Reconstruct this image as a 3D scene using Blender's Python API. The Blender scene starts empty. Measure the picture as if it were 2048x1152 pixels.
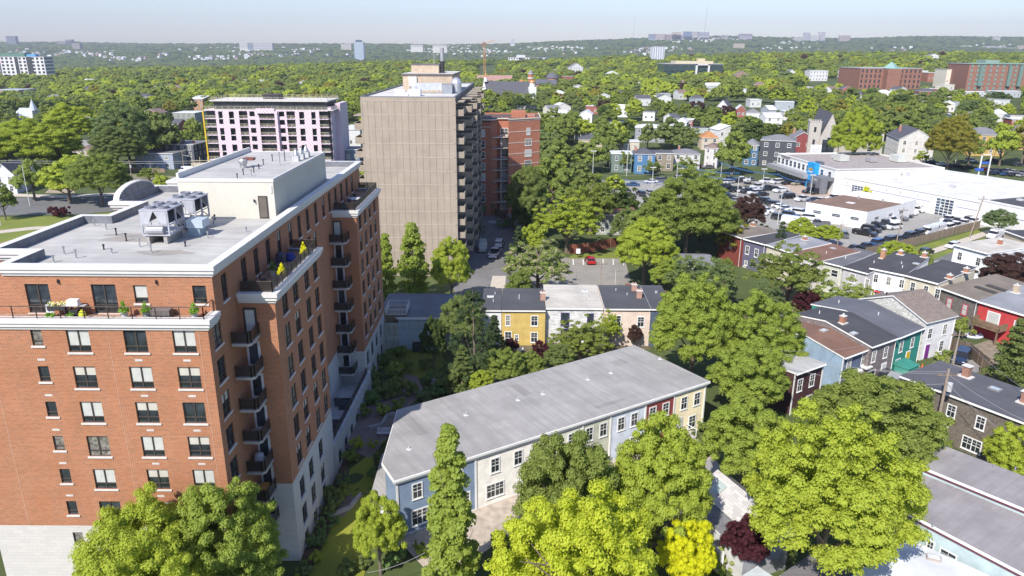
import bpy, math, random
import numpy as np
from mathutils import Vector, Matrix
R = math.radians
rnd = random.Random(7)
sc = bpy.context.scene
col = sc.collection
# ---------------------------------------------------------------- camera
FPX = 1460.0; TH = math.atan(471/FPX); ROLL = R(0.35); HC = 43.0
cam_d = bpy.data.cameras.new('camera'); cam = bpy.data.objects.new('camera', cam_d); col.objects.link(cam)
cam.matrix_world = Matrix.Translation((0, 0, HC)) @ Matrix.Rotation(math.pi/2-TH, 4, 'X') @ Matrix.Rotation(ROLL, 4, 'Z')
cam_d.sensor_width = 36; cam_d.lens = 36*FPX/2048; cam_d.clip_start = 0.5; cam_d.clip_end = 20000
sc.camera = cam
# ---------------------------------------------------------------- light
SUN_EL = 45.0
w = bpy.data.worlds.new('World'); sc.world = w; w.use_nodes = True
nt = w.node_tree; bgn = nt.nodes['Background']
sky = nt.nodes.new('ShaderNodeTexSky'); sky.sky_type = 'NISHITA'; sky.sun_disc = False
sky.sun_elevation = R(SUN_EL); sky.sun_rotation = R(209); sky.altitude = 50; sky.air_density = 1.1; sky.dust_density = 0.6; sky.ozone_density = 4.0
wb = nt.nodes.new('ShaderNodeMix'); wb.data_type = 'RGBA'; wb.blend_type = 'MULTIPLY'; wb.inputs[0].default_value = 1; wb.inputs[7].default_value = (.95, .91, 1.03, 1)   # white balance of the sky
nt.links.new(sky.outputs[0], wb.inputs[6]); nt.links.new(wb.outputs[2], bgn.inputs[0]); bgn.inputs[1].default_value = 0.13
sl = bpy.data.lights.new('sun', 'SUN'); sl.energy = 4.6; sl.angle = R(0.5); sl.color = (1.0, 0.94, 0.85)
so = bpy.data.objects.new('sun', sl); col.objects.link(so)
ce = math.cos(R(SUN_EL)); LD = Vector((0.485*ce, 0.875*ce, -math.sin(R(SUN_EL))))
so.rotation_euler = LD.to_track_quat('-Z', 'Y').to_euler(); so.location = (-60, -60, 160)
sc.view_settings.view_transform = 'Standard'; sc.view_settings.look = 'None'
sc.view_settings.exposure = 0.5; sc.view_settings.gamma = 1
sc.render.engine = 'CYCLES'; sc.render.resolution_x = 1024; sc.render.resolution_y = 576
try:
    sc.cycles.max_bounces = 6; sc.cycles.transparent_max_bounces = 6; sc.cycles.volume_bounces = 0
except Exception: pass
# ---------------------------------------------------------------- pixel <-> place
def ray(px, py):
    u = (px-1024)/FPX; v = (576-py)/FPX; c, s = math.cos(ROLL), math.sin(ROLL)
    a = u*c-v*s; b = u*s+v*c
    return a, math.cos(TH)+b*math.sin(TH), -math.sin(TH)+b*math.cos(TH)
def G(px, py, z=0.0):
    x, y, k = ray(px, py); t = (z-HC)/k
    return Vector((x*t, y*t, z))
def GY(px, py, Y):
    x, y, k = ray(px, py); t = Y/y
    return Vector((x*t, Y, HC+k*t))
def pix(X, Y, Z):
    z = Z-HC; d = Y*math.cos(TH)-z*math.sin(TH)
    b = (Y*math.sin(TH)+z*math.cos(TH))/d; a = X/d; c, s = math.cos(ROLL), math.sin(ROLL)
    return 1024+(a*c+b*s)*FPX, 576-(-a*s+b*c)*FPX
# terrain: flat near, climbing to the right, a valley, then the far ridge
EDGE = [(-0.9,-.0235),(-.674,-.0227),(-.542,-.0206),(-.337,-.0163),(-.214,-.0112),(-.083,-.0086),(.048,-.0059),(.145,-.0010),(.243,.0008),(.331,.0038),(.664,.0070),(.9,.008)]
RIDGE = [(-.9,.009),(-.667,.0091),(-.570,.0097),(-.473,.0084),(-.335,.0092),(-.173,.0101),(-.083,.0094),(-.002,.0111),(.060,.0146),(.112,.0167),(.177,.0195),(.274,.0225),(.329,.0210),(.436,.0204),(.526,.0234),(.661,.0229),(.9,.023)]
def tab(T, t):
    if t <= T[0][0]: return T[0][1]
    for (a, b), (c, d) in zip(T, T[1:]):
        if t <= c: return b+(d-b)*(t-a)/(c-a)
    return T[-1][1]
def sst(x): x = max(0, min(1, x)); return x*x*(3-2*x)
def gz(x, y):
    y = max(y, 1.0); t = x/y
    e = max(-12, HC+1500*tab(EDGE, t)-11)
    if y < 260:
        dip = -1.0*sst((18-math.hypot(x+24, y-60))/8.0)
        return dip
    if y < 1500: return e*(y-260)/1240
    v = -35
    if y < 2300: return e+(v-e)*sst((y-1500)/800)
    if y < 2700: return v
    rz = HC+6800*tab(RIDGE, t)-9
    s = min(1, (y-2700)/4100)
    bump = 13*math.sin(x*.0031+y*.0017)*math.sin(y*.0043+1)*s*(1-s)*4
    if y <= 6800: return v+(rz-v)*(0.62*s+0.38*s*s)+bump
    return rz-(y-6800)*0.1
def GT(px, py):
    z = 0
    for i in range(60):
        p = G(px, py, z); z += (gz(p.x, p.y)-z)*0.5
    return Vector((p.x, p.y, gz(p.x, p.y)))
# ---------------------------------------------------------------- objects
def tag(o, label=None, cat=None, group=None, kind=None):
    if label: o['label'] = label
    if cat: o['category'] = cat
    if group: o['group'] = group
    if kind: o['kind'] = kind
    return o
def empty(name, loc, rz=0, label=None, cat=None, group=None):
    o = bpy.data.objects.new(name, None); o.empty_display_size = 0.3; col.objects.link(o)
    o.location = loc; o.rotation_euler.z = rz
    return tag(o, label, cat, group)
def link(name, me, parent=None, loc=(0,0,0), rz=0):
    o = bpy.data.objects.new(name, me); col.objects.link(o)
    if parent: o.parent = parent
    o.location = loc; o.rotation_euler.z = rz
    return o
def copy_tree(o, parent=None):
    c = o.copy(); col.objects.link(c)
    if parent: c.parent = parent
    for ch in list(o.children): copy_tree(ch, c)
    return c
class MB:
    def __init__(s): s.v = []; s.f = []; s.m = []
    def face(s, pts, mi=0):
        n = len(s.v); s.v += [tuple(p) for p in pts]; s.f.append(tuple(range(n, n+len(pts)))); s.m.append(mi)
    def prism(s, poly, z0, z1, mi=0, mt=None, bottom=True):
        n = len(poly); k = len(s.v); mt = mi if mt is None else mt
        f0 = z0 if callable(z0) else (lambda p: z0); f1 = z1 if callable(z1) else (lambda p: z1)
        s.v += [(p[0], p[1], f0(p)) for p in poly]+[(p[0], p[1], f1(p)) for p in poly]
        for i in range(n):
            j = (i+1) % n; s.f.append((k+i, k+j, k+n+j, k+n+i)); s.m.append(mi)
        s.f.append(tuple(range(k+n, k+2*n))); s.m.append(mt)
        if bottom: s.f.append(tuple(range(k+n-1, k-1, -1))); s.m.append(mi)
    def box(s, x0, y0, z0, x1, y1, z1, mi=0, mt=None):
        s.prism([(x0,y0),(x1,y0),(x1,y1),(x0,y1)], z0, z1, mi, mt)
    def cyl(s, x, y, z0, z1, r0, r1=None, n=10, mi=0, mt=None):
        r1 = r0 if r1 is None else r1; k = len(s.v)
        for z, r in ((z0, r0), (z1, r1)):
            s.v += [(x+r*math.cos(2*math.pi*i/n), y+r*math.sin(2*math.pi*i/n), z) for i in range(n)]
        for i in range(n):
            j = (i+1) % n; s.f.append((k+i, k+j, k+n+j, k+n+i)); s.m.append(mi)
        s.f.append(tuple(range(k+n, k+2*n))); s.m.append(mi if mt is None else mt)
    def lathe(s, x, y, prof, n=14, mi=0):
        k = len(s.v)
        for r, z in prof: s.v += [(x+r*math.cos(2*math.pi*i/n), y+r*math.sin(2*math.pi*i/n), z) for i in range(n)]
        for a in range(len(prof)-1):
            for i in range(n):
                j = (i+1) % n; s.f.append((k+a*n+i, k+a*n+j, k+(a+1)*n+j, k+(a+1)*n+i)); s.m.append(mi)
    def tube(s, p0, p1, r0, r1=None, n=6, mi=0):
        r1 = r0 if r1 is None else r1
        p0 = Vector(p0); p1 = Vector(p1); d = (p1-p0)
        if d.length < 1e-6: return
        d.normalize(); u = d.orthogonal().normalized(); w_ = d.cross(u); k = len(s.v)
        for p, r in ((p0, r0), (p1, r1)):
            for i in range(n):
                a = 2*math.pi*i/n; s.v.append(tuple(p+u*(r*math.cos(a))+w_*(r*math.sin(a))))
        for i in range(n):
            j = (i+1) % n; s.f.append((k+i, k+j, k+n+j, k+n+i)); s.m.append(mi)
        s.f.append(tuple(range(k+n, k+2*n))); s.m.append(mi)
        s.f.append(tuple(range(k+n-1, k-1, -1))); s.m.append(mi)
    def add(s, o, M=None):
        k = len(s.v)
        s.v += [tuple(M @ Vector(p)) for p in o.v] if M else list(o.v)
        s.f += [tuple(i+k for i in f) for f in o.f]; s.m += list(o.m)
    def mesh(s, name, mats, smooth=False):
        me = bpy.data.meshes.new(name); me.from_pydata(s.v, [], s.f)
        for m in mats: me.materials.append(m)
        me.polygons.foreach_set('material_index', s.m)
        if smooth: me.polygons.foreach_set('use_smooth', [True]*len(s.f))
        me.update(); return me
    def build(s, name, mats, parent=None, loc=(0,0,0), rz=0, smooth=False):
        if not isinstance(mats, (list, tuple)): mats = [mats]
        return link(name, s.mesh(name, mats, smooth), parent, loc, rz)
# ---------------------------------------------------------------- materials
MATS = {}
class NB:
    def __init__(s, name):
        s.m = bpy.data.materials.new(name); s.m.use_nodes = True; s.t = s.m.node_tree
        s.b = s.t.nodes['Principled BSDF']; s.tc = s.t.nodes.new('ShaderNodeTexCoord')
    def n(s, typ, **k):
        o = s.t.nodes.new('ShaderNode'+typ)
        for a, v in k.items():
            if a in o.inputs.keys(): o.inputs[a].default_value = v
            else: setattr(o, a, v)
        return o
    def l(s, a, b): s.t.links.new(a, b)
    def math(s, op, a, b=None):
        o = s.n('Math', operation=op)
        for i, x in enumerate((a, b)):
            if x is None: continue
            if isinstance(x, (int, float)): o.inputs[i].default_value = x
            else: s.l(x, o.inputs[i])
        return o.outputs[0]
    def noise(s, scale, detail=3, vec=None, stretch=None, rough=.55):
        o = s.n('TexNoise'); o.inputs['Scale'].default_value = scale; o.inputs['Detail'].default_value = detail; o.inputs['Roughness'].default_value = rough
        v = vec or s.tc.outputs['Object']
        if stretch:
            mp = s.n('Mapping'); mp.inputs['Scale'].default_value = stretch[:3]
            if len(stretch) > 3: mp.inputs['Rotation'].default_value = (0, 0, stretch[3])
            s.l(v, mp.inputs[0]); v = mp.outputs[0]
        s.l(v, o.inputs[0]); return o.outputs[0]
    def ramp(s, fac, stops):
        o = s.n('ValToRGB'); e = o.color_ramp.elements
        while len(e) < len(stops): e.new(0.5)
        for i, (p, c) in enumerate(stops):
            e[i].position = p; e[i].color = (*c, 1) if len(c) == 3 else c
        s.l(fac, o.inputs[0]); return o.outputs[0]
    def mix(s, fac, a, b, mode='MIX'):
        o = s.n('Mix', data_type='RGBA', blend_type=mode)
        for i, x in ((0, fac), (6, a), (7, b)):
            if isinstance(x, (int, float)): o.inputs[i].default_value = x
            elif isinstance(x, tuple): o.inputs[i].default_value = (*x, 1)
            else: s.l(x, o.inputs[i])
        return o.outputs[2]
    def wallvec(s):
        sp = s.n('SeparateXYZ'); s.l(s.tc.outputs['Object'], sp.inputs[0])
        cb = s.n('CombineXYZ'); s.l(s.math('ADD', sp.outputs[0], sp.outputs[1]), cb.inputs[0]); s.l(sp.outputs[2], cb.inputs[1])
        return cb.outputs[0], sp.outputs[2], sp
    def bump(s, h, strength=.3, dist=.02):
        o = s.n('Bump'); o.inputs['Strength'].default_value = strength; o.inputs['Distance'].default_value = dist
        s.l(h, o.inputs['Height']); s.l(o.outputs[0], s.b.inputs['Normal'])
    def col(s, c): s.l(c, s.b.inputs['Base Color'])
def dk(c, k): return tuple(max(0, min(1, x*k)) for x in c)
def mat(kind, c, rough=.75, key=None, **k):
    key = key or (kind, c, rough, tuple(sorted(k.items())))
    if key in MATS: return MATS[key]
    b = NB(kind); b.b.inputs['Roughness'].default_value = rough
    if kind == 'plain':
        n = b.noise(k.get('scale', 1.3), 4); b.col(b.ramp(n, [(.3, dk(c, 1-k.get('var', .12))), (.7, dk(c, 1+k.get('var', .12)))]))
        b.b.inputs['Metallic'].default_value = k.get('metal', 0)
    elif kind == 'brick':
        v, z, sp = b.wallvec()
        t = b.n('TexBrick'); b.l(v, t.inputs[0])
        t.inputs['Scale'].default_value = 1; t.inputs['Brick Width'].default_value = k.get('bw', .24); t.inputs['Row Height'].default_value = k.get('bh', .1)
        t.inputs['Mortar Size'].default_value = k.get('ms', .012); t.inputs['Mortar Smooth'].default_value = .3; t.inputs['Bias'].default_value = -.1
        t.inputs['Color1'].default_value = (*dk(c, 1.14), 1); t.inputs['Color2'].default_value = (*dk(c, .76), 1)
        mc = k.get('mortar', (.42, .30, .23)); t.inputs['Mortar'].default_value = (*mc, 1)
        big = b.ramp(b.noise(.35, 5), [(.4, (0,0,0)), (.65, (1,1,1))]); st = b.ramp(b.noise(1.1, 3, stretch=(1, 1, .15)), [(.45, (0,0,0)), (.7, (1,1,1))])
        cc = b.mix(b.math('MULTIPLY', big, .3), t.outputs[0], dk(c, .78)); cc = b.mix(b.math('MULTIPLY', st, .22), cc, dk(c, 1.25)); b.col(cc)
        b.bump(t.outputs['Fac'], -.35, .01)
    elif kind == 'siding':
        v, z, sp = b.wallvec(); f = b.math('FRACT', b.math('MULTIPLY', z, 1/k.get('pitch', .15)))
        n = b.noise(.8, 4); n2 = b.noise(2.0, 3, stretch=(.3, .3, 8))
        cc = b.ramp(n, [(.35, dk(c, .84)), (.65, dk(c, 1.08))]); n2 = b.ramp(n2, [(.45, (0,0,0)), (.65, (1,1,1))]); cc = b.mix(b.math('MULTIPLY', n2, .3), cc, dk(c, .74)); b.col(cc)
        b.bump(b.math('SUBTRACT', 1, f), 1.0, .06)
    elif kind == 'vsiding':
        v, z, sp = b.wallvec(); sv = b.n('SeparateXYZ'); b.l(v, sv.inputs[0])
        f = b.math('PINGPONG', sv.outputs[0], .15); b.col(b.ramp(b.noise(.5, 4), [(.3, dk(c, .93)), (.7, dk(c, 1.04))])); b.bump(b.math('GREATER_THAN', f, .075), 1.0, .04)
    elif kind == 'shingle':
        v, z, sp = b.wallvec(); t = b.n('TexBrick'); b.l(v, t.inputs[0])
        t.inputs['Scale'].default_value = 1; t.inputs['Brick Width'].default_value = k.get('bw', .22); t.inputs['Row Height'].default_value = k.get('bh', .18)
        t.inputs['Mortar Size'].default_value = .012; t.inputs['Color1'].default_value = (*dk(c, 1.35), 1); t.inputs['Color2'].default_value = (*dk(c, .6), 1); t.inputs['Mortar'].default_value = (*dk(c, .35), 1)
        cc = b.mix(b.math('MULTIPLY', b.noise(.7, 5), .6), t.outputs[0], c); b.col(cc); b.bump(t.outputs['Fac'], -.5, .02)
    elif kind == 'roofsh':
        t = b.n('TexBrick'); b.l(b.tc.outputs['Object'], t.inputs[0]); t.inputs['Scale'].default_value = 1; t.inputs['Brick Width'].default_value = .6; t.inputs['Row Height'].default_value = .25
        t.inputs['Mortar Size'].default_value = .01; t.inputs['Color1'].default_value = (*dk(c, 1.2), 1); t.inputs['Color2'].default_value = (*dk(c, .8), 1); t.inputs['Mortar'].default_value = (*dk(c, .6), 1)
        b.col(b.mix(b.math('MULTIPLY', b.noise(.5, 5), .5), t.outputs[0], dk(c, .85)))
    elif kind == 'roof':
        a = k.get('ang', 0)
        mq = b.n('Mapping'); mq.inputs['Rotation'].default_value = (0, 0, a); b.l(b.tc.outputs['Object'], mq.inputs[0])
        n1 = b.noise(.25, 6, rough=.65); n2 = b.noise(1.0, 5, vec=mq.outputs[0], stretch=(.12, 1.6, 1)); n3 = b.noise(14, 2)
        cc = b.ramp(n1, [(.36, dk(c, .80)), (.62, dk(c, 1.09))]); f2 = b.ramp(n2, [(.42, (0,0,0)), (.66, (1,1,1))]); cc = b.mix(b.math('MULTIPLY', f2, k.get('st', .4)), cc, dk(c, .66)); cc = b.mix(b.math('MULTIPLY', n3, .12), cc, dk(c, 1.25))
        mp = b.n('Mapping'); mp.inputs['Rotation'].default_value = (0, 0, a); b.l(b.tc.outputs['Object'], mp.inputs[0]); sp = b.n('SeparateXYZ'); b.l(mp.outputs[0], sp.inputs[0])
        seam = b.math('LESS_THAN', b.math('FRACT', b.math('MULTIPLY', sp.outputs[1], 1/k.get('seam', 1.0))), .05)
        cc = b.mix(b.math('MULTIPLY', seam, k.get('sf', .35)), cc, dk(c, .62)); b.col(cc)
        b.bump(seam, .4, .02)
    elif kind == 'metalroof':
        b.col(b.ramp(b.noise(.4, 4), [(.3, dk(c, .9)), (.7, dk(c, 1.1))])); sp = b.n('SeparateXYZ'); b.l(b.tc.outputs['Object'], sp.inputs[0])
        b.bump(b.math('LESS_THAN', b.math('FRACT', b.math('MULTIPLY', sp.outputs[0], 1.6)), .1), .6, .04)
    elif kind == 'panel':
        v, z, sp = b.wallvec(); n2 = b.noise(1.3, 4, stretch=(3, 3, .25)); rib = b.math('FRACT', b.math('MULTIPLY', b.math('ADD', sp.outputs[0], sp.outputs[1]), 6.5))
        cc = b.ramp(b.noise(.35, 5), [(.25, dk(c, .84)), (.75, dk(c, 1.1))]); f2 = b.ramp(n2, [(.45, (0,0,0)), (.7, (1,1,1))]); cc = b.mix(b.math('MULTIPLY', f2, .35), cc, dk(c, .76)); b.col(cc)
        b.bump(b.math('PINGPONG', rib, .5), .5, .02)
    elif kind == 'block':
        v, z, sp = b.wallvec(); t = b.n('TexBrick'); b.l(v, t.inputs[0]); t.inputs['Scale'].default_value = 1; t.inputs['Brick Width'].default_value = .8; t.inputs['Row Height'].default_value = .3
        t.inputs['Mortar Size'].default_value = .012; t.inputs['Color1'].default_value = (*dk(c, 1.04), 1); t.inputs['Color2'].default_value = (*dk(c, .92), 1); t.inputs['Mortar'].default_value = (*dk(c, .75), 1)
        b.col(b.mix(b.math('MULTIPLY', b.noise(.8, 5), .5), t.outputs[0], dk(c, .88)))
    elif kind == 'wrap':   # printed house wrap: pink diagonal print on white sheathing
        v, z, sp = b.wallvec(); sv = b.n('SeparateXYZ'); b.l(v, sv.inputs[0])
        a1 = b.math('ADD', sv.outputs[0], b.math('MULTIPLY', sv.outputs[1], .8)); rows = b.math('LESS_THAN', b.math('FRACT', b.math('MULTIPLY', a1, .8)), .5)
        a2 = b.math('SUBTRACT', sv.outputs[1], b.math('MULTIPLY', sv.outputs[0], .4)); dots = b.math('LESS_THAN', b.math('FRACT', b.math('MULTIPLY', a2, 1.6)), .45)
        b.col(b.mix(b.math('MULTIPLY', b.math('MULTIPLY', rows, dots), .9), c, (.50, .17, .32)))
    elif kind == 'asphalt':
        n = b.noise(.12, 6, rough=.65); n2 = b.noise(9, 3); n3 = b.noise(.6, 5)
        cc = b.ramp(n, [(.3, dk(c, .82)), (.7, dk(c, 1.18))]); cc = b.mix(b.math('MULTIPLY', n2, .25), cc, dk(c, 1.4))
        vo = b.n('TexVoronoi', feature='DISTANCE_TO_EDGE'); vo.inputs['Scale'].default_value = .22; b.l(b.tc.outputs['Object'], vo.inputs[0])
        cr = b.math('LESS_THAN', b.math('ADD', vo.outputs[0], b.math('MULTIPLY', n3, .05)), .035); b.col(b.mix(b.math('MULTIPLY', cr, .5), cc, dk(c, .5)))
    elif kind == 'grass':
        n = b.noise(.15, 5, rough=.6); n2 = b.noise(4, 4); cc = b.ramp(n, [(.3, dk(c, .8)), (.7, (c[0]*1.35, c[1]*1.15, c[2]))]); b.col(b.mix(b.math('MULTIPLY', n2, .5), cc, dk(c, .6)))
    elif kind == 'paving':
        t = b.n('TexBrick'); b.l(b.tc.outputs['Object'], t.inputs[0]); t.inputs['Scale'].default_value = 1; t.inputs['Brick Width'].default_value = .5; t.inputs['Row Height'].default_value = .25; t.inputs['Mortar Size'].default_value = .012
        t.inputs['Color1'].default_value = (*dk(c, 1.1), 1); t.inputs['Color2'].default_value = (*dk(c, .85), 1); t.inputs['Mortar'].default_value = (*dk(c, .6), 1); b.col(t.outputs[0])
    elif kind == 'planks':
        v, z, sp = b.wallvec(); sv = b.n('SeparateXYZ'); b.l(v, sv.inputs[0]); f = b.math('FRACT', b.math('MULTIPLY', sv.outputs[0], 6))
        wn = b.n('TexWhiteNoise', noise_dimensions='1D'); b.l(b.math('FLOOR', b.math('MULTIPLY', sv.outputs[0], 6)), wn.inputs['W'])
        cc = b.ramp(wn.outputs[0], [(0, dk(c, .75)), (1, dk(c, 1.2))]); b.col(b.mix(b.math('LESS_THAN', f, .12), cc, dk(c, .3)))
    elif kind == 'glass':
        b.b.inputs['Base Color'].default_value = (*c, 1); b.b.inputs['Roughness'].default_value = rough; b.b.inputs['Specular IOR Level'].default_value = .9
        n = b.noise(.45, 2); b.col(b.ramp(n, [(.4, dk(c, .5)), (.62, dk(c, 1.5))]))
    elif kind == 'paint':
        oi = b.n('ObjectInfo'); b.b.inputs['Base Color'].default_value = (*c, 1); b.b.inputs['Roughness'].default_value = .25; b.b.inputs['Coat Weight'].default_value = .6; b.b.inputs['Metallic'].default_value = k.get('metal', .1)
    elif kind == 'mesh':
        b.b.inputs['Base Color'].default_value = (*c, 1); b.b.inputs['Roughness'].default_value = .35; b.b.inputs['Alpha'].default_value = k.get('alpha', .8)
    elif kind == 'leaf':
        oi = b.n('ObjectInfo'); n = b.noise(.9, 2); n2 = b.noise(5.0, 2)
        hv = k.get('hv', .07); c = dk(c, 2.15); ca = (c[0]*(1+hv*1.3), c[1]*(1+hv*1.1), c[2]); cb_ = (c[0]*(1-hv*1.3), c[1]*(1-hv*.7), c[2]*1.1)
        cc = b.ramp(oi.outputs['Random'], [(0, cb_), (1, ca)])
        cc = b.mix(b.math('MULTIPLY', n, .55), cc, (c[0]*1.35, c[1]*1.2, c[2]*.9)); cc = b.mix(b.math('MULTIPLY', n2, .3), cc, dk(c, .6))
        if 'fl' in k:
            vo = b.n('TexVoronoi'); vo.inputs['Scale'].default_value = k.get('fs', 2.2); b.l(b.tc.outputs['Object'], vo.inputs[0]); cc = b.mix(b.math('LESS_THAN', vo.outputs[0], k.get('fr', .3)), cc, k['fl'])
        b.col(cc); b.b.inputs['Roughness'].default_value = .6; b.b.inputs['Specular IOR Level'].default_value = .25
        tr = b.n('BsdfTranslucent'); tc2 = b.mix(.5, cc, (min(.9, c[0]*1.6), min(.9, c[1]*1.6), c[2]*.7)); b.l(tc2, tr.inputs[0])
        ms = b.n('MixShader'); ms.inputs[0].default_value = .5; b.l(b.b.outputs[0], ms.inputs[1]); b.l(tr.outputs[0], ms.inputs[2])
        b.l(ms.outputs[0], b.t.nodes['Material Output'].inputs[0])
    MATS[key] = b.m; b.m.name = k.get('nm', kind); return b.m
P_ = lambda c, r=.7, **k: mat('plain', c, r, **k)
WHITE = P_((.78,.78,.76), .6); TRIM = P_((.75,.75,.73), .6, var=.05); DARK = P_((.03,.03,.035), .5); STEEL = P_((.42,.43,.44), .4, metal=.6); CONC = P_((.40,.38,.35), .85, var=.2)
GLASS = mat('glass', (.035,.045,.055), .06); GLASSB = mat('glass', (.05,.08,.12), .08, nm='glass_blue'); BLIND = P_((.50,.51,.48), .35, var=.1, nm='blind'); HALF = P_((.52,.50,.44), .35, var=.1, nm='blind_half'); FRAME = P_((.055,.045,.04), .5); CURT = P_((.20,.19,.165), .3, var=.75, scale=3.0)
WOOD = P_((.20,.14,.09), .8, var=.3); RUST = P_((.30,.13,.06), .8, var=.4)
# ---------------------------------------------------------------- windows
WM = {}
def winmesh(style, w_, h, pane):
    key = (style, round(w_, 2), round(h, 2), pane.name)
    if key in WM: return WM[key]
    f = MB(); g = MB()
    if style in ('apt', 'apts'):      # dark frame, set in a reveal, pale sill
        y = .12; t = .06
        f.box(-w_/2, y-.03, 0, w_/2, y+.05, t); f.box(-w_/2, y-.03, h-t, w_/2, y+.05, h)
        f.box(-w_/2, y-.03, t, -w_/2+t, y+.05, h-t); f.box(w_/2-t, y-.03, t, w_/2, y+.05, h-t)
        zc = h*.27
        if style == 'apt' or w_ > 1.2: f.box(-.05, y-.035, t, .05, y+.05, h-t)
        f.box(-w_/2+t, y-.032, zc-.04, w_/2-t, y+.05, zc+.04)
        f.box(-w_/2-.12, -.08, -.14, w_/2+.12, .03, -.002, 1)
        if pane in (BLIND, HALF):
            zb = zc if pane is BLIND else h*.58
            g.box(-w_/2+t, y+.02, zb, w_/2-t, y+.04, h-t, 0); g.box(-w_/2+t, y+.02, t, w_/2-t, y+.04, zb, 1)
        else: g.box(-w_/2+t, y+.02, t, w_/2-t, y+.04, h-t, 0)
        mf = [FRAME, CONCW]
    elif style == 'slot':
        f.box(-w_/2, -.03, 0, w_/2, .02, h); g.box(-w_/2+.06, -.05, .06, w_/2-.06, -.031, h-.06); mf = [DARK]
    else:
        t = .12 if style != 'thin' else .06
        f.box(-w_/2-t, -.05, -t, w_/2+t, .0, 0); f.box(-w_/2-t, -.05, h, w_/2+t, .0, h+t)
        f.box(-w_/2-t, -.05, 0, -w_/2, .0, h); f.box(w_/2, -.05, 0, w_/2+t, .0, h)
        f.box(-w_/2-t-.04, -.09, -t-.05, w_/2+t+.04, -.0, -t)
        f.box(-w_/2, -.03, h*.5-.035, w_/2, -.0, h*.5+.035)
        nx = 2 if style == 'sash' else (4 if style == 'wide' else 1)
        for i in range(1, nx): f.box(-w_/2+w_*i/nx-.02-(.03 if i*2 == nx and style == 'wide' else 0), -.028, 0, -w_/2+w_*i/nx+.02+(.03 if i*2 == nx and style == 'wide' else 0), -.001, h)
        if style in ('sash', 'wide'): f.box(-w_/2, -.028, h*.75-.015, w_/2, -.001, h*.75+.015)
        g.box(-w_/2, -.015, 0, w_/2, -.002, h); mf = [TRIM]
        if style == 'purple': mf = [P_((.06,.05,.16))]
        if style == 'redtrim': mf = [P_((.45,.05,.09))]
    WM[key] = (f.mesh('window', mf), g.mesh('pane', [pane, GLASS])); return WM[key]
CONCW = P_((.58,.56,.53), .85, var=.1)
DM = {}
def doormesh(w_, h, c):
    key = (w_, h, c)
    if key not in DM:
        f = MB(); f.box(-w_/2-.12, -.06, 0, w_/2+.12, 0, h+.15, 1); f.box(-w_/2, -.09, .02, w_/2, -.061, h, 0); f.box(w_/2-.14, -.15, h*.45, w_/2-.08, -.091, h*.5, 2)
        DM[key] = f.mesh('door', [P_(c, .4), TRIM, STEEL])
    return DM[key]
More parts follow.
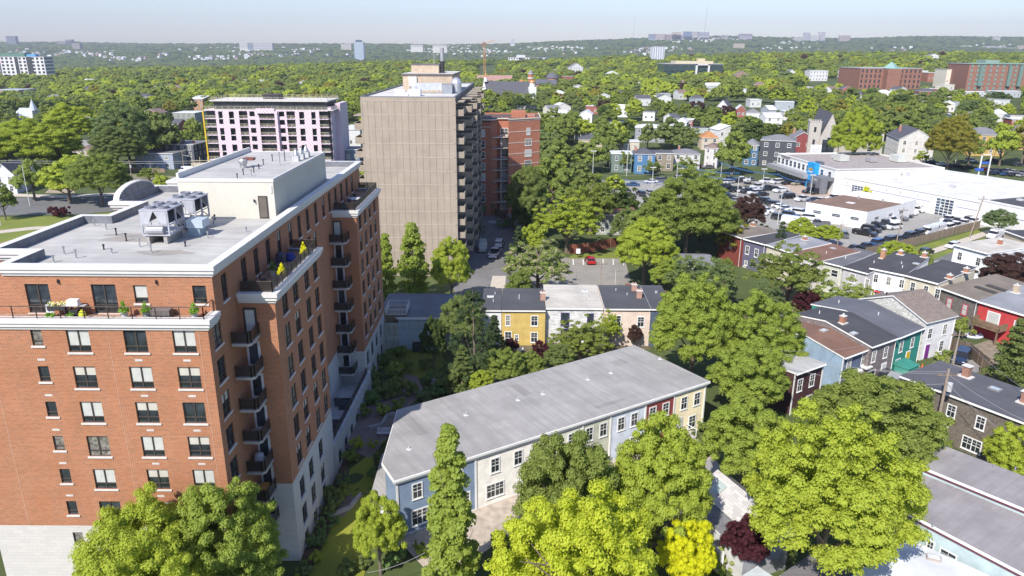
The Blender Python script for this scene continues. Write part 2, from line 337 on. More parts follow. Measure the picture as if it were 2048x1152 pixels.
class Bd:
    """a building: an Empty at its base with parts as children; local frame"""
    def __init__(s, name, label, cat, loc, rz=0, group=None):
        s.root = empty(name, loc, rz, label, cat, group); s.parts = {}; s.nw = 0; s.extra = {}; s.labels = {}
    def mb(s, part, mats):
        if part not in s.parts: s.parts[part] = (MB(), mats if isinstance(mats, (list, tuple)) else [mats])
        return s.parts[part][0]
    def wall(s, p0, p1, z0, z1, m, wins=(), part='wall', reveal=.0, trimz=None):
        """p0->p1 with the outside on the right-hand side; wins = (u, z, w, h, style, pane)"""
        p0 = Vector((p0[0], p0[1], 0)); p1 = Vector((p1[0], p1[1], 0)); d = p1-p0; L = d.length; d.normalize(); nrm = Vector((d.y, -d.x, 0)); ang = math.atan2(d.y, d.x)
        if part in s.parts and s.parts[part][1][0] is not m: part = '%s|%s' % (part, m.name)
        mb = s.mb(part, m); holes = []
        for wdef in wins:
            u, z, ww, hh, st = wdef[:5]; pane = wdef[5] if len(wdef) > 5 else GLASS
            if st in ('apt', 'apts'): holes.append((u-ww/2, u+ww/2, z, z+hh))
            P0 = p0+d*u
            if st == 'door':
                if isinstance(pane, tuple): link('door', doormesh(ww, hh, pane), s.root, (P0.x, P0.y, z), ang)
                continue
            fm, pm = winmesh(st, ww, hh, pane)
            s.nw += 1
            if s.nw <= 100:
                f = link('window', fm, s.root, (P0.x, P0.y, z), ang); link('pane', pm, f)
            else: s.extra.setdefault((fm, pm), []).append((P0.x, P0.y, z, ang))
        if not holes:
            a, b = p0, p1; mb.face([(a.x, a.y, z0), (b.x, b.y, z0), (b.x, b.y, z1), (a.x, a.y, z1)]); return
        us = sorted({0, L}|{x for h in holes for x in h[:2] if 0 < x < L}); zs = sorted({z0, z1}|{x for h in holes for x in h[2:] if z0 < x < z1})
        pt = lambda u, z, dd=0: (p0.x+d.x*u-nrm.x*dd, p0.y+d.y*u-nrm.y*dd, z)
        for i in range(len(us)-1):
            j = 0
            while j < len(zs)-1:
                um = (us[i]+us[i+1])/2
                def inh(jj): zm = (zs[jj]+zs[jj+1])/2; return any(h[0] < um < h[1] and h[2] < zm < h[3] for h in holes)
                if inh(j): j += 1; continue
                k = j
                while k+1 < len(zs)-1 and not inh(k+1): k += 1
                mb.face([pt(us[i], zs[j]), pt(us[i+1], zs[j]), pt(us[i+1], zs[k+1]), pt(us[i], zs[k+1])]); j = k+1
        D = .2
        for a, b, c, e in holes:
            mb.face([pt(a, c), pt(a, c, D), pt(a, e, D), pt(a, e)]); mb.face([pt(b, c), pt(b, c, D), pt(b, e, D), pt(b, e)])
            mb.face([pt(a, c), pt(b, c), pt(b, c, D), pt(a, c, D)]); mb.face([pt(a, e), pt(b, e), pt(b, e, D), pt(a, e, D)]); mb.face([pt(a, c, D), pt(b, c, D), pt(b, e, D), pt(a, e, D)])
    def done(s):
        for part, (mb, mats) in s.parts.items():
            if mb.f:
                o = mb.build(part.split('|')[0], mats, s.root)
                if part in s.labels: o['label'] = s.labels[part]
        if s.extra:
            allm = MB(); mats = []
            for (fm, pm), L in s.extra.items():
                for x, y, z, a in L:
                    M = Matrix.Translation((x, y, z)) @ Matrix.Rotation(a, 4, 'Z')
                    for me in (fm, pm):
                        k = len(allm.v); allm.v += [tuple(M @ v.co) for v in me.vertices]
                        for p in me.polygons:
                            m = me.materials[p.material_index]
                            if m not in mats: mats.append(m)
                            allm.f.append(tuple(i+k for i in p.vertices)); allm.m.append(mats.index(m))
            o = allm.build('windows', mats, s.root); o['kind'] = 'stuff'
        return s.root
def pick(*a): return rnd.choice(a)
def house(label, A, ang, w_, d, h, wm, rm, roof='flat', rise=1.5, rows=2, cf=2, cr=2, cl=0, style='sash', name='house', cat='house', group=None, chim=(), doors=(), trim=TRIM, z=None, pane=None, wh=(0.9, 1.5), ov=.25, fascia=.25, base=None, wins=True, chm=(.38,.14,.08)):
    """A = front left corner (world), local x along ang, local y away from the viewer"""
    loc = (A[0], A[1], gz(A[0], A[1]) if z is None else z)
    b = Bd(name, label, cat, loc, ang, group)
    ph = h/rows; ww, hh = wh
    def grid(L, n, face):
        out = []
        for r_ in range(rows):
            for i in range(n):
                u = L*(i+.5)/n
                out.append((u, r_*ph+ph*.32, ww, min(hh, ph*.52), style, pane or pick(GLASS, GLASS, CURT)))
        return out
    for face, u, dc in doors: pass
    def dr(face): return [(u, .1, .95, 2.1, 'door', dc) for f, u, dc in doors if f == face]
    def clean(ws, ds): return [q for q in ws if not any(abs(q[0]-e[0]) < 1.0 and q[1] < 2.3 for e in ds)]+ds
    F = clean(grid(w_, cf, 'F'), dr('F')); Rr = clean(grid(d, cr, 'R'), dr('R')); Ll = clean(grid(d, cl, 'L'), dr('L'))
    b.wall((0, 0), (w_, 0), -1.5, h, wm, F); b.wall((w_, 0), (w_, d), -1.5, h, wm, Rr); b.wall((w_, d), (0, d), -1.5, h, wm); b.wall((0, d), (0, 0), -1.5, h, wm, [(d-q[0],)+q[1:] for q in Ll])
    r_ = b.mb('roof', [rm, trim]); wl = b.mb('wall', wm); o = ov
    if roof == 'flat':
        r_.box(-o, -o, h, w_+o, d+o, h+fascia, 1, 0)
    elif roof == 'shed':
        r_.prism([(-o, -o), (w_+o, -o), (w_+o, d+o), (-o, d+o)], lambda p: h+rise*(p[1]/d), lambda p: h+rise*(p[1]/d)+.22, 1, 0)
        wl.face([(w_, 0, h), (w_, d, h), (w_, d, h+rise)]); wl.face([(0, 0, h), (0, d, h), (0, d, h+rise)])
    elif roof in ('gabley', 'gablex', 'low'):
        if roof == 'gabley':     # ridge runs away from the viewer; gable faces the front
            c = w_/2; t = .16
            for s0, s1 in ((-o, c), (c, w_+o)):
                za = h+rise*(1-abs(s0-c)/c); zb = h+rise*(1-abs(s1-c)/c)
                k = [(s0, -o, za), (s1, -o, zb), (s1, d+o, zb), (s0, d+o, za)]; up = [(x, y, z_+t) for x, y, z_ in k]
                r_.face(up, 0); r_.face(k, 1); r_.face([k[0], k[1], up[1], up[0]], 1); r_.face([k[2], k[3], up[3], up[2]], 1); r_.face([k[1], k[2], up[2], up[1]], 1); r_.face([k[3], k[0], up[0], up[3]], 1)
            for y in (0, d): wl.face([(0, y, h), (w_, y, h), (c, y, h+rise)])
        else:
            c = d/2; t = .16
            for s0, s1 in ((-o, c), (c, d+o)):
                za = h+rise*(1-abs(s0-c)/c); zb = h+rise*(1-abs(s1-c)/c)
                k = [(-o, s0, za), (w_+o, s0, za), (w_+o, s1, zb), (-o, s1, zb)]; up = [(x, y, z_+t) for x, y, z_ in k]
                r_.face(up, 0); r_.face(k, 1); r_.face([k[0], k[1], up[1], up[0]], 1); r_.face([k[1], k[2], up[2], up[1]], 1); r_.face([k[3], k[0], up[0], up[3]], 1); r_.face([k[2], k[3], up[3], up[2]], 1)
            for x in (0, w_): wl.face([(x, 0, h), (x, d, h), (x, c, h+rise)])
    elif roof == 'hip':
        i = min(w_, d)*.42; z1 = h+rise
        a = [(-o, -o, h), (w_+o, -o, h), (w_+o, d+o, h), (-o, d+o, h)]
        if w_ >= d: t0, t1 = (i, d/2, z1), (w_-i, d/2, z1); r_.face([a[0], a[1], t1, t0]); r_.face([a[1], a[2], t1]); r_.face([a[2], a[3], t0, t1]); r_.face([a[3], a[0], t0])
        else: t0, t1 = (w_/2, i, z1), (w_/2, d-i, z1); r_.face([a[0], a[1], t0]); r_.face([a[1], a[2], t1, t0]); r_.face([a[2], a[3], t1]); r_.face([a[3], a[0], t0, t1])
        r_.box(-o, -o, h-.15, w_+o, d+o, h-.003, 1)
    for cx, cy, ch in chim:
        m = MB(); m.box(cx-.4, cy-.3, h-.2, cx+.4, cy+.3, h+ch, 0); m.box(cx-.46, cy-.36, h+ch, cx+.46, cy+.36, h+ch+.12, 1); m.cyl(cx, cy, h+ch+.121, h+ch+.4, .13, n=8, mi=1)
        m.build('chimney', [mat('brick', chm), CONC], b.root)
    return b
def HP(label, x0, x1, ye, yb, rot, d, wm, rm, **k):
    """house given by its place in the picture: left/right, eave and base rows"""
    p = GT((x0+x1)/2, yb); dist = math.hypot(p.y*math.cos(TH)+(HC-p.z)*math.sin(TH), 0)
    w_ = (x1-x0)/FPX*dist/max(.5, math.cos(R(rot))); h = (yb-ye)/FPX*dist*1.04; a = R(rot)
    A = (p.x-math.cos(a)*w_/2, p.y-math.sin(a)*w_/2)
    k.setdefault('rows', max(1, round(h/3))); k.setdefault('cf', max(1, round(w_/3.4))); k.setdefault('cr', max(1, round(d/4)))
    return house(label, A, a, w_, d, h, wm, rm, z=p.z, **k).done()
# ================================================================ brick apartment building
BRICK = mat('brick', (.355,.130,.050), .85, bh=.11, bw=.34, ms=.014, nm='brick_orange'); STONE = mat('block', (.56,.54,.51), .85, nm='pale_block')
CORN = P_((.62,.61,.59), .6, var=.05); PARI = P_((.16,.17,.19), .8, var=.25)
RFG = mat('roof', (.44,.43,.41), .85, nm='roof_grey', ang=.05, seam=1.8, sf=.16, st=.5); RAIL = P_((.05,.035,.03), .45); MESH = mat('mesh', (.03,.025,.022), alpha=.86)
DECK = P_((.33,.20,.14), .85, var=.25)
B0 = Vector((-22.0, 49.3, 0)); BZ = -1.2
bb = Bd('apartment_building', 'large orange brick apartment building with pale stone base, stepped terraces and grey flat roof', 'building', (B0.x, B0.y, BZ))
def Z(z): return z-BZ
def cornice(pts, ztop, closed=False, inner=.75, part='cornice'):
    """mitred stepped ring along the plan line pts (outside on the right) with the dark inner face of the parapet"""
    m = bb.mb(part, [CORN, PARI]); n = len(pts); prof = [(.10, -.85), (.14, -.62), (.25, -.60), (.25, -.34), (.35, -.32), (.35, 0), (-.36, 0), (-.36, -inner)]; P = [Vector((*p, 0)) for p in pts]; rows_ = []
    for i in range(n):
        a = P[i-1] if (i > 0 or closed) else None; c = P[(i+1) % n] if (i < n-1 or closed) else None
        n1 = None if a is None else Vector(((P[i]-a).normalized().y, -(P[i]-a).normalized().x, 0)); n2 = None if c is None else Vector(((c-P[i]).normalized().y, -(c-P[i]).normalized().x, 0))
        if n1 is None: nn = n2
        elif n2 is None: nn = n1
        else: nn = (n1+n2)/(1+n1.dot(n2))
        rows_.append([(P[i].x+nn.x*o, P[i].y+nn.y*o, Z(ztop+dz)) for o, dz in prof])
    for i in range(n if closed else n-1):
        A_, C_ = rows_[i], rows_[(i+1) % n]
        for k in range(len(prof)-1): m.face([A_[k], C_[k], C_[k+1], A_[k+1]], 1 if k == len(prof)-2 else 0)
    if not closed: m.face(rows_[0]); m.face(rows_[-1][::-1])
rows = [21.95-2.88*k for k in range(8)]   # sills of the paired windows
bl = [1,0,1, 3,1,3, 1,3,0, 2,1,3, 1,3,1, 0,1,0, 1,0,1, 0,0,0]
fw = []
for k, z in enumerate(rows):
    pn = lambda i: (GLASS, BLIND, CURT, HALF)[bl[(k*3+i) % 24]]
    fw.append((19-12.5+.0, Z(z+.5), .8, 1.25, 'apts', GLASS if k % 3 else CURT))
    if k < 7: fw += [(19-9.5, Z(z), 1.65, 1.75, 'apt', pn(0)), (19-5.35, Z(z), 1.65, 1.75, 'apt', pn(1)), (19-1.8, Z(z), 1.65, 1.75, 'apt', pn(2))]
brk = [q for q in fw if q[1] > Z(7.05)]; sto = [q for q in fw if q[1]+q[3] < Z(7.05)]
bb.wall((-19, 0), (0, 0), Z(7.05), Z(23.9), BRICK, brk); bb.wall((-19, 0), (0, 0), 0, Z(7.05), STONE, sto, part='stone_base')
# upper floor, set back behind the front terrace
ZT = 24.3
top = [(19-18.9, Z(24.35), 1.6, 2.2, 'apt', GLASS), (19-13.0, Z(24.35), 1.75, 2.25, 'apt', GLASS), (19-8.1, Z(24.35), 1.8, 2.25, 'apt', GLASS), (19-5.4, Z(25.15), 1.0, 1.4, 'apts', BLIND), (19-1.05, Z(25.15), 1.0, 1.4, 'apts', GLASS)]
bb.wall((-19, 1.8), (0, 1.8), Z(ZT), Z(27.35), BRICK, top)
# east side: recess, bay, recess, bay
NB1, NB2, NB3, NB4, NEND = 6.1, 20.2, 38.0, 53.2, 55.3
def vt(u, z, w_=1.5, h=1.95, p=None): return (u, Z(z), w_, h, 'apt', p or pick(GLASS, GLASS, CURT, HALF))
rl = [vt(1.6, z-.1) for z in rows[:6]]
bb.wall((0, 0), (0, NB1), Z(7.05), Z(24.3), BRICK, rl); bb.wall((0, 0), (0, NB1), 0, Z(7.05), STONE, [vt(1.6, rows[6]-.1)], part='stone_base')
up = [vt(2.1, 24.75, 1.1, 2.1)]+[vt(u-1.8, 24.6, 1.2, 2.3) for u in (8.2, 11.2, 14.4, 17.6, 21.2, 24.4, 27.6, 31.0, 34.4, 37.4, 40.6, 43.8, 47.0, 50.2)]
bb.wall((0, 1.8), (0, NEND), Z(ZT), Z(27.35), BRICK, up)
bf = [(1.2, Z(s+1.0-.85), .95, 2.15, 'door', None) for s in ()]
bb.wall((0, NB1), (2.95, NB1), Z(7.05), Z(23.9), BRICK); bb.wall((0, NB1), (2.95, NB1), 0, Z(7.05), STONE, part='stone_base')
c1 = [NB1+v for v in (2.6, 5.7, 9.3, 12.4)]
bb.wall((2.95, NB1), (2.95, NB2), Z(7.05), Z(23.9), BRICK, [vt(v-NB1, z) for z in rows[:6] for v in c1])
bb.wall((2.95, NB1), (2.95, NB2), 0, Z(7.05), STONE, [vt(v-NB1, z, 1.5, 1.95 if z > 0 else 1.4) for z in (rows[6]-.55, rows[6]-3.35) for v in c1[:3]]+[vt(2.6, -.9, 1.25, 1.4), vt(5.7, -.9, 1.25, 1.4), vt(9.3, -.9, 1.2, 1.9)], part='stone_base')
bb.wall((0, NB2), (0, NB3), Z(7.05), Z(24.3), BRICK, [vt(v, z) for z in rows[:6] for v in (3.2, 7.2, 9.6)])
bb.wall((0, NB2), (0, NB3), 0, Z(7.05), STONE, [vt(v, 4.0) for v in (7.2, 10.4)], part='stone_base')
bb.wall((0, NB3), (2.95, NB3), Z(6.1), Z(23.9), BRICK); bb.wall((0, NB3), (2.95, NB3), 0, Z(6.1), STONE, part='stone_base')
c2 = [2.1, 5.3, 8.6, 12.0]
bb.wall((2.95, NB3), (2.95, NB4), Z(6.1), Z(23.9), BRICK, [vt(v, z-.1, 1.5, 1.9) for z in rows[:6] for v in c2])
bb.wall((2.95, NB3), (2.95, NB4), 0, Z(6.1), STONE, [vt(v, z, 1.5, 2.0) for z in (3.3, .2) for v in c2], part='stone_base')
bb.wall((2.95, NB2), (0, NB2), 0, Z(23.9), BRICK); bb.wall((2.95, NB4), (0, NB4), 0, Z(23.9), BRICK)
bb.wall((0, NB4), (0, NEND), 0, Z(24.3), BRICK); bb.wall((0, NEND), (-19.3, NEND), 0, Z(27.35), BRICK)
# west side with the jogs of the roof line
west = [(-19.3, NEND), (-19.3, 38.3), (-16.2, 38.3), (-16.2, 34.8), (-19.3, 34.8), (-19.3, 25.2), (-16.2, 25.2), (-16.2, 18.6), (-18.8, 18.6), (-18.8, 5.9), (-15.2, 5.9), (-15.2, 1.8)]
for a, b_ in zip(west, west[1:]): bb.wall(a, b_, 0, Z(27.35), BRICK)
roofpoly = [(-15.2, 1.8), (0, 1.8), (0, NEND)]+west[:-1]
rp = bb.mb('roof', [RFG]); rp.prism(roofpoly, Z(27.2), Z(27.36), 0, bottom=False)
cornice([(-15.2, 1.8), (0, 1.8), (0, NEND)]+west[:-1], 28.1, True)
# arched parapet on the west side
ar = bb.mb('arched_parapet', [CORN, PARI]); n = 14; cy = 30.0; ry = 4.0
for i in range(n):
    a0, a1 = math.pi*i/n, math.pi*(i+1)/n
    y0, y1 = cy-ry*math.cos(a0), cy-ry*math.cos(a1); z0, z1 = Z(28.05+1.35*math.sin(a0)), Z(28.05+1.35*math.sin(a1))
    X0, X1 = -19.7, -19.1
    ar.face([(X0, y0, z0), (X1, y0, z0), (X1, y1, z1), (X0, y1, z1)], 0)
    ar.face([(X1, y0, Z(27.3)), (X1, y1, Z(27.3)), (X1, y1, z1-.12), (X1, y0, z0-.12)], 1); ar.face([(X1, y0, z0-.12), (X1, y1, z1-.12), (X1, y1, z1), (X1, y0, z0)], 0)
    ar.face([(X0, y0, Z(27.3)), (X0, y1, Z(27.3)), (X0, y1, z1), (X0, y0, z0)], 0)
# terraces: deck + cornice
dk_ = bb.mb('terrace_deck', DECK)
dk_.box(-19, 0, Z(23.7), -.05, 1.75, Z(24.3)); dk_.box(.05, NB1+.02, Z(23.7), 2.9, NB2-.02, Z(24.3)); dk_.box(.05, NB3+.02, Z(23.7), 2.9, NB4-.02, Z(24.3))
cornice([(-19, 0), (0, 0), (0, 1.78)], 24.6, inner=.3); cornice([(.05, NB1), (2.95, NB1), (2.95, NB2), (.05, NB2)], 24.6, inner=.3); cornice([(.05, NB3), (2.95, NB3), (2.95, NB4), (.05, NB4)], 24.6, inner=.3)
for x0, z in ((-12.5, 0), (-5.35, 0), (-1.8, 0)):
    for k in range(8): lt = MB(); lt.box(x0-.28, -.02, Z(rows[k]+2.2+(0)), x0+.28, .1, Z(rows[k]+2.36)); lt.build('stone_tile', [STONE], bb.root)
def railing(parent, pts, z, h=1.05, posts=1.6, panel=None, name='railing'):
    m = MB()
    for a, b_ in zip(pts, pts[1:]):
        L = math.dist(a, b_); k = max(1, round(L/posts)); ux, uy = (b_[0]-a[0])/L, (b_[1]-a[1])/L
        m.tube((*a, z+h), (*b_, z+h), .035); m.tube((*a, z+.12), (*b_, z+.12), .02)
        for i in range(k+1): m.box(a[0]+ux*L*i/k-.03, a[1]+uy*L*i/k-.03, z, a[0]+ux*L*i/k+.03, a[1]+uy*L*i/k+.03, z+h)
        if panel is not None: m.face([(a[0], a[1], z+.15), (b_[0], b_[1], z+.15), (b_[0], b_[1], z+h-.05), (a[0], a[1], z+h-.05)], 1)
    return m.build(name, [RAIL, panel or RAIL], parent)
railing(bb.root, [(-19, -.05), (-.15, -.05), (-.15, 1.7)], Z(24.6)-.05, .95, 1.7)
railing(bb.root, [(.3, NB1+.15), (2.8, NB1+.15), (2.8, NB2-.3), (.3, NB2-.3)], Z(24.6)-.05, .95, 1.4, MESH)
railing(bb.root, [(.3, NB3+.15), (2.8, NB3+.15), (2.8, NB4-.3), (.3, NB4-.3)], Z(24.6)-.05, .95, 1.4, MESH)
# corner balconies
BM = None
def balcony(x0, y0, x1, y1, z, cham, door_u, dwall):
    m = MB(); m.prism([(x0, y0), (x1-cham, y0), (x1, y0+cham), (x1, y1), (x0, y1)], Z(z)-.22, Z(z))
    o = m.build('balcony', [CONC], bb.root); railing(o, [(x0+.05, y0+.05), (x1-cham, y0+.05), (x1-.05, y0+cham), (x1-.05, y1-.05)], Z(z), 1.0, 1.5, MESH)
    f = MB(); f.box(door_u-.55, dwall-.06, Z(z)+.02, door_u+.55, dwall-.01, Z(z)+2.25, 0); f.box(door_u-.36, dwall-.09, Z(z)+.2, door_u+.36, dwall-.061, Z(z)+2.05, 1)
    f.build('balcony_door', [P_((.62,.62,.64), .5) if z < 20.5 else FRAME, BLIND if z > 20.5 else GLASS], bb.root)
for k in range(7): balcony(.02, NB1-2.3, 1.55, NB1-.02, 21.1-2.88*k, .25, .85, NB1)
for k in range(7): balcony(.02, NB3-2.2, 2.0, NB3-.02, 21.1-2.88*k, .35, .55, NB3)
# podium with its terrace between the bays
PX1 = 3.4; p2 = bb.mb('podium_wall', P_((.50,.50,.50), .85, var=.15))
bb.wall((PX1-.4, NB2-.2), (PX1, NB3+1.0), 0, Z(2.7), STONE, [vt(u, -.6, 1.3, 2.2) for u in (2.2, 5.0, 7.8, 10.6, 13.4)], part='stone_base')
p2.prism([(.02, NB2+.02), (PX1-.42, NB2+.02), (PX1-.02, NB3-.02), (.02, NB3-.02)], Z(1.0), Z(1.6)); p2.prism([(PX1-.75, NB2-.2), (PX1-.35, NB2-.2), (PX1+.05, NB3+1), (PX1-.4, NB3+1)], Z(2.7), Z(2.95))
railing(bb.root, [(PX1-.6, NB2), (PX1-.25, NB3)], Z(2.95), .9, 1.5, MESH)
for u in (NB2+5.5, NB2+11): railing(bb.root, [(.4, u), (2.6, u)], Z(1.6), 1.2, 2.4, MESH, 'divider_screen')
# rooftop plant room with corrugated cladding
MX0, MX1, MY0, MY1, MZ = -10.4, -1.15, 20.9, 41.2, 31.2
WCL = mat('vsiding', (.60,.575,.50), .6, nm='white_corrugated'); ph = bb.mb('plant_room', [WCL, RFG, CORN])
ph.box(MX0, MY0, Z(27.3), MX1, MY1, Z(MZ), 0, 1)
for a in ((MX0-.06, MY0-.06, MX1+.06, MY0+.1), (MX1-.1, MY0+.1, MX1+.06, MY1), (MX0+.1, MY1-.1, MX1-.1, MY1+.06)): ph.box(a[0], a[1], Z(MZ)-.25, a[2], a[3], Z(MZ)+.07, 2)
ph.box(MX0-.08, MY0+.1, Z(MZ)-.3, MX0+.14, MY1, Z(MZ)+.55, 2)
m = MB(); m.box(-2.75, MY0-.07, Z(27.38), -1.85, MY0-.01, Z(29.6), 0); m.box(-2.65, MY0-.1, Z(27.5), -1.95, MY0-.071, Z(29.5), 1); m.build('plant_room_door', [FRAME, P_((.13,.11,.09), .5)], bb.root)
m = MB()
for i in range(6): m.prism([(-1.85+.35, MY0-.09), (-.95+.0-.35, MY0-.09), (-.95-.35, MY0-.01), (-1.85+.35, MY0-.01)], Z(29.9)+i*.13, Z(29.97)+i*.13)
m.build('louvre_vent', [TRIM], bb.root)
# small roof fittings
def pipe(x, y, z, h, r=.06, cap=True, c=STEEL, par=None, off=None):
    m = MB(); m.cyl(0, 0, -.02, .06, r*2, r*1.3, 8); m.cyl(0, 0, .06, h, r, r, 8)
    if cap: m.cyl(0, 0, h, h+.14, r*1.7, r*1.5, 8)
    m.build('vent_pipe', [c], par or bb.root, (x, y, z))
for px, py, h in ((108,525,.45),(129,509,.55),(153,517,.6),(174,439,.4),(189,452,.5),(213,460,.5),(233,470,.5),(253,482,.55),(280,494,.65),(303,506,.6),(208,499,.3),(224,507,.3),(371,493,.3),(416,476,.45),(428,448,.6),(430,440,.4),(493,464,.35)):
    p = G(px, py, 27.36)-B0; pipe(p.x, p.y, Z(27.37), h, c=pick(STEEL, DARK, STEEL))
for px, py, h in ((503,352,.5),(508,345,.45),(518,338,.4),(527,330,.5),(475,358,.4),(487,350,.5),(560,330,1.3),(570,322,1.6),(545,322,.6)):
    p = G(px, py, MZ)-B0; pipe(p.x, p.y, Z(MZ), h, c=pick(STEEL, DARK), r=.05)
for i in range(3):
    p = G(598+i*10, 322-i*4, MZ)-B0; m = MB(); m.box(-.35, -.35, 0, .35, .35, .6, 0); m.lathe(0, 0, [(.34, .6), (.3, .8), (.12, 1.25), (.12, 1.45)], 10, 1); m.build('exhaust_cone', [P_((.45,.46,.46)), STEEL], bb.root, (p.x-.3, p.y, Z(MZ)))
p = G(487, 336, MZ)-B0; m = MB(); m.cyl(0, 0, 0, .5, .35, .35, 10, 0); m.lathe(0, 0, [(.45, .45), (.5, .8), (.35, 1.0)], 10, 0); m.box(-.1, .3, .75, 1.0, 1.1, 1.0, 1); m.build('gooseneck_vent', [STEEL, P_((.20,.07,.05))], bb.root, (p.x, p.y, Z(MZ)))
for x, y, z in ((-11.3, 1.72, 26.7), (-4.1, 1.72, 26.7), (-3.1, MY0-.15, 29.0)):
    m = MB(); m.cyl(0, 0, 0, .28, .09, .07, 8); m.box(-.05, 0, .1, .05, .12, .2); m.build('wall_lamp', [DARK], bb.root, (x, y, Z(z)))
for x in (-16.2, -7.3, -.7): m = MB(); m.box(x-.015, -.012, Z(7.1), x+.015, .01, Z(23.7)); m.build('movement_joint', [P_((.50,.33,.25))], bb.root)
for px, py, rr in ((270, 478, 2.2), (250, 470, 1.2), (330, 505, 1.6)):
    p = G(px, py, 27.366)-B0; m = MB(); n = 16; m.face([(p.x+rr*1.5*math.cos(6.283*i/n)*rnd.uniform(.7, 1.1), p.y+rr*.6*math.sin(6.283*i/n)*rnd.uniform(.7, 1.1), Z(27.366)) for i in range(n)]); m.build('rust_stain', [mat('mesh', (.26,.17,.08), nm='stain', alpha=.22)], bb.root)
bb.done()
# chillers stand on the roof: things of their own
def chiller(label, loc):
    r_ = empty('rooftop_chiller', loc, 0, label, 'air conditioner', 'rooftop chillers beside the white plant room')
    W, D, H0, H1 = 2.35, 3.1, .85, 2.85; GM = P_((.44,.45,.49), .5, metal=.2)
    f = MB()
    for x in (0, W-.12):
        for y in (0, D/2-.06, D-.12): f.box(x, y, H0, x+.12, y+.12, H1)
    f.box(-.03, -.03, H1, W+.03, D+.03, H1+.1); f.box(0, 0, H0-.12, W, D, H0)
    f.box(-.02, .01, H0+.75, W+.02, .06, H0+.83); f.tube((W, .2, H0+.8), (W, D-.2, H0+.8), .05); f.tube((W, .3, H0), (W, D/2, H0+.7), .05); f.tube((W, D-.3, H0), (W, D/2, H0+.7), .05)
    f.build('frame', [GM], r_)
    for a in ([(.1, H1-.02), (.1, H0+.85), (.62, H0+.85), (W/2-.02, H1-.02)], [(W-.1, H1-.02), (W/2+.02, H1-.02), (W-.62, H0+.85), (W-.1, H0+.85)]):
        for y in (-.035, D+.035): s = MB(); s.face([(x, y, z) for x, z in a]); s.build('end_panel', [GM], r_)
    c = MB()
    for sx in (0, 1):
        x0, x1 = (.2, W/2-.05) if sx == 0 else (W-.2, W/2+.05)
        c.face([(x0, .1, H0+.85), (x0, D-.1, H0+.85), (x1, D-.1, H1-.05), (x1, .1, H1-.05)])
    c.build('coil', [P_((.035,.035,.04), .6)], r_)
    t = MB(); t.cyl(0, 0, 0, 1, .35, .35, 12); o = t.build('tank', [P_((.40,.40,.42), .4, metal=.4)], r_, (.45, .12, H0+.36)); o.rotation_euler = (0, math.pi/2, 0); o.scale = (1, 1, 1.4)
    for x in (.62, W-.62):
        for y in (.75, D-.75):
            m = MB(); m.lathe(x, y, [(.42, H1+.1), (.47, H1+.32), (.42, H1+.34), (.38, H1+.2), (.01, H1+.18)], 16); m.build('fan_cowl', [P_((.25,.26,.30), .5, metal=.3)], r_)
    for x in (.2, W-.65):
        m = MB(); m.box(x, .1, 0, x+.3, D-.1, H0-.13); m.build('plinth', [mat('block', (.34,.32,.30), nm='plinth_block')], r_)
    return r_
chiller('nearer grey rooftop chiller with four round fans and rusty supports on the brick building roof', (-31.2, 59.9, 27.37))
chiller('farther grey rooftop chiller with four round fans, against the white corrugated plant room', (-30.9, 64.6, 27.37))
r_ = empty('duct_box', (-28.5, 62.6, 27.37), 0, 'pale blue-grey insulated duct box between the two rooftop chillers', 'duct')
m = MB(); m.box(0, 0, 0, 1.0, 1.3, .8); m.build('base', [P_((.25,.33,.38), .6)], r_); m = MB(); m.box(-.1, -.1, .8, 1.35, 1.4, 1.5); m.build('cap', [P_((.42,.50,.56), .5)], r_)
# terrace furniture
def potplant(label, loc, c, r=.28, h=.5, leafc=(.12,.2,.03), name='potted_plant', grp=None, n=90, hh=.7):
    o = empty(name, loc, 0, label, 'plant', grp); m = MB(); m.cyl(0, 0, 0, h, r*.75, r, 10); m.build('pot', [P_(c, .7)], o)
    m = MB()
    for i in range(n):
        a = rnd.uniform(0, 6.28); e = rnd.uniform(0, 1); q = Vector((math.cos(a)*r*1.3*e, math.sin(a)*r*1.3*e, h+rnd.uniform(0, hh)*(1.2-e))); d = Vector((rnd.uniform(-1, 1), rnd.uniform(-1, 1), rnd.uniform(-.3, 1))).normalized(); u = d.orthogonal()*.09; v = d.cross(u)
        m.face([q-u, q+v, q+u, q-v])
    m.build('foliage', [mat('leaf', leafc, nm='leaf_pot')], o); return o
TZ = 24.31
for px, lab, c in ((248, 'tall white planter with green shrub on the front terrace, right of the second glass door', (.6,.58,.55)), (388, 'white planter at the right corner of the front terrace', (.55,.53,.5)), (292, 'small bushy plant beside the grey patio box on the front terrace', (.3,.3,.28))):
    p = GY(px, 625, 50.2); potplant(lab, (p.x, 50.2, TZ), c)
for px, lab in ((95, 'leftmost of two yellow flower pots under the trough on the front terrace'), (104, 'right one of the two yellow flower pots under the trough on the front terrace')):
    p = GY(px, 625, 49.75); potplant(lab, (p.x, 49.75, TZ), (.6,.5,.05), .16, .28, grp=None, n=30, hh=.2)
p = GY(139, 625, 49.8); potplant('pale green pot below the barbecue on the front terrace', (p.x, 49.8, TZ), (.35,.5,.25), .18, .32, n=20, hh=.2)
p = GY(164, 625, 50.0); o = empty('gas_canister', (p.x, 50.0, TZ), 0, 'bright yellow-green gas canister right of the barbecue', 'canister'); m = MB(); m.lathe(0, 0, [(.1, 0), (.24, .05), (.26, .35), (.2, .55), (.08, .62), (.08, .7)], 12); m.build('tank', [P_((.55,.55,.03), .4)], o)
p = GY(116, 622, 50.4); o = empty('flower_trough', (p.x, 50.4, TZ), 0, 'long dark raised trough of yellow and white flowers on the front terrace', 'planter')
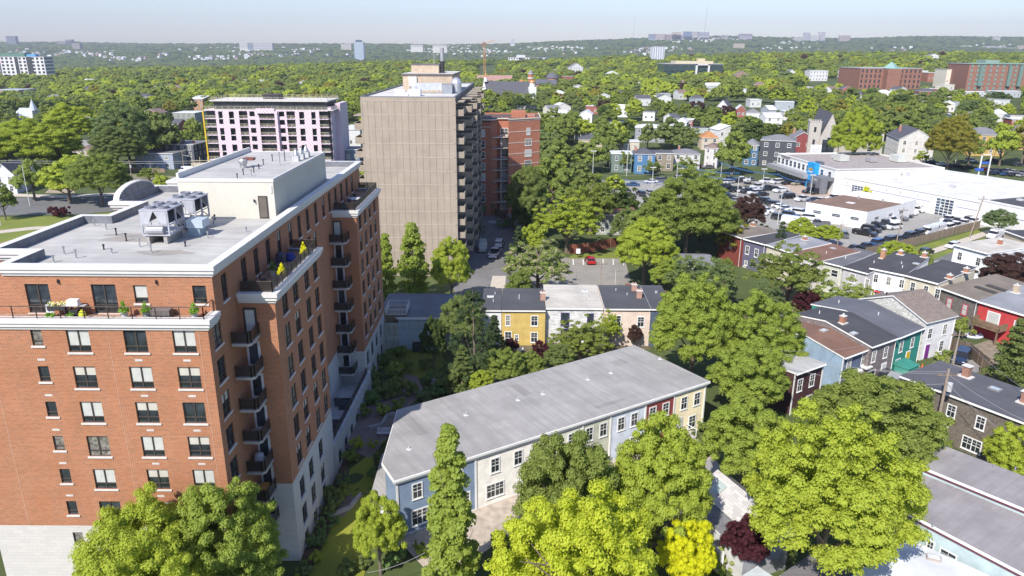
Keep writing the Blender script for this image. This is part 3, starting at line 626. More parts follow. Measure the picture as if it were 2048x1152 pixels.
m = MB(); m.box(-.65, -.2, .55, .65, .2, .85); m.build('trough', [DARK], o); m = MB(); [m.box(x, y, 0, x+.06, y+.06, .55) for x in (-.6, .54) for y in (-.18, .12)]; m.build('stand', [DARK], o)
m = MB()
for i in range(160):
    q = Vector((rnd.uniform(-.65, .65), rnd.uniform(-.22, .22), rnd.uniform(.85, 1.1))); m.face([q, q+Vector((.07, 0, .03)), q+Vector((.07, .05, .07)), q+Vector((0, .06, .04))], i % 3)
m.build('flowers', [mat('leaf', (.12,.2,.03), nm='leaf_pot'), P_((.7,.6,.05)), P_((.7,.7,.65))], o)
p = GY(150, 622, 50.4); o = empty('barbecue', (p.x, 50.4, TZ), 0, 'gas barbecue with a white hood and side shelves on the front terrace', 'barbecue')
m = MB(); m.prism([(-.42, -.28), (.42, -.28), (.42, .28), (-.42, .28)], .85, 1.05); m.prism([(-.4, -.2), (.4, -.2), (.36, .25), (-.36, .25)], 1.052, 1.35); m.build('hood', [P_((.75,.74,.74), .3)], o)
m = MB(); m.box(-.85, -.25, .85, -.44, .25, .9); m.box(.44, -.25, .85, .85, .25, .9); m.build('side_shelf', [P_((.4,.4,.42), .4)], o)
m = MB(); [m.box(x, y, 0, x+.07, y+.07, .85) for x in (-.4, .33) for y in (-.25, .18)]; m.box(-.4, -.25, .1, .4, .25, .6); m.build('cart', [DARK], o)
p = GY(320, 622, 50.5); o = empty('patio_box', (p.x, 50.5, TZ), 0, 'long grey-brown cushion box standing on the front terrace', 'storage box'); m = MB(); m.box(-.8, -.35, 0, .8, .35, .55); m.build('box', [mat('planks', (.16,.14,.13), nm='grey_boards')], o); m = MB(); m.box(-.84, -.39, .55, .84, .39, .63); m.build('lid', [P_((.15,.13,.13))], o)
def chair(label, x, y, rz, z=TZ, c=DARK, grp=None):
    o = empty('patio_chair', (x, y, z), rz, label, 'chair', grp); m = MB(); m.box(-.25, -.25, .38, .25, .25, .45); m.build('seat', [c], o); m = MB(); m.prism([(-.25, .2), (.25, .2), (.25, .27), (-.25, .27)], .45, .95); m.build('backrest', [c], o)
    for a in (-.22, .18):
        for b2 in (-.22, .18): m = MB(); m.box(a, b2, 0, a+.04, b2+.04, .38); m.build('leg', [DARK], o)
p = GY(98, 612, 50.2); chair('white folding chair left of the flower trough on the front terrace', p.x, 50.2, .5, c=P_((.7,.7,.7)))
def tb(label, x, y, z=TZ, r=.5, c=DARK):
    o = empty('patio_table', (x, y, z), 0, label, 'table'); m = MB(); m.cyl(0, 0, .68, .72, r, r, 14); m.build('table_top', [c], o); m = MB(); m.cyl(0, 0, 0, .68, .06, .05, 8); m.build('leg', [DARK], o)
potplant('pale pot with a spiky palm on the long side terrace', (-20.8, 60.8, TZ), (.45,.42,.38), .3, .6, (.08,.12,.04)); potplant('clipped yellow-green shrub at the near railing of the long side terrace', (-19.75, 60.0, TZ), (.25,.2,.15), .3, .5, (.38,.38,.02), n=260, hh=.8)
potplant('clipped yellow-green shrub at the far end of the long side terrace', (-19.75, 66.8, TZ), (.25,.2,.15), .3, .5, (.38,.38,.02), n=260, hh=.9)
potplant('grey leafy pot at the near corner of the long side terrace', (-21.2, 56.2, TZ), (.3,.35,.38), .3, .35, (.09,.13,.05))
chair('dark armchair near the front of the long side terrace', -20.9, 58.5, 2.0); chair('dark armchair beside the round table on the long side terrace', -20.1, 61.6, -.6); tb('round dark table on the long side terrace', -20.6, 62.3)
o = empty('covered_grill', (-21.2, 64.4, TZ), 0, 'dark covered barbecue against the wall of the long side terrace', 'barbecue'); m = MB(); m.box(-.35, -.5, 0, .35, .5, .95); m.lathe(0, 0, [(.4, .95), (.36, 1.15), (.1, 1.28)], 12); m.build('cover', [P_((.05,.05,.08))], o)
o = empty('cushion_stack', (-20.8, 66.0, TZ), 0, 'deep blue cushions piled on the long side terrace', 'cushions'); m = MB(); m.lathe(0, 0, [(.5, 0), (.55, .2), (.5, .4), (.45, .45), (.4, .65), (.02, .7)], 12); m.build('cushion', [P_((.02,.04,.25))], o)
tb('white rectangular table on the far side terrace', -20.3, 93.0, c=P_((.6,.6,.62)), r=.8); chair('dark lounge chair near the white table on the far side terrace', -20.6, 91.0, .4); chair('dark lounge chair behind the white table on the far side terrace', -20.6, 95.0, 2.4)
o = empty('blue_ball', (-21.0, 89.5, TZ), 0, 'small turquoise round cushion on the far side terrace', 'cushion'); m = MB(); m.lathe(0, 0, [(.05, 0), (.3, .15), (.34, .35), (.2, .6), (.02, .65)], 12); m.build('cushion', [P_((.05,.35,.5))], o)
for y_, nm, lb in ((74.5, 0, 'dark covered grill on the shaded lower terrace nearest the front'), (80.5, 1, 'dark covered sofa on the shaded lower terrace')):
    o = empty('covered_furniture', (-20.3, y_, 1.6), 0, lb, 'furniture'); m = MB(); m.prism([(-.6, -.8), (.6, -.8), (.6, .8), (-.6, .8)], 0, .7); m.lathe(0, 0, [(.6, .7), (.5, .95), (.05, 1.05)], 10); m.build('cover', [P_((.07,.08,.10))], o)
for k, c, lb in ((4, (.4,.4,.42), 'pale draped grill on the fifth corner balcony from the top'), (5, (.5,.25,.06), 'orange wooden bench on the sixth corner balcony from the top')):
    o = empty('balcony_bench' if k == 5 else 'draped_grill', (-21.3, 54.4, 21.1-2.88*(k-.0)), 0, lb, 'furniture'); m = MB()
    if k == 4: m.lathe(0, 0, [(.5, 0), (.45, .6), (.35, 1.0), (.05, 1.15)], 12)
    else: m.box(-.2, -.6, .75, .5, .5, .82)
    m.build('cover' if k == 4 else 'top', [P_(c)], o)
    if k == 5: m = MB(); m.box(-.1, -.5, 0, 0, .4, .75); m.build('leg', [WOOD], o)
# ================================================================ concrete tower
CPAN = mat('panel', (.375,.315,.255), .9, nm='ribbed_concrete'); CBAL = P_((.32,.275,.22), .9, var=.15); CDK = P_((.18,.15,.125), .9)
TX0, TX1, TY0, TY1, TZt = -28.6, -10.85, 141.0, 209.0, 34.9
tb_ = Bd('apartment_tower', 'tall beige precast concrete apartment tower with blank ribbed end wall and stacked side balconies', 'building', (TX0, TY0, 0)); W, D = TX1-TX0, TY1-TY0
cp = tb_.mb('wall', [CPAN, CDK, P_((.46,.41,.35), .9, var=.15)]); fh = 2.64
for (a, b, axis) in (('F', W, 0),):
    n = 14
    for k in range(13):
        z1 = TZt-.65-k*fh if k else TZt-.65; z0 = z1-fh+.05
        for i in range(n):
            x0, x1 = W*i/n+.02, W*(i+1)/n-.02; cp.box(x0, -.06+rnd.uniform(-.012, .012), max(z0, -1), x1, .2, z1, 0)
        cp.box(0, -.10, z1-.02, W, .2, z1+.07, 2)
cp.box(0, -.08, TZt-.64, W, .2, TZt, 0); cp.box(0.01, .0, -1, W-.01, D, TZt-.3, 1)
m = tb_.mb('fin_wall', CPAN); m.box(-.05, -.1, -1, .25, .5, TZt-.66); m.box(W-.25, -.1, -1, W+.05, .5, TZt-.66)
RL = mat('roof', (.55,.54,.51), .9, nm='roof_pale', seam=3, sf=.08, st=.2); m = tb_.mb('roof', [RL, P_((.12,.13,.16))])
m.box(.2, .2, TZt-.29, W-.2, D-.2, TZt-.12, 0)
for q in ((0, 0, W, .22), (0, .22, .3, D), (W-.3, .22, W, D), (.3, D-.3, W-.3, D)): m.box(q[0]-.05, q[1]-.05, TZt-.28, q[2]+.05, q[3]+.05, TZt+.14, 1)
# side balconies: solid precast fronts, slabs, dark glazing behind
nb = 7; by = [3.0+i*9.6 for i in range(nb)]
def tbal(side, y, z, top=False, dp=1.6):
    s = 1 if side > 0 else -1; x = W if s > 0 else 0; m = MB()
    if top: m.box(min(x, x+s*(dp+.1)), y-2.4, z+2.35, max(x, x+s*(dp+.1)), y+2.4, z+2.5)
    m.box(min(x+s*.02, x+s*dp), y-2.2, z-.2, max(x+s*.02, x+s*dp), y+2.2, z); m.box(min(x+s*.05, x+s*dp), y-2.3, z-.2, max(x+s*.05, x+s*dp), y-2.16, z+1.0)
    m.box(min(x+s*(dp-.15), x+s*dp), y-2.15, z-.2, max(x+s*(dp-.15), x+s*dp), y+2.2, z+1.1); m.box(min(x+s*.05, x+s*dp), y+2.2, z-.25, max(x+s*.05, x+s*dp), y+2.35, z+1.1)
    return m
cnt = 0; ex = MB(); g = MB()
for k in range(13):
    z = TZt-.7-fh*(k+1)+.1
    for i, y in enumerate(by):
        mm = tbal(1, y, z, k == 0, 1.5 if i == 0 else 2.5 if i % 2 else 3.1); cnt += 1
        if z < .5: continue
        mm.build('balcony', [CBAL], tb_.root)
    g.box(W+.0, 1, z+.3, W+.03, D-1, z+2.2)
    if 0 < k < 12: 
        mm = tbal(-1, by[0], z, k == 1); mm.build('balcony', [CBAL], tb_.root)
g.build('glazing', [GLASS], tb_.root)
m = tb_.mb('rooftop_house', [P_((.46,.37,.28), .9, var=.15), P_((.13,.12,.13)), RL])
x0, x1, y0, y1 = 5.0, 15.6, 21.0, 44; m.box(x0, y0, TZt-.1, x1, y1, 38.3, 0, 2); m.box(x0-.25, y0-.25, 38.3, x1+.25, y1+.25, 38.6, 1, 2); m.box(6.3, 25.5, 38.6, 12.3, 36, 40.3, 0); m.box(6.2, 25.4, 40.3, 12.4, 36.1, 40.45, 1)
m = MB(); m.cyl(0, 0, 0, 5.4, .45, .45, 14, 0); m.cyl(0, 0, 0, 2.6, .5, .5, 14, 1); m.build('flue', [STEEL, DARK], tb_.root, (13.0, 26.5, 38.5))
m = MB(); m.box(6.3, 20.6, 36.0, 8.0, 20.98, 38.0); m.build('louvre', [P_((.6,.6,.6))], tb_.root)
for x, y, h in ((10.0, 26, 3.0), (11.4, 25.6, 2.4), (10.8, 30, 2.6)): m = MB(); m.cyl(0, 0, 0, h, .05, .04, 6); m.build('antenna', [STEEL], tb_.root, (x, y, 40.4))
m = MB(); m.box(8.2, 16.2, 35.4, 13.8, 17.6, 36.9); m.cyl(8.1, 16.9, 34.8, 36.2, .9, .9, 12)
for x in (9, 11, 13): m.box(x, 16.5, 34.8, x+.15, 17.3, 35.4)
m.build('duct', [P_((.62,.64,.67), .35, metal=.6)], tb_.root)
m = MB(); m.box(13.9, 14.6, 34.8, 16.0, 17.8, 36.6); m.prism([(13.9, 14.6), (16, 14.6), (16, 17.8), (13.9, 17.8)], 36.6, lambda p: 36.61+.9*math.sin(min(1, (p[1]-14.6)/3.2)*3.0)); m.build('air_handler', [P_((.34,.36,.40), .4, metal=.5)], tb_.root)
m = MB(); m.lathe(16.6, 18.5, [(1.1, 34.8), (1.1, 36.9), (.9, 37.5), (.4, 37.9), (.02, 38)], 14); m.build('duct', [P_((.58,.60,.63), .35, metal=.6)], tb_.root)
m = MB(); m.box(5.4, 7, 34.8, 7.4, 9, 35.9); m.box(8.1, 6.5, 34.8, 10.4, 9, 36.0); m.box(7.5, 6.2, 34.8, 8.0, 8, 35.4); m.build('rooftop_unit', [P_((.70,.70,.70), .5)], tb_.root)
tb_.done()
# ================================================================ red-brick block behind the tower
RB = mat('brick', (.40,.135,.075), .85, nm='brick_red', bh=.15, bw=.4); BAND = P_((.60,.54,.46), .8); FWN = P_((.6,.58,.54))
rbx = Bd('brick_block', 'eight-storey red-brown brick block with pale bands and corner balconies, right of the concrete tower', 'building', (-12.5, 199, 0)); fh = 2.95
def rw(u, w_, k, h=1.7): return (u, .9+fh*k, w_, h, 'sash' if w_ < 1.5 else 'wide', pick(GLASS, BLIND, CURT))
rbx.wall((0, 0), (6.6, 0), -1, 25.6, RB, [rw(4.4, 1.0, k) for k in range(8)])
rbx.wall((6.6, 0), (8.2, 1.0), -1, 25.9, RB)
rbx.wall((8.2, 4.2), (11.3, 4.2), -1, 25.9, RB, [rw(1.9, 1.9, k) for k in range(8)])
rbx.wall((8.2, 1), (8.2, 4.2), -1, 25.9, RB); rbx.wall((11.3, 4.2), (11.3, 1.6), -1, 25.9, RB)
rbx.wall((11.3, 1.6), (20.0, 7.6), -1, 25.9, RB, [(rw(6.6, 2.0, k) if k < 7 else rw(6.6, 1.0, k)) for k in range(8)])
rbx.wall((20, 7.6), (20, 24), -1, 25.9, RB, [rw(u, 1.2, k) for k in range(3, 8) for u in (3, 8, 13)]); rbx.wall((20, 24), (0, 24), -1, 25.9, RB); rbx.wall((0, 24), (0, 0), -1, 25.6, RB)
m = rbx.mb('roof', [P_((.12,.075,.07), .9)]); m.prism([(0, 0), (6.6, 0), (8.2, 1), (8.2, 4.2), (11.3, 4.2), (11.3, 1.6), (20, 7.6), (20, 24), (0, 24)], 25.3, 25.5, bottom=False)
bm = rbx.mb('stone_band', BAND)
def band(a, b, z, t=.16, o=.06):
    a = Vector((*a, 0)); b = Vector((*b, 0)); d = (b-a).normalized(); n = Vector((d.y, -d.x, 0)); q = [a+n*o, b+n*o, b-n*.05, a-n*.05]; bm.prism([(v.x, v.y) for v in q], z, z+t)
for k in range(2, 9): band((11.3, 1.6), (20, 7.6), 2.2+fh*k-.45)
for a, b in (((0, 0), (6.6, 0)), ((6.6, 0), (8.2, 1)), ((8.2, 4.2), (11.3, 4.2)), ((11.3, 1.6), (20, 7.6)), ((20, 7.6), (20, 24))): band(a, b, 25.75, .3, .2)
band((0, 0), (6.6, 0), 23.9)
for k in range(7):
    z = 3.6+fh*k; m = MB(); m.prism([(7.0, -.6), (11.2, 1.5), (11.2, 4.1), (8.2, 4.1), (8.2, .9), (6.7, .05)], z-.2, z); o = m.build('balcony', [BAND if k == 6 else CONC], rbx.root); railing(o, [(7.0, -.5), (11.1, 1.55)], z, 1.0, 1.4)
m = MB(); m.box(0, 0, 0, .35, .35, 21); m.build('column', [CONC], rbx.root, (9.2, 1.0, .5))
m = MB(); m.box(12, 12, 25.5, 16, 18, 27.2); m.build('lift_house', [RB], rbx.root); m = MB(); m.box(16.5, 9, 25.5, 18.6, 12, 26.4); m.build('plant_box', [RB], rbx.root)
rbx.done()
# entrance canopy in the shaded court
o = empty('entrance_canopy', (-11.0, 189, 0), 0, 'small dark flat entrance canopy with a pale rim in the shaded court beside the tower', 'canopy'); m = MB(); m.box(0, 0, 3.2, 3.2, 7, 3.55, 0, 1); m.build('roof', [CONC, P_((.05,.045,.05))], o)
for a in (.2, 2.8):
    for b in (.2, 6.6): m = MB(); m.box(a, b, 0, a+.2, b+.2, 3.2); m.build('post', [CONC], o)
# ================================================================ block under construction
WR = mat('wrap', (.70,.62,.68), .8, nm='house_wrap'); TAN = P_((.52,.45,.33), .8, var=.2); OPEN = P_((.035,.04,.045), .5, var=.6, scale=.7)
A0 = Vector((-117.0, 283.0)); B1 = Vector((-70.5, 283.0)); cb = Bd('building_under_construction', 'unfinished apartment block wrapped in white and pink printed sheathing with timber guard rails', 'building', (A0.x, A0.y, 0), 0)
L = 47.0; H0 = 21.6; D_ = 22; fl = H0/7
cw = cb.mb('wall', [WR]); cols = [('s',0,4.2),('p',4.2,8),('o',5,6.6,1),('p',8,12.4)]
# solid sheathing strips, recessed bays and tall dark openings
strips = [(4.4,12.6),(16.0,17.0),(19.0,20.4),(26.2,28.0),(30.6,31.4),(34.6,43.6)]
def opn(x0, x1, z0, z1): return ((x0+x1)/2, z0, x1-x0, z1-z0, 'open')
mfr = MB(); holes = []
for k in range(7):
    z0 = k*fl+.35; z1 = (k+1)*fl-.35
    holes += [(16.9+.0, 19.1-.0, z0+.6, z1)] if False else []
def hw(x0, x1, hs):
    us = sorted({x0, x1}|{h[0] for h in hs}|{h[1] for h in hs}); zs = sorted({0, H0}|{h[2] for h in hs}|{h[3] for h in hs})
    for i in range(len(us)-1):
        for j in range(len(zs)-1):
            um, zm = (us[i]+us[i+1])/2, (zs[j]+zs[j+1])/2
            if any(h[0] < um < h[1] and h[2] < zm < h[3] for h in hs): continue
            cw.face([(us[i], -.0, zs[j]), (us[i+1], -.0, zs[j]), (us[i+1], 0, zs[j+1]), (us[i], 0, zs[j+1])])
hs = []
for a in (5.4, 9.4, 36.0, 40.6):
    wd = 1.6 if a in (5.4, 40.6) else 1.9
    for k in (0, 2, 4): hs.append((a, a+wd, (k+.35)*fl+fl, (k+2)*fl+fl-.45))
    hs.append((a, a+wd, .4, fl-.2))
for k in range(7):
    z0, z1 = k*fl+.5, (k+1)*fl-.35
    hs += [(17.2, 19.2, z0+.4, z1), (28.4, 30.4, z0+.4, z1), (13.2, 16.4, k*fl+.1, (k+1)*fl-.25), (20.8, 26.6, k*fl+.1, (k+1)*fl-.25), (31.2, 34.4, k*fl+.1, (k+1)*fl-.25)]
    hs += [(.0, 4.3, k*fl+.1, (k+1)*fl-.2), (43.6, 47.0, k*fl+.1, (k+1)*fl-.2)]
hw(0, L, hs)
cb.mb('wall', [WR]).box(L+.5, 2, 0, L+.6, D_, H0+1.4); cw.box(L-4+.02, 3.2, 0, L+.5, 3.5, H0+1.4); cw.box(L+.6, 9, 0, L+2.6, D_, H0+2.2); cw.box(27.0, -1.1, 0, 28.0, 0, H0-.2); cw.box(20.0, -1.1, H0-1.0, 27.0, -.02, H0+.8)
m = MB(); m.box(.2, 1.6, 0, L-.2, D_, H0-.2); m.build('inner_core', [OPEN], cb.root)
for k in range(8):
    m = MB(); m.box(0, .03, k*fl-.2, L, 3, k*fl+.08); m.build('floor_slab', [CONCW], cb.root)
for k in range(7):
    for x0, x1 in ((.1, 4.2), (13.3, 16.3), (20.9, 26.5), (31.3, 34.3), (43.7, 46.9)):
        gr = MB()
        for zz in (.55, 1.1): gr.box(x0, -.06, k*fl+zz, x1, -.01, k*fl+zz+.12)
        gr.box((x0+x1)/2, -.08, k*fl+.1, (x0+x1)/2+.1, -.0, k*fl+1.2); gr.build('guard_rail', [TAN], cb.root)
def grail(pts, z, name='guard_rail'):
    m = MB()
    for a, b in zip(pts, pts[1:]):
        Lq = math.dist(a, b); n = max(1, round(Lq/2.4))
        for zz in (.5, 1.05): m.tube((*a, z+zz), (*b, z+zz), .06, n=4)
        for i in range(n+1): m.box(a[0]+(b[0]-a[0])*i/n-.05, a[1]+(b[1]-a[1])*i/n-.05, z, a[0]+(b[0]-a[0])*i/n+.05, a[1]+(b[1]-a[1])*i/n+.05, z+1.2)
    m.build(name, [TAN], cb.root)
m = MB(); m.box(0, 0, H0, L+2, D_, H0+.25); m.box(3.2, 2.4, H0+.25, L-1.4, D_-2, H0+3.2, 1); m.box(2.0, 1.2, H0+3.2, L-.2, D_-1, H0+3.6); m.box(20, 9, H0+3.6, 26, 15, H0+5.2, 1); m.box(19.8, 8.8, H0+5.2, 26.2, 15.2, H0+5.4, 2); m.build('penthouse_floor', [CONCW, OPEN, P_((.08,.05,.05))], cb.root)
grail([(0, D_), (0, .1), (L, .1), (L+2, .1), (L+2, D_)], H0+.25); grail([(2.1, D_-1.2), (2.1, 1.3), (L-.3, 1.3), (L-.3, D_-1.2), (2.1, D_-1.2)], H0+3.6)
m = MB(); m.box(-.5, -.3, -.5, -.05, .1, H0); m.build('hoist_mast', [P_((.65,.45,.03), .5)], cb.root)
m = MB(); m.box(-6, -3, 0, 6, -1, 2.0); [m.box(x, -3.2, 0, x+.15, -3, 4.5) for x in (-5.5, -2.5, .5, 3.5)]; m.box(-6, -3.3, 3.0, 6, -3.2, 3.15); m.build('scaffold', [TAN], cb.root)
cb.done()
# ================================================================ the long grey-roofed row
RGREY = mat('roof', (.335,.325,.315), .85, nm='roof_row', ang=R(90), seam=1.05, sf=.24, st=.5)
E0 = Vector((-10.35, 57.5, 0)); E1 = Vector((22.9, 78.5, 0)); d_ = (E1-E0).normalized(); an = math.atan2(d_.y, d_.x); LR = (E1-E0).length
def loc2(p, o=E0, a=an): v = Vector((p[0], p[1], 0))-Vector((o.x, o.y, 0)); return (v.x*math.cos(a)+v.y*math.sin(a), -v.x*math.sin(a)+v.y*math.cos(a))
rw_ = Bd('townhouse_row', 'long two-storey clapboard row in several colours under one pale grey flat roof', 'row house', (E0.x, E0.y, 0), an)
S = lambda c: mat('siding', c, .7, nm='clapboard')
SB, SC, SG, SP, SM, SY = S((.165,.225,.315)), S((.76,.73,.66)), S((.44,.45,.36)), S((.52,.57,.64)), S((.20,.04,.035)), S((.74,.66,.44))
x0 = [0, 8.6, 17.2, 25.2, 31.0, LR-.0]; hh = 6.0
def u2(L, offs, zz=3.6): return [(o, zz, .85, 1.45, 'sash') for o in offs]
units = [(0, 8.2, SB, u2(0, (2.0, 6.3))+[(2.4, .75, 2.0, 1.5, 'wide'), (6.6, .9, 1.7, 1.4, 'wide')], 'slate blue clapboard wall'),
         (8.2, 15.2, SC, u2(0, (2.2, 4.9))+[(2.2, .85, 1.9, 1.4, 'wide')], 'cream clapboard wall'),
         (15.2, 21.2, S((.64,.64,.53)), u2(0, (2.4, 4.6))+[(4.6, .8, 1.4, 1.3, 'wide')], 'pale green clapboard wall'),
         (21.2, 25.0, SG, u2(0, (.9, 2.8))+[(1.2, .1, .95, 2.1, 'door', (.1,.09,.08))], 'sage green clapboard wall'),
         (25.0, 30.0, SP, u2(0, (1.5, 3.4))+[(3.6, .8, 1.2, 1.3, 'wide')], 'pale grey-blue clapboard wall'),
         (30.0, 34.4, SM, u2(0, (1.1, 3.1))+[(1.6, .7, 1.6, 1.4, 'wide')], 'dark maroon clapboard wall'),
         (34.4, LR, SY, u2(0, (1.6, 3.7))+[(3.2, .7, 1.0, 1.5, 'sash')], 'pale yellow clapboard wall')]
for i, (a, b, m_, ws, lab) in enumerate(units):
    rw_.wall((a, 0), (b, 0), -1.2, hh, m_, ws, part='wall|%d' % i); rw_.labels['wall|%d' % i] = lab
t = rw_.mb('corner_board', [TRIM])
for x in (0, 8.2, 15.2, 21.2, 25.0, 30.0, 34.4, LR): t.box(x-.1, -.07, -.5, x+.1, .0, hh)
t.box(0, -.02, -.1, LR, .0, .15)
pts = [E0, E1, Vector((16.0, 89.2, 0)), Vector((-11.95, 70.8, 0)), Vector((-11.9, 60.4, 0))]; lp = [loc2(p) for p in pts]
rw_.wall(lp[1], lp[2], -1, hh, SY); rw_.wall(lp[2], lp[3], -1, hh, SC); rw_.wall(lp[3], lp[4], -1, hh, SB); rw_.wall(lp[4], lp[0], -1, hh, SB)
cx = sum(p[0] for p in lp)/5; cy = sum(p[1] for p in lp)/5
grow = lambda k: [(cx+(p[0]-cx)*(1+k/17), cy+(p[1]-cy)*(1+k/7.5)) for p in lp]
m = rw_.mb('roof', [RGREY, TRIM]); m.prism(grow(.38), hh-.02, hh+.22, 1, 1); m.prism(grow(.30), hh+.2201, hh+.27, 1, 0); m.prism(grow(.18), hh-.32, hh-.021, 1, 1)
for px, py in ((818,898),(932,830),(1036,800),(1086,788),(1176,759),(1222,746),(1320,718)):
    p = G(px, py, hh+.27); l = loc2(p); q = MB(); q.cyl(0, 0, 0, .05, .3, .22, 10); q.cyl(0, 0, .05, .3, .07, .07, 8); q.build('vent_pipe', [P_((.5,.5,.5))], rw_.root, (l[0], l[1], hh+.27))
m = MB(); m.box(34.5, -1.7, -.1, 36.6, -.1, .55, 0); m.box(34.5, -2.3, -.1, 36.6, -1.75, .3, 0); m.build('steps', [CONC], rw_.root)
q = MB(); q.box(35.0, -.6, .6, 35.9, -.5, .7); q.box(34.42, -1.0, .5, 36.7, -.9, 2.7) if False else None
m = MB(); m.box(35.0, -.08, .55, 35.95, -.01, 2.6); m.build('door', [P_((.55,.55,.53))], rw_.root); m = MB(); m.tube((36.6, -1.7, 1.5), (36.6, -.1, 1.5), .04); m.tube((36.6, -1.7, .5), (36.6, -1.7, 1.5), .04); m.build('handrail', [TRIM], rw_.root)
for u, v_, a_, b_, c_ in ((5, 6, 1.1, 5, .30), (12, 3, 2.1, 1.2, .38), (19, 8, 1.05, 3, .29), (27, 4, 1.05, 6, .36), (33, 9, 2.1, 1.4, .30), (9, 10, 3, 1.0, .37), (24, 1.2, 4, .6, .29)):
    m = MB(); m.box(u, v_, hh+.27, u+a_, v_+b_, hh+.278); m.build('roof_patch', [mat('roof', (c_, c_*.96, c_*.93), .85, nm='roof_patch', ang=R(90), seam=1.05, sf=.2, st=.7)], rw_.root)
# low lean-to at the blue corner
m = MB(); m.prism([(-1.6, .2), (-.15, -.7), (-.15, 1.6), (-1.6, 2.4)], -1, 2.5, 0); m.prism([(-1.8, -.1), (-.05, -1.0), (-.05, 1.8), (-1.8, 2.6)], 2.5, 2.65, 1, 1); m.build('porch', [S((.5,.52,.54)), TRIM], rw_.root)
m = MB(); q = [loc2(p) for p in (Vector((-12.0, 70.6, 0)), Vector((-13.6, 68, 0)), Vector((-13.4, 58.6, 0)), Vector((-11.9, 59.2, 0)))]; m.prism(q, -1, 2.6, 0, 1); m.build('lean_to_roof', [S((.5,.52,.54)), RGREY], rw_.root)
rw_.done()
# ================================================================ yellow / white / pink terrace
def PW(px, py, z): return G(px, py, z)
RBK = mat('roof', (.075,.078,.088), .85, nm='roof_charcoal', ang=0, seam=1.0, sf=.3, st=.5); RWT = mat('roof', (.50,.47,.42), .85, nm='roof_cream', seam=2, sf=.08, st=.35)
def wq(u, z, w_=.9, h=1.5, st='sash', p=None): return (u, z, w_, h, st, p or pick(GLASS, GLASS, CURT))
def terr(label, xa, xb, Y, d, h, wm, rm, wins, ylabel=None, chim=(), rise=.5, z=0, trim=TRIM, name='terraced_house', ang=0, grp='terraced houses in a row', skyl=()):
    b = Bd(name, label, 'house', (xa, Y, z), ang, grp); w_ = xb-xa if ang == 0 else xb
    b.wall((0, 0), (w_, 0), -1, h, wm, wins); b.wall((w_, 0), (w_, d), -1, h, wm); b.wall((w_, d), (0, d), -1, h+rise, wm); b.wall((0, d), (0, 0), -1, h, wm)
    wl = b.mb('wall', wm); wl.face([(w_, 0, h), (w_, d, h), (w_, d, h+rise)]); wl.face([(0, 0, h), (0, d, h), (0, d, h+rise)])
    r2 = b.mb('roof', [rm, trim]); r2.prism([(0, -.3), (w_, -.3), (w_, d), (0, d)], lambda p: h+rise*p[1]/d, lambda p: h+rise*p[1]/d+.25, 1, 0)
    for cx, cy, ch in chim:
        m = MB(); m.box(cx-.4, cy-.35, h-.1, cx+.4, cy+.35, h+ch, 0); m.box(cx-.47, cy-.42, h+ch, cx+.47, cy+.42, h+ch+.12, 1)
        for q in (-.2, .2): m.cyl(cx+q, cy, h+ch+.121, h+ch+.4, .11, n=8, mi=0)
        m.build('chimney', [mat('brick', (.42,.24,.18)), CONCW], b.root)
    for cx, cy in skyl:
        m = MB(); zz = h+rise*cy/d+.25; m.box(cx-.5, cy-.35, zz-.1, cx+.5, cy+.35, zz+.12, 0); m.box(cx-.4, cy-.27, zz+.121, cx+.4, cy+.27, zz+.14, 1); m.build('skylight', [TRIM, P_((.4,.45,.48), .2)], b.root)
    for i in range(2):
        q = (w_*rnd.uniform(.2, .8), d*rnd.uniform(.2, .8)); m = MB(); m.cyl(0, 0, 0, .45, .07, .07, 8); m.build('vent_pipe', [P_((.55,.55,.55))], b.root, (q[0], q[1], h+rise*q[1]/d+.2))
    return b
terr('white-walled terraced house under the charcoal roof, mostly behind the dark spruce', -4.6, -1.6, 104.5, 9, 5.6, S((.62,.62,.62)), RBK, [wq(2.0, 3.4), wq(2.0, .8)], skyl=[(1.2, 5.2)]).done()
b = terr('mustard yellow terraced house with white-framed windows and charcoal roof', -1.55, 5.1, 104.5, 9, 5.6, S((.50,.36,.10)), RBK, [wq(.95, 3.3, .55, 1.6), wq(5.0, 3.3), wq(1.0, .2, .9, 2.0), wq(2.3, .9, .45, .8), wq(5.0, .6)], skyl=())
b.done()
terr('white terraced house with navy window frames and a rust-stained pale roof', 5.2, 14.0, 105.6, 10, 5.6, mat('shingle', (.66,.66,.66), nm='white_shingle', bw=.5), RWT, [wq(3.0, 3.0, 1.1, 1.9, 'purple'), wq(6.9, 3.2, .8, 1.6, 'purple'), wq(3.2, .3, 1.4, 2.0, 'purple')], skyl=[(6.6, 7)], chim=((-.35, 3.0, 1.6),)).done()
terr('pale pink terraced house under the dark roof with twin chimneys', 14.1, 21.1, 104.6, 10, 5.9, S((.60,.49,.41)), RBK, [wq(1.9, 3.2, 1.2, 1.7), wq(5.6, 3.2)], chim=((5.9, 4.4, 1.6), (5.6, 7.6, 1.6))).done()
terr('navy blue terraced house at the right end of the terrace', 21.15, 24.6, 104.6, 10, 5.9, S((.055,.08,.13)), RBK, [wq(1.8, 3.2, 1.1, 1.7), wq(1.9, .4, 1.3, 2.0)]).done()
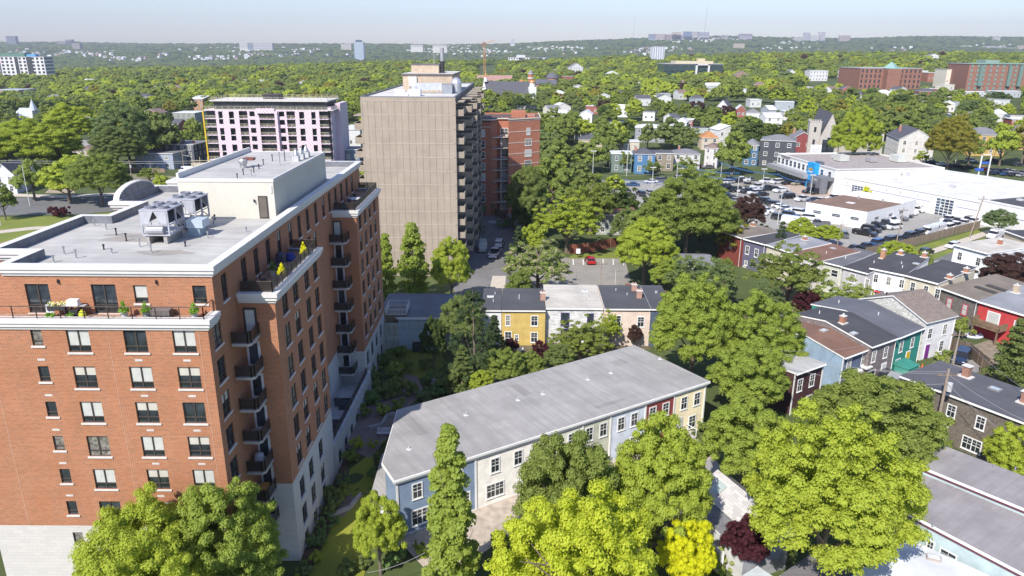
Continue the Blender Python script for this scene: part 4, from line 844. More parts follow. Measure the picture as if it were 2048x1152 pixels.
# blue-grey hall with a little roof deck
gb = Bd('blue_grey_hall', 'low blue-grey hall with dark sloping roof and white deck rail beside the brick apartments', 'building', (-19.0, 102.4, 0))
SBG = P_((.36,.44,.48), .7, var=.12); gb.wall((2.0, 0), (9.6, 0), -1.2, 5.0, SBG); gb.wall((0, 0), (2.0, 0), -1.2, 4.4, P_((.38,.38,.33), .9, var=.35)); gb.wall((9.6, 0), (9.6, 11), -1, 5, SBG); gb.wall((9.6, 11), (-1, 11), -1, 5, SBG); gb.wall((-1, 11), (0, 0), -1, 5, SBG)
m = gb.mb('roof', [mat('roof', (.12,.14,.17), .7, nm='roof_slate_blue', seam=1.5), TRIM]); m.prism([(1.9, -.25), (9.8, -.25), (9.8, 11.2), (-1.2, 11.2), (-1.2, 4)], 5.0, 5.3, 1, 0); m.box(1.95, -.32, 5.02, 9.8, -.26, 5.34, 1)
m = MB(); m.box(0, .3, 4.4, 3.2, 4.6, 5.5, 0, 1); m.build('deck', [WOOD, P_((.16,.15,.14))], gb.root)
for q in ([(.05, .35), (3.15, .35), (3.15, 4.5), (.05, 4.5), (.05, .35)],):
    m = MB()
    for a, b in zip(q, q[1:]):
        m.tube((*a, 6.4), (*b, 6.4), .035); m.tube((*a, 5.6), (*b, 5.6), .03); n = round(math.dist(a, b)/.3)
        for i in range(n+1): m.tube((a[0]+(b[0]-a[0])*i/n, a[1]+(b[1]-a[1])*i/n, 5.5), (a[0]+(b[0]-a[0])*i/n, a[1]+(b[1]-a[1])*i/n, 6.4), .018, n=4)
    m.build('deck_rail', [TRIM], gb.root)
gb.done()
# ================================================================ coloured houses on the right
def corner(label, pa, pb, z, d, h, wm, rm, wins, side=(), rise=.5, **k):
    """front eave from pixel pa to pixel pb at height z; the house runs away from it"""
    a = G(*pa, z); b_ = G(*pb, z); v = b_-a; an2 = math.atan2(v.y, v.x); b = Bd(k.pop('name', 'house'), label, 'house', (a.x, a.y, 0), an2, k.pop('grp', None)); w_ = v.length
    wl2 = k.get('wm2', wm)
    b.wall((0, 0), (w_, 0), -1, h, wm, wins); b.wall((w_, 0), (w_, d), -1, h, wm); b.wall((w_, d), (0, d), -1, h+rise, wm); b.wall((0, d), (0, 0), -1, h, wl2, side)
    prof = k.get('prof')  # roof height across the depth
    pf = prof or [(0, h), (d, h+rise)]
    def hz(y):
        for (p, q), (r2, s2) in zip(pf, pf[1:]):
            if y <= r2+1e-6: return q+(s2-q)*(y-p)/(r2-p)
        return pf[-1][1]
    ro = b.mb('roof', [rm, TRIM])
    for (p, q), (r2, s2) in zip(pf, pf[1:]):
        p_, r_2 = (p-.3 if p == 0 else p), (r2+.2 if r2 >= d else r2)
        o1 = k.get('o1', .12)
        ro.prism([(-.12, p_), (w_+o1, p_), (w_+o1, r_2), (-.12, r_2)], lambda t_: q+(s2-q)*(t_[1]-p)/(r2-p), lambda t_: q+(s2-q)*(t_[1]-p)/(r2-p)+.2, 1, 0)
        for x, mm in ((0, wl2), (w_, wm)): b.mb('wall' if mm is wm else 'side_wall', mm).face([(x, p, h-.01), (x, r2, h-.01), (x, r2, s2), (x, p, q)])
    b.w = w_; b.hz = hz
    for cx, cy, ch in k.get('chim', ()):
        m = MB(); m.box(cx-.38, cy-.32, hz(cy)-.1, cx+.38, cy+.32, hz(cy)+ch, 0); m.box(cx-.44, cy-.38, hz(cy)+ch, cx+.44, cy+.38, hz(cy)+ch+.1, 1); m.box(cx-.65, cy-.5, hz(cy)+.1, cx+.65, cy+.5, hz(cy)+.28, 1); m.cyl(cx, cy, hz(cy)+ch+.11, hz(cy)+ch+.4, .14, n=8, mi=1); m.build('chimney', [mat('brick', k.get('chm', (.38,.14,.07))), CONCW], b.root)
    for cx, cy in k.get('sky', ()):
        m = MB(); zz = hz(cy)+.2; m.box(cx-.55, cy-.4, zz-.05, cx+.55, cy+.4, zz+.14, 0); m.box(cx-.45, cy-.3, zz+.141, cx+.45, cy+.3, zz+.16, 1); m.build('skylight', [P_((.35,.34,.33)), P_((.45,.5,.52), .15)], b.root)
    m = MB(); m.tube((w_-.25, -.12, h-.1), (w_-.25, -.12, -.2), .05, n=6); m.tube((-.1, -.36, pf[0][1]-.02), (w_+.1, -.36, pf[0][1]-.02), .07, n=6); m.build('gutter', [TRIM], b.root)
    for cx, cy in k.get('vents', ()): m = MB(); m.cyl(0, 0, 0, .5, .08, .08, 8); m.build('vent_pipe', [P_((.6,.6,.6))], b.root, (cx, cy, hz(cy)+.15))
    return b
RBN = mat('roof', (.19,.105,.075), .85, nm='roof_brown', seam=.9, sf=.2, ang=1.57); RDK = mat('roof', (.06,.06,.068), .85, nm='roof_black', seam=1.1, sf=.2, ang=1.57); RSL = mat('roof', (.115,.12,.14), .8, nm='roof_slate', seam=1.0, sf=.4, ang=1.57)
RLG = mat('roof', (.45,.45,.44), .8, nm='roof_light', seam=2.0, sf=.1, ang=1.57)
b = corner('dark maroon house with pale flat roof and white corner boards, half hidden by trees', (1590, 748), (1647, 728), 5.6, 9.5, 5.6, S((.055,.02,.02)), RLG, [wq(1.3, 3.0, .8, 1.5), wq(3.7, 3.1, .8, 1.5), wq(3.6, .3, 1.0, 1.4)], chim=((3.6, 4.2, 1.2),), rise=-.3)
m = b.mb('corner_board', [TRIM]); m.box(-.08, -.08, -.5, .12, 0, 5.5); m.box(b.w-.12, -.08, -.5, b.w+.08, 0, 5.5); b.done()
SBL = S((.10,.155,.245)); 
b = corner('blue clapboard house with brown roof and two doors, left end of the coloured row', (1687, 716), (1741, 696), 5.0, 10.5, 5.0, S((.085,.115,.18)), RBN, [wq(1.5, 2.9, .75, 1.55), wq(4.9, 2.9, .75, 1.55), wq(3.2, .1, 1.0, 2.1, 'door', (.1,.1,.12)), wq(5.3, .1, 1.0, 2.1, 'door', (.25,.2,.12))], side=[], prof=[(0, 5.0), (5.5, 6.1), (10.5, 5.6)], sky=((3.6, 5.5),), wm2=S((.22,.31,.40)), grp='coloured row houses')
m = b.mb('corner_board', [TRIM]); m.box(-.1, -.08, -.5, .12, 0, 5.0); m = MB(); m.box(2.5, -.8, 2.4, 3.9, -.02, 2.6); m.box(4.6, -.9, 2.5, 6.0, -.02, 2.7); m.build('door_hood', [TRIM], b.root); b.done()
b = corner('grey shingled row house with charcoal roof and brick chimney between the blue and teal houses', (1741, 694), (1793, 676), 5.6, 12, 5.6, mat('shingle', (.22,.19,.19), nm='grey_shingle'), RDK, [wq(1.2, 3.2, .75, 1.5), wq(4.0, 3.2, .75, 1.5), wq(1.3, .5, 1.6, 1.3, 'thin'), wq(4.1, .1, .95, 2.1, 'door', (.6,.6,.6))], prof=[(0, 5.6), (7, 7.0), (12, 6.4)], chim=((1.8, 5.6, 1.2),), sky=((.6, 3.0),), vents=((2.5, 9.8),), grp='coloured row houses'); b.done()
b = corner('teal clapboard row house with a yellow door and slate roof', (1795, 676), (1845, 656), 5.2, 13.5, 5.2, S((.02,.20,.165)), RSL, [wq(1.5, 2.8, .75, 1.5), wq(4.6, 2.8, .75, 1.4), wq(1.3, .4, 1.1, 1.2, 'wide'), wq(3.9, .1, .95, 2.1, 'door', (.65,.45,.03))], prof=[(0, 5.2), (8, 6.8), (13.5, 6.2)], vents=((3.6, 5.0), (3.0, 11.0)), grp='coloured row houses')
m = MB(); m.box(.2, -2.2, -.2, 3.0, -.2, 1.1, 0); m.prism([(.1, -2.3), (3.1, -2.3), (3.1, -.1), (.1, -.1)], 1.1, lambda p: 1.2+.35*(p[1]+2.3)/2.2); m.build('bin_store', [S((.04,.24,.19))], b.root); m = MB(); m.box(3.3, -1.4, -.3, 5.2, -.1, .1); m.build('steps', [CONC], b.root); b.done()
# white shingled gable house: gable end faces left
a = G(1853, 645, 6.0); b2 = G(1912, 631, 6.0); v = b2-a; an2 = math.atan2(v.y, v.x)
wg = Bd('gable_house', 'white shingled gable house with a purple front door and brown-grey asphalt roof', 'house', (a.x, a.y, 0), an2); W2 = v.length; D2 = 11.5
WSH = mat('shingle', (.56,.55,.52), nm='white_shingle2', bw=.3, bh=.2); wg.wall((0, 0), (W2, 0), -1, 6, S((.60,.60,.60)), [wq(1.3, 3.3, .8, 1.5), wq(4.7, 3.4, .8, 1.5), wq(1.3, .1, .9, 2.2, 'door', (.20,.03,.25)), wq(4.6, .7, .8, 1.6)]); wg.wall((W2, 0), (W2, D2), -1, 6, WSH); wg.wall((W2, D2), (0, D2), -1, 6, WSH); wg.wall((0, D2), (0, 0), -1, 6, WSH, part='side_wall')
c = D2/2; rs = 2.3; wg.mb('side_wall', WSH).face([(0, 0, 6), (0, D2, 6), (0, c, 6+rs)]); wg.mb('wall', WSH).face([(W2, 0, 6), (W2, D2, 6), (W2, c, 6+rs)])
ro = wg.mb('roof', [mat('roofsh', (.21,.17,.145), nm='roof_asphalt_brown'), TRIM])
for s0, s1 in ((-.3, c), (c, D2+.3)):
    za, zb = 6+rs*(1-abs(s0-c)/c), 6+rs*(1-abs(s1-c)/c); k = [(-.25, s0, za), (W2+.25, s0, za), (W2+.25, s1, zb), (-.25, s1, zb)]; up = [(x, y, z+.18) for x, y, z in k]
    ro.face(up, 0); ro.face(k, 1); ro.face([k[0], k[3], up[3], up[0]], 1); ro.face([k[1], k[2], up[2], up[1]], 1); ro.face([k[0], k[1], up[1], up[0]], 1); ro.face([k[3], k[2], up[2], up[3]], 1)
for x, y in ((1.5, 8), (5, 6.5)): m = MB(); m.cyl(0, 0, 0, .9, .1, .1, 8); m.build('vent_pipe', [DARK], wg.root, (x, y, 7.2))
m = wg.mb('corner_board', [TRIM]); m.box(W2-.12, -.07, -.5, W2+.08, 0, 6); wg.done()
# brown shingled house at the right edge
a = G(1808, 752, 6.2); b2 = G(2048, 842, 6.2); v = b2-a; an2 = math.atan2(v.y, v.x); Ls = v.length+5
sh = Bd('shingled_house', 'long brown shingled house with white trim, dark flat roof and two chimneys', 'house', (a.x, a.y, 0), an2); SH = mat('shingle', (.17,.145,.12), nm='brown_shingle', bw=.2, bh=.17); D3 = 8.2
sh.wall((0, 0), (Ls, 0), -1, 6, SH, [wq(2.9, 3.6, .85, 1.3), wq(6.0, 3.5, .8, 1.35), wq(9.2, 3.4, .8, 1.4), wq(12.6, 3.4, .8, 1.4), wq(8.8, .5, 1.9, 1.4, 'wide'), wq(5.4, -.1, 1.1, 2.5, 'door', (.62,.62,.62))]); sh.wall((Ls, 0), (Ls, D3), -1, 6, SH); sh.wall((Ls, D3), (0, D3), -1, 6, SH); sh.wall((0, D3), (0, 0), -1, 6, SH)
m = sh.mb('roof', [mat('roof', (.10,.10,.115), .85, nm='roof_dark_grey', seam=1.0, sf=.3), TRIM]); m.box(-.35, -.35, 5.95, Ls+.3, D3+.3, 6.2, 1, 0); m = sh.mb('corner_board', [TRIM]); m.box(-.06, -.08, -.8, .14, 0, 5.95)
for cx, cy in ((4.0, 6.2), (11.2, 4.6)): m = MB(); m.box(cx-.38, cy-.38, 6.1, cx+.38, cy+.38, 7.6, 0); m.box(cx-.75, cy-.6, 6.2, cx+.75, cy+.6, 6.32, 1); m.box(cx-.5, cy-.5, 7.6, cx+.5, cy+.5, 7.68, 1); m.build('chimney', [mat('brick', (.27,.12,.08)), CONCW], sh.root)
m = MB(); m.box(7.0, 5.0, 6.2, 8.3, 6.0, 6.36, 0); m.box(7.15, 5.15, 6.361, 8.15, 5.85, 6.38, 1); m.build('skylight', [P_((.2,.2,.2)), P_((.4,.45,.48), .15)], sh.root); sh.done()
# pale blue clapboard building in the lower right corner with a big lilac-grey roof
LIL = mat('roof', (.29,.27,.275), .85, nm='roof_lilac', ang=R(-35), seam=.95, sf=.25, st=.5); LB = S((.36,.45,.47)); RTR = P_((.12,.04,.06))
big = Bd('clapboard_building', 'sprawling pale blue clapboard building with a lilac-grey flat roof in the lower right corner', 'building', (36.0, 56.0, 0))
def gl(px, py, z): p = G(px, py, z); return (p.x-36.0, p.y-56.0)
ZA = 5.6; pu = [gl(1816, 922, ZA), gl(1880, 888, ZA), gl(2080, 962, ZA), gl(2110, 1180, ZA), gl(2060, 1152, ZA), gl(1960, 1075, ZA), gl(1972, 985, ZA)]
mid = [gl(1816, 922, ZA), gl(1972, 985, ZA)]
rf = big.mb('roof', [LIL, TRIM, RTR])
P1 = [gl(1816, 922, ZA), gl(1968, 984, ZA), gl(2080, 1030, ZA), gl(2200, 1010, ZA), gl(1880, 888, ZA)]
rf.prism(P1, ZA-.12, ZA, 1, 0)
ZB = 4.9; P2 = [gl(1796, 1012, ZB), gl(2085, 1165, ZB), gl(2250, 1090, ZB), gl(1985, 985, ZB), gl(1925, 985, ZB), gl(1890, 1000, ZB), gl(1798, 940, ZB)]
P2 = [gl(1790, 1012, ZB), gl(2110, 1180, ZB), gl(2200, 1080, ZB), gl(1850, 940, ZB), gl(1800, 940, ZB)]
rf.prism(P2, ZB-.12, ZB, 1, 0)
def edge(a, b, z0, z1, mt, wins=()): big.wall(a, b, z0, z1, mt, wins)
edge(P1[0], P1[1], -.5, ZA-.12, LB, [wq(2.2, 3.3, .8, 1.4)]); edge(P1[1], P1[2], -.5, ZA-.12, LB); edge(P1[4], P1[0], -.5, ZA-.12, LB)
edge(P2[0], P2[1], -.5, ZB-.12, LB, [wq(1.2, 2.2, 1.0, 1.6), wq(3.5, 1.9, .45, 1.5), wq(5.0, 2.0, 1.2, 1.3), wq(9.5, 2.0, 1.2, 1.3)]); edge(P2[4], P2[0], -.5, ZB-.12, LB)
m = big.mb('fascia', [RTR, TRIM])
for a, b, z in ((P1[0], P1[2], ZA), (P2[0], P2[1], ZB)):
    A_ = Vector((*a, 0)); B_ = Vector((*b, 0)); d2 = (B_-A_).normalized(); n2 = Vector((d2.y, -d2.x, 0))
    for o0, o1, za, zb, mi in ((.0, .08, z-.42, z-.2, 0), (.0, .10, z-.199, z+.02, 1)): q = [A_+n2*o1, B_+n2*o1, B_+n2*o0, A_+n2*o0]; m.prism([(v2.x, v2.y) for v2 in q], za, zb, mi)
for px, py, z in ((1850, 1043, ZB), (1865, 1053, ZB), (1908, 915, ZA), (1987, 935, ZA), (2030, 940, ZA)): l = gl(px, py, z); m = MB(); m.cyl(0, 0, 0, .35, .1, .08, 8); m.build('vent_pipe', [STEEL], big.root, (l[0], l[1], z))
big.done()
# white and grey flat roofs along the bottom edge
wf = Bd('white_roofed_annex', 'white flat-roofed annex below the pale blue clapboard building', 'building', (30, 48, 0))
def gw(px, py, z): p = G(px, py, z); return (p.x-30, p.y-48)
ZC = 3.4; Q = [gw(1720, 1180, ZC), gw(1990, 1220, ZC), gw(1975, 1150, ZC), gw(1816, 1075, ZC), gw(1700, 1130, ZC)]; Q = [gw(1690, 1160, ZC), gw(1700, 1200, ZC), gw(2020, 1240, ZC), gw(1980, 1152, ZC), gw(1816, 1076, ZC)]
wfr = wf.mb('roof', [mat('roof', (.62,.64,.66), .7, nm='roof_white', seam=1.6, sf=.12, st=.15), TRIM]); wfr.prism(Q, ZC-.2, ZC, 1, 0)
for a, b in zip(Q, Q[1:]+Q[:1]): wf.wall(a, b, -.5, ZC-.2, LB)
l = gw(1867, 1118, ZC); m = MB(); m.box(-.55, -.35, 0, .55, .35, .2, 0); m.box(-.45, -.27, .201, .45, .27, .22, 1); m.build('skylight', [P_((.35,.3,.28)), P_((.6,.62,.62), .15)], wf.root, (l[0], l[1], ZC), -.4); wf.done()
gf = Bd('grey_roofed_shed', 'low grey flat-roofed outbuilding under the giant lime-green tree at the bottom edge', 'shed', (24, 48, 0))
def gg(px, py, z): p = G(px, py, z); return (p.x-24, p.y-48)
Q = [gg(1560, 1150, 3), gg(1590, 1200, 3), gg(1740, 1210, 3), gg(1740, 1120, 3), gg(1640, 1095, 3)]; m = gf.mb('roof', [mat('roof', (.17,.16,.17), .85, nm='roof_grey_dark', seam=1.5), TRIM]); m.prism(Q, 2.8, 3.0, 1, 0)
for a, b in zip(Q, Q[1:]+Q[:1]): gf.wall(a, b, -.5, 2.8, P_((.5,.5,.5)))
gf.done()
ws = Bd('small_shed', 'small pale-roofed shed in the gap below the purple maple', 'shed', (20, 47, 0)); Q = [(G(x, y, 2.8).x-20, G(x, y, 2.8).y-47) for x, y in ((1470, 1160), (1530, 1200), (1580, 1175), (1515, 1132))]; m = ws.mb('roof', [mat('roof', (.5,.54,.56), .7, nm='roof_pale_blue'), TRIM]); m.prism(Q, 2.6, 2.8, 1, 0)
for a, b in zip(Q, Q[1:]+Q[:1]): ws.wall(a, b, -.5, 2.6, P_((.55,.56,.58)))
ws.done()
# narrow garage: pitched pale shingle half and flat grey half, white board fence below
gg0 = G(1402, 985, 3.2); gg1 = G(1500, 1072, 3.2); v = gg1-gg0; a4 = math.atan2(v.y, v.x); ga = Bd('garage', 'narrow garage with a pale shingled slope, a skylight and a flat grey strip of roof', 'garage', (gg0.x, gg0.y, 0), a4); LG = v.length+2.5
ga.wall((-1, -1.8), (LG-1, -1.8), -.3, 2.7, P_((.6,.6,.6))); ga.wall((-1, 3), (-1, -1.8), -.3, 2.7, P_((.6,.6,.6))); ga.wall((LG-1, -1.8), (LG-1, 3), -.3, 2.7, P_((.35,.36,.40)))
m = ga.mb('roof', [mat('roofsh', (.50,.48,.47), nm='roof_pale_shingle'), P_((.17,.17,.18), .9, var=.2), TRIM])
m.face([(-1.1, .2, 3.0), (LG-1, .2, 3.0), (LG-1, 2.6, 4.5), (-1.1, 2.6, 4.5)], 0); m.face([(-1.1, 2.6, 4.5), (LG-1, 2.6, 4.5), (LG-1, 4.0, 3.6), (-1.1, 4.0, 3.6)], 1); m.box(-1.1, -1.95, 2.7, LG-.9, .3, 2.9, 2, 1); m.face([(LG-1, .2, 2.8), (LG-1, 2.6, 4.5), (LG-1, 4, 3.4)], 2); m.face([(-1, .2, 2.8), (-1, 2.6, 4.5), (-1, 4, 3.4)], 2)
m = MB(); m.face([(.1, .8, 3.5), (1.3, .8, 3.5), (1.3, 1.9, 4.19), (.1, 1.9, 4.19)]); m.build('skylight', [P_((.38,.45,.43), .15)], ga.root); ga.done()
# houses in the back row (left part), eaves running down to the right
SHG = S((.10,.10,.16)); 
def row2(label, x0_, y0_, x1_, y1_, z, h, d, wm, rm, wins, **k):
    return corner(label, (x0_, y0_), (x1_, y1_), z, d, h, wm, rm, wins, **k)
RTA = mat('roof', (.20,.17,.14), .85, nm='roof_tan', seam=1.3, sf=.4)
row2('dark red clapboard house with a tan-brown roof and oval window trim', 1440, 462, 1485, 477, 6.2, 6.2, 10, S((.18,.04,.03)), RTA, [wq(3.9, 3.4, .5, 1.0)], chim=((.7, 8.4, .9),), rise=.4, grp='back row of terraced houses').done()
row2('purple-grey terraced house with bright white window frames', 1487, 478, 1532, 490, 6.0, 6.0, 10.5, SHG, RDK, [wq(1.3, 3.1, .8, 1.6), wq(3.7, 3.0, .8, 1.6), wq(1.3, .7, .6, .8), wq(1.0, -.2, .5, .5)], rise=.6, grp='back row of terraced houses').done()
row2('cream terraced house with light grey roof and brick chimney behind the spruce', 1534, 490, 1580, 505, 6.0, 6.0, 10.5, S((.5,.46,.36)), mat('roof', (.27,.275,.30), .8, nm='roof_midgrey', seam=1.3, sf=.1), [wq(1.5, 3.2)], rise=.7, chim=((2.0, 8.0, .9),), sky=((3.8, 6.0),), grp='back row of terraced houses').done()
row2('terraced house with a reddish-brown roof beside the grey one, its front hidden by trees', 1582, 506, 1640, 524, 5.8, 5.8, 10.5, S((.5,.48,.44)), RBN, [wq(1.5, 3.2), wq(4.5, 3.2)], rise=.7, sky=((3.0, 8.0),), vents=((4.5, 4.5),), grp='back row of terraced houses').done()
row2('pale sage terraced house with plain window and charcoal roof', 1645, 524, 1686, 534, 5.6, 5.6, 11, S((.46,.47,.40)), mat('roof', (.13,.13,.145), .85, nm='roof_char2', seam=1.3), [wq(2.7, 3.4, 1.2, 1.2, 'thin')], rise=.9, vents=((2.2, 4.0),), grp='back row of terraced houses').done()
row2('light grey clapboard terraced house with a big orange-brown chimney', 1687, 535, 1737, 548, 5.6, 5.6, 11, S((.42,.42,.43)), RDK, [wq(2.0, 3.3, .9, 1.5), wq(4.9, 3.2, .7, 1.4)], rise=.9, chim=((2.2, 8.8, 1.9),), chm=(.45,.22,.11), vents=((2.5, 5.5), (3.4, 5.3)), grp='back row of terraced houses').done()
b = row2('white terraced house with a red parasol in its yard', 1741, 537, 1810, 551, 6.2, 6.2, 11.5, S((.70,.70,.71)), RDK, [wq(1.2, 3.9, .65, 1.4), wq(3.4, 3.9, .65, 1.4), wq(5.6, 3.9, .65, 1.4), wq(2.2, .4, 1.3, 2.0, 'purple'), wq(5.2, .4, 1.1, 1.4, 'purple')], rise=1.0, sky=((5.4, 6.5),), vents=((3.4, 5.0), (4.3, 3.0)), chim=((1.4, 10, .9), (5.2, 11, 1.0)), grp='back row of terraced houses'); b.done()
b = row2('beige terraced house with three tall windows left of the red-trimmed shingle house', 1811, 551, 1877, 568, 6.2, 6.2, 11.5, S((.50,.46,.36)), RDK, [wq(1.6, 3.7, .7, 1.6), wq(3.9, 3.7, .7, 1.6), wq(5.9, 3.7, .7, 1.6)], rise=1.0, chim=((5.8, 3.2, .8), (6.0, 8.0, .9)), grp='back row of terraced houses'); b.done()
b = row2('grey shingle terraced house with crimson window frames and a ribbed tan roof', 1881, 576, 1958, 603, 5.4, 5.4, 12, mat('shingle', (.17,.15,.135), nm='patchy_shingle', bw=.35), RTA, [wq(2.2, 2.5, .8, 1.7, 'redtrim', BLIND), wq(5.2, 2.4, .8, 1.7, 'redtrim', BLIND)], rise=1.2, sky=((6.5, 6.5),), grp='back row of terraced houses')
for y in (4.0, 6.0): m = MB(); m.box(2.0+y*.2, y, b.hz(y)+.2, 5.6+y*.2, y+.9, b.hz(y)+.42); m.build('roof_hatch', [P_((.06,.055,.05))], b.root)
b.done()
b = row2('bright red terraced house with a wooden upper deck and grey roof', 1959, 604, 2060, 634, 5.4, 5.4, 12, S((.40,.035,.035)), mat('roof', (.25,.26,.285), .8, nm='roof_bluegrey', seam=1.6, sf=.1), [wq(6.3, 2.6, .9, 1.5)], rise=1.2, sky=((4.5, 7.0),), chim=((1.2, 7.2, 1.4),), chm=(.5,.42,.3), vents=((6.4, 3.6),), grp='back row of terraced houses')
m = MB(); m.box(.6, -2.2, 2.2, 5.0, -.1, 2.4); o = m.build('deck', [WOOD], b.root); m = MB()
for a, c in (((.6, -.2), (.6, -2.2)), ((.6, -2.2), (5.0, -2.2)), ((5.0, -2.2), (5.0, -.2))):
    m.tube((*a, 3.4), (*c, 3.4), .05); n = round(math.dist(a, c)/.16)
    for i in range(n+1): m.box(a[0]+(c[0]-a[0])*i/n-.04, a[1]+(c[1]-a[1])*i/n-.04, 2.4, a[0]+(c[0]-a[0])*i/n+.04, a[1]+(c[1]-a[1])*i/n+.04, 3.4)
m.build('railing', [WOOD], o); m = MB(); [m.box(x, -2.1, -.5, x+.2, -1.9, 2.2) for x in (.8, 4.6)]; m.build('post', [WOOD], o); m = MB(); m.box(1.6, -.07, 2.5, 3.6, -.01, 4.5, 0); m.box(1.75, -.1, 2.55, 3.45, -.071, 4.4, 1); m.build('patio_door', [TRIM, BLIND], b.root); b.done()
o = empty('parasol', tuple(GT(1753, 604)), 0, 'red garden parasol in front of the white terraced house', 'parasol'); m = MB(); m.lathe(0, 0, [(1.3, 2.2), (.02, 2.75)], 8); m.build('canopy', [P_((.65,.04,.03))], o); m = MB(); m.cyl(0, 0, 0, 2.7, .03, .03, 6); m.build('pole', [WOOD], o)
# white house at the right edge and its neighbour
a = G(1905, 488, 6.6); b2 = G(1975, 512, 6.6)
b = corner('white clapboard house with flat roof and little porch near the right edge', (1909, 490), (1978, 508), 6.4, 13, 6.4, S((.68,.70,.72)), RWT, [wq(1.6, 3.7, .8, 1.5), wq(5.6, 3.6, .8, 1.5), wq(5.0, .3, .8, 1.6)], rise=.3, chim=((4.0, 7.5, 1.2),)); m = MB(); m.box(-1.8, -2.2, -.3, 2.0, -.1, 2.5, 0); m.box(-2.0, -2.4, 2.5, 2.2, .0, 2.7, 1); m.build('porch', [S((.68,.70,.72)), RWT], b.root); b.done()
b = corner('long white house extension with grey roof running off the right edge', (1979, 511), (2060, 528), 5.8, 14, 5.8, S((.62,.66,.66)), mat('roof', (.36,.37,.38), .8, nm='roof_lgrey'), [wq(1.5, 3.4), wq(5, 3.3)], rise=.2); b.done()
b = corner('low beige garage with dark flat roof at the right edge, behind the white house', (2010, 462), (2090, 490), 3.6, 10, 3.6, P_((.48,.41,.30)), RDK, [], rise=.1, name='garage'); b.done()
# ================================================================ car dealership
WST = P_((.74,.74,.73), .7, var=.06); GRV = P_((.32,.285,.27), .95, var=.3, scale=2); WRF = mat('roof', (.66,.65,.63), .7, nm='roof_bright_white', seam=5, sf=.14, st=.3, ang=.3)
def text(body, size, parent, loc, rot, m, ext=.02, bold=0, name='lettering'):
    cu = bpy.data.curves.new('lettering', 'FONT'); cu.body = body; cu.size = size; cu.extrude = ext; cu.offset = bold; cu.align_x = 'CENTER'; cu.align_y = 'CENTER'
    t = bpy.data.objects.new('t', cu); col.objects.link(t); dg = bpy.context.evaluated_depsgraph_get(); me = bpy.data.meshes.new_from_object(t.evaluated_get(dg)); bpy.data.objects.remove(t)
    me.materials.clear(); me.materials.append(m); o = link(name, me, parent, loc); o.rotation_euler = rot; return o
BLU = P_((.02,.30,.66), .4)
fa = G(1556, 306, 8.2); fb = G(1672, 338, 8.2); v = fb-fa; a5 = math.atan2(v.y, v.x); LF = v.length
dl = Bd('car_dealership', 'two-storey white car dealership with a blue entrance tower panel and gravel roof', 'building', (fa.x, fa.y, 0), a5)
DD = 38
dl.wall((0, 0), (LF, 0), -.5, 8.0, WST, [(LF*(.04+i*.075), 4.9, 1.7, 1.9, 'thin', GLASSB) for i in range(8)]+[(LF*.80, 4.9, 1.7, 1.9, 'thin', GLASSB), (LF*.92, 4.9, 1.7, 1.9, 'thin', GLASSB)])
dl.wall((LF, 0), (LF, DD), -.5, 8, WST, [(24, 5.5, 2.4, 1.0, 'thin', GLASS)]); dl.wall((LF, DD), (0, DD), -.5, 8, WST); dl.wall((0, DD), (0, 0), -.5, 8, WST)
m = dl.mb('roof', [GRV, WST]); m.box(.4, .4, 7.5, LF-.4, DD-.4, 7.7); 
for q in ((0, 0, LF, .4), (0, DD-.4, LF, DD), (0, .4, .4, DD-.4), (LF-.4, .4, LF, DD-.4)): m.box(q[0], q[1], 7.4, q[2], q[3], 8.15, 1)
m = MB(); m.box(-1.2, -3.2, 2.9, LF*.66, -.02, 4.4); m.build('canopy_fascia', [P_((.30,.31,.33), .5)], dl.root)
m = MB(); m.box(.2, -.3, .3, LF*.62, -.05, 2.8); m.build('showroom_glazing', [GLASSB], dl.root)
m = MB(); [m.box(.2+i*2.1, -.4, .0, .35+i*2.1, -.31, 2.8) for i in range(11)]; m.build('mullion', [TRIM], dl.root)
m = MB(); m.box(LF*.63, -1.6, 0, LF*.75, -.05, 8.5, 0); m.box(LF*.655, -1.65, .2, LF*.725, -1.61, 2.6, 1); pn = m.build('blue_panel', [BLU, GLASS], dl.root)
cx = LF*.69; m = MB(); gold = P_((.65,.42,.04), .35, metal=.3)
for s_ in (0, .001): pass
m.face([(cx-1.5, -1.68, 6.2), (cx-.55, -1.68, 6.2), (cx-.45, -1.68, 5.95), (cx+.45, -1.68, 5.95), (cx+.6, -1.68, 6.2), (cx+1.5, -1.68, 6.2), (cx+1.3, -1.68, 6.65), (cx+.55, -1.68, 6.65), (cx+.45, -1.68, 6.9), (cx-.45, -1.68, 6.9), (cx-.55, -1.68, 6.65), (cx-1.35, -1.68, 6.65)]); m.box(cx-1.55, -1.66, 6.1, cx+1.55, -1.64, 6.16, 1); m.build('emblem', [gold, TRIM], pn)
text('CHEVROLET', .62, pn, (cx, -1.68, 5.45), (math.pi/2, 0, 0), TRIM, bold=.01)
text("O'REGAN'S", 1.35, dl.root, (LF*.16, -.06, 7.35), (math.pi/2, 0, 0), P_((.08,.08,.10)), bold=.02)
m = MB(); m.box(LF*.84, -4.6, 0, LF*1.0, -2.2, 5.2, 0); m.box(LF*.885, -4.65, .1, LF*.925, -4.61, 3.0, 1); m.box(LF*.82, -2.2, 4.3, LF*1.0, -.02, 5.3, 0); pt = m.build('entrance_portal', [P_((.16,.165,.18), .5), DARK], dl.root); text('GMC', 1.0, pt, (LF*.92, -4.66, 4.3), (math.pi/2, 0, 0), P_((.5,.5,.5), .3), bold=.02)
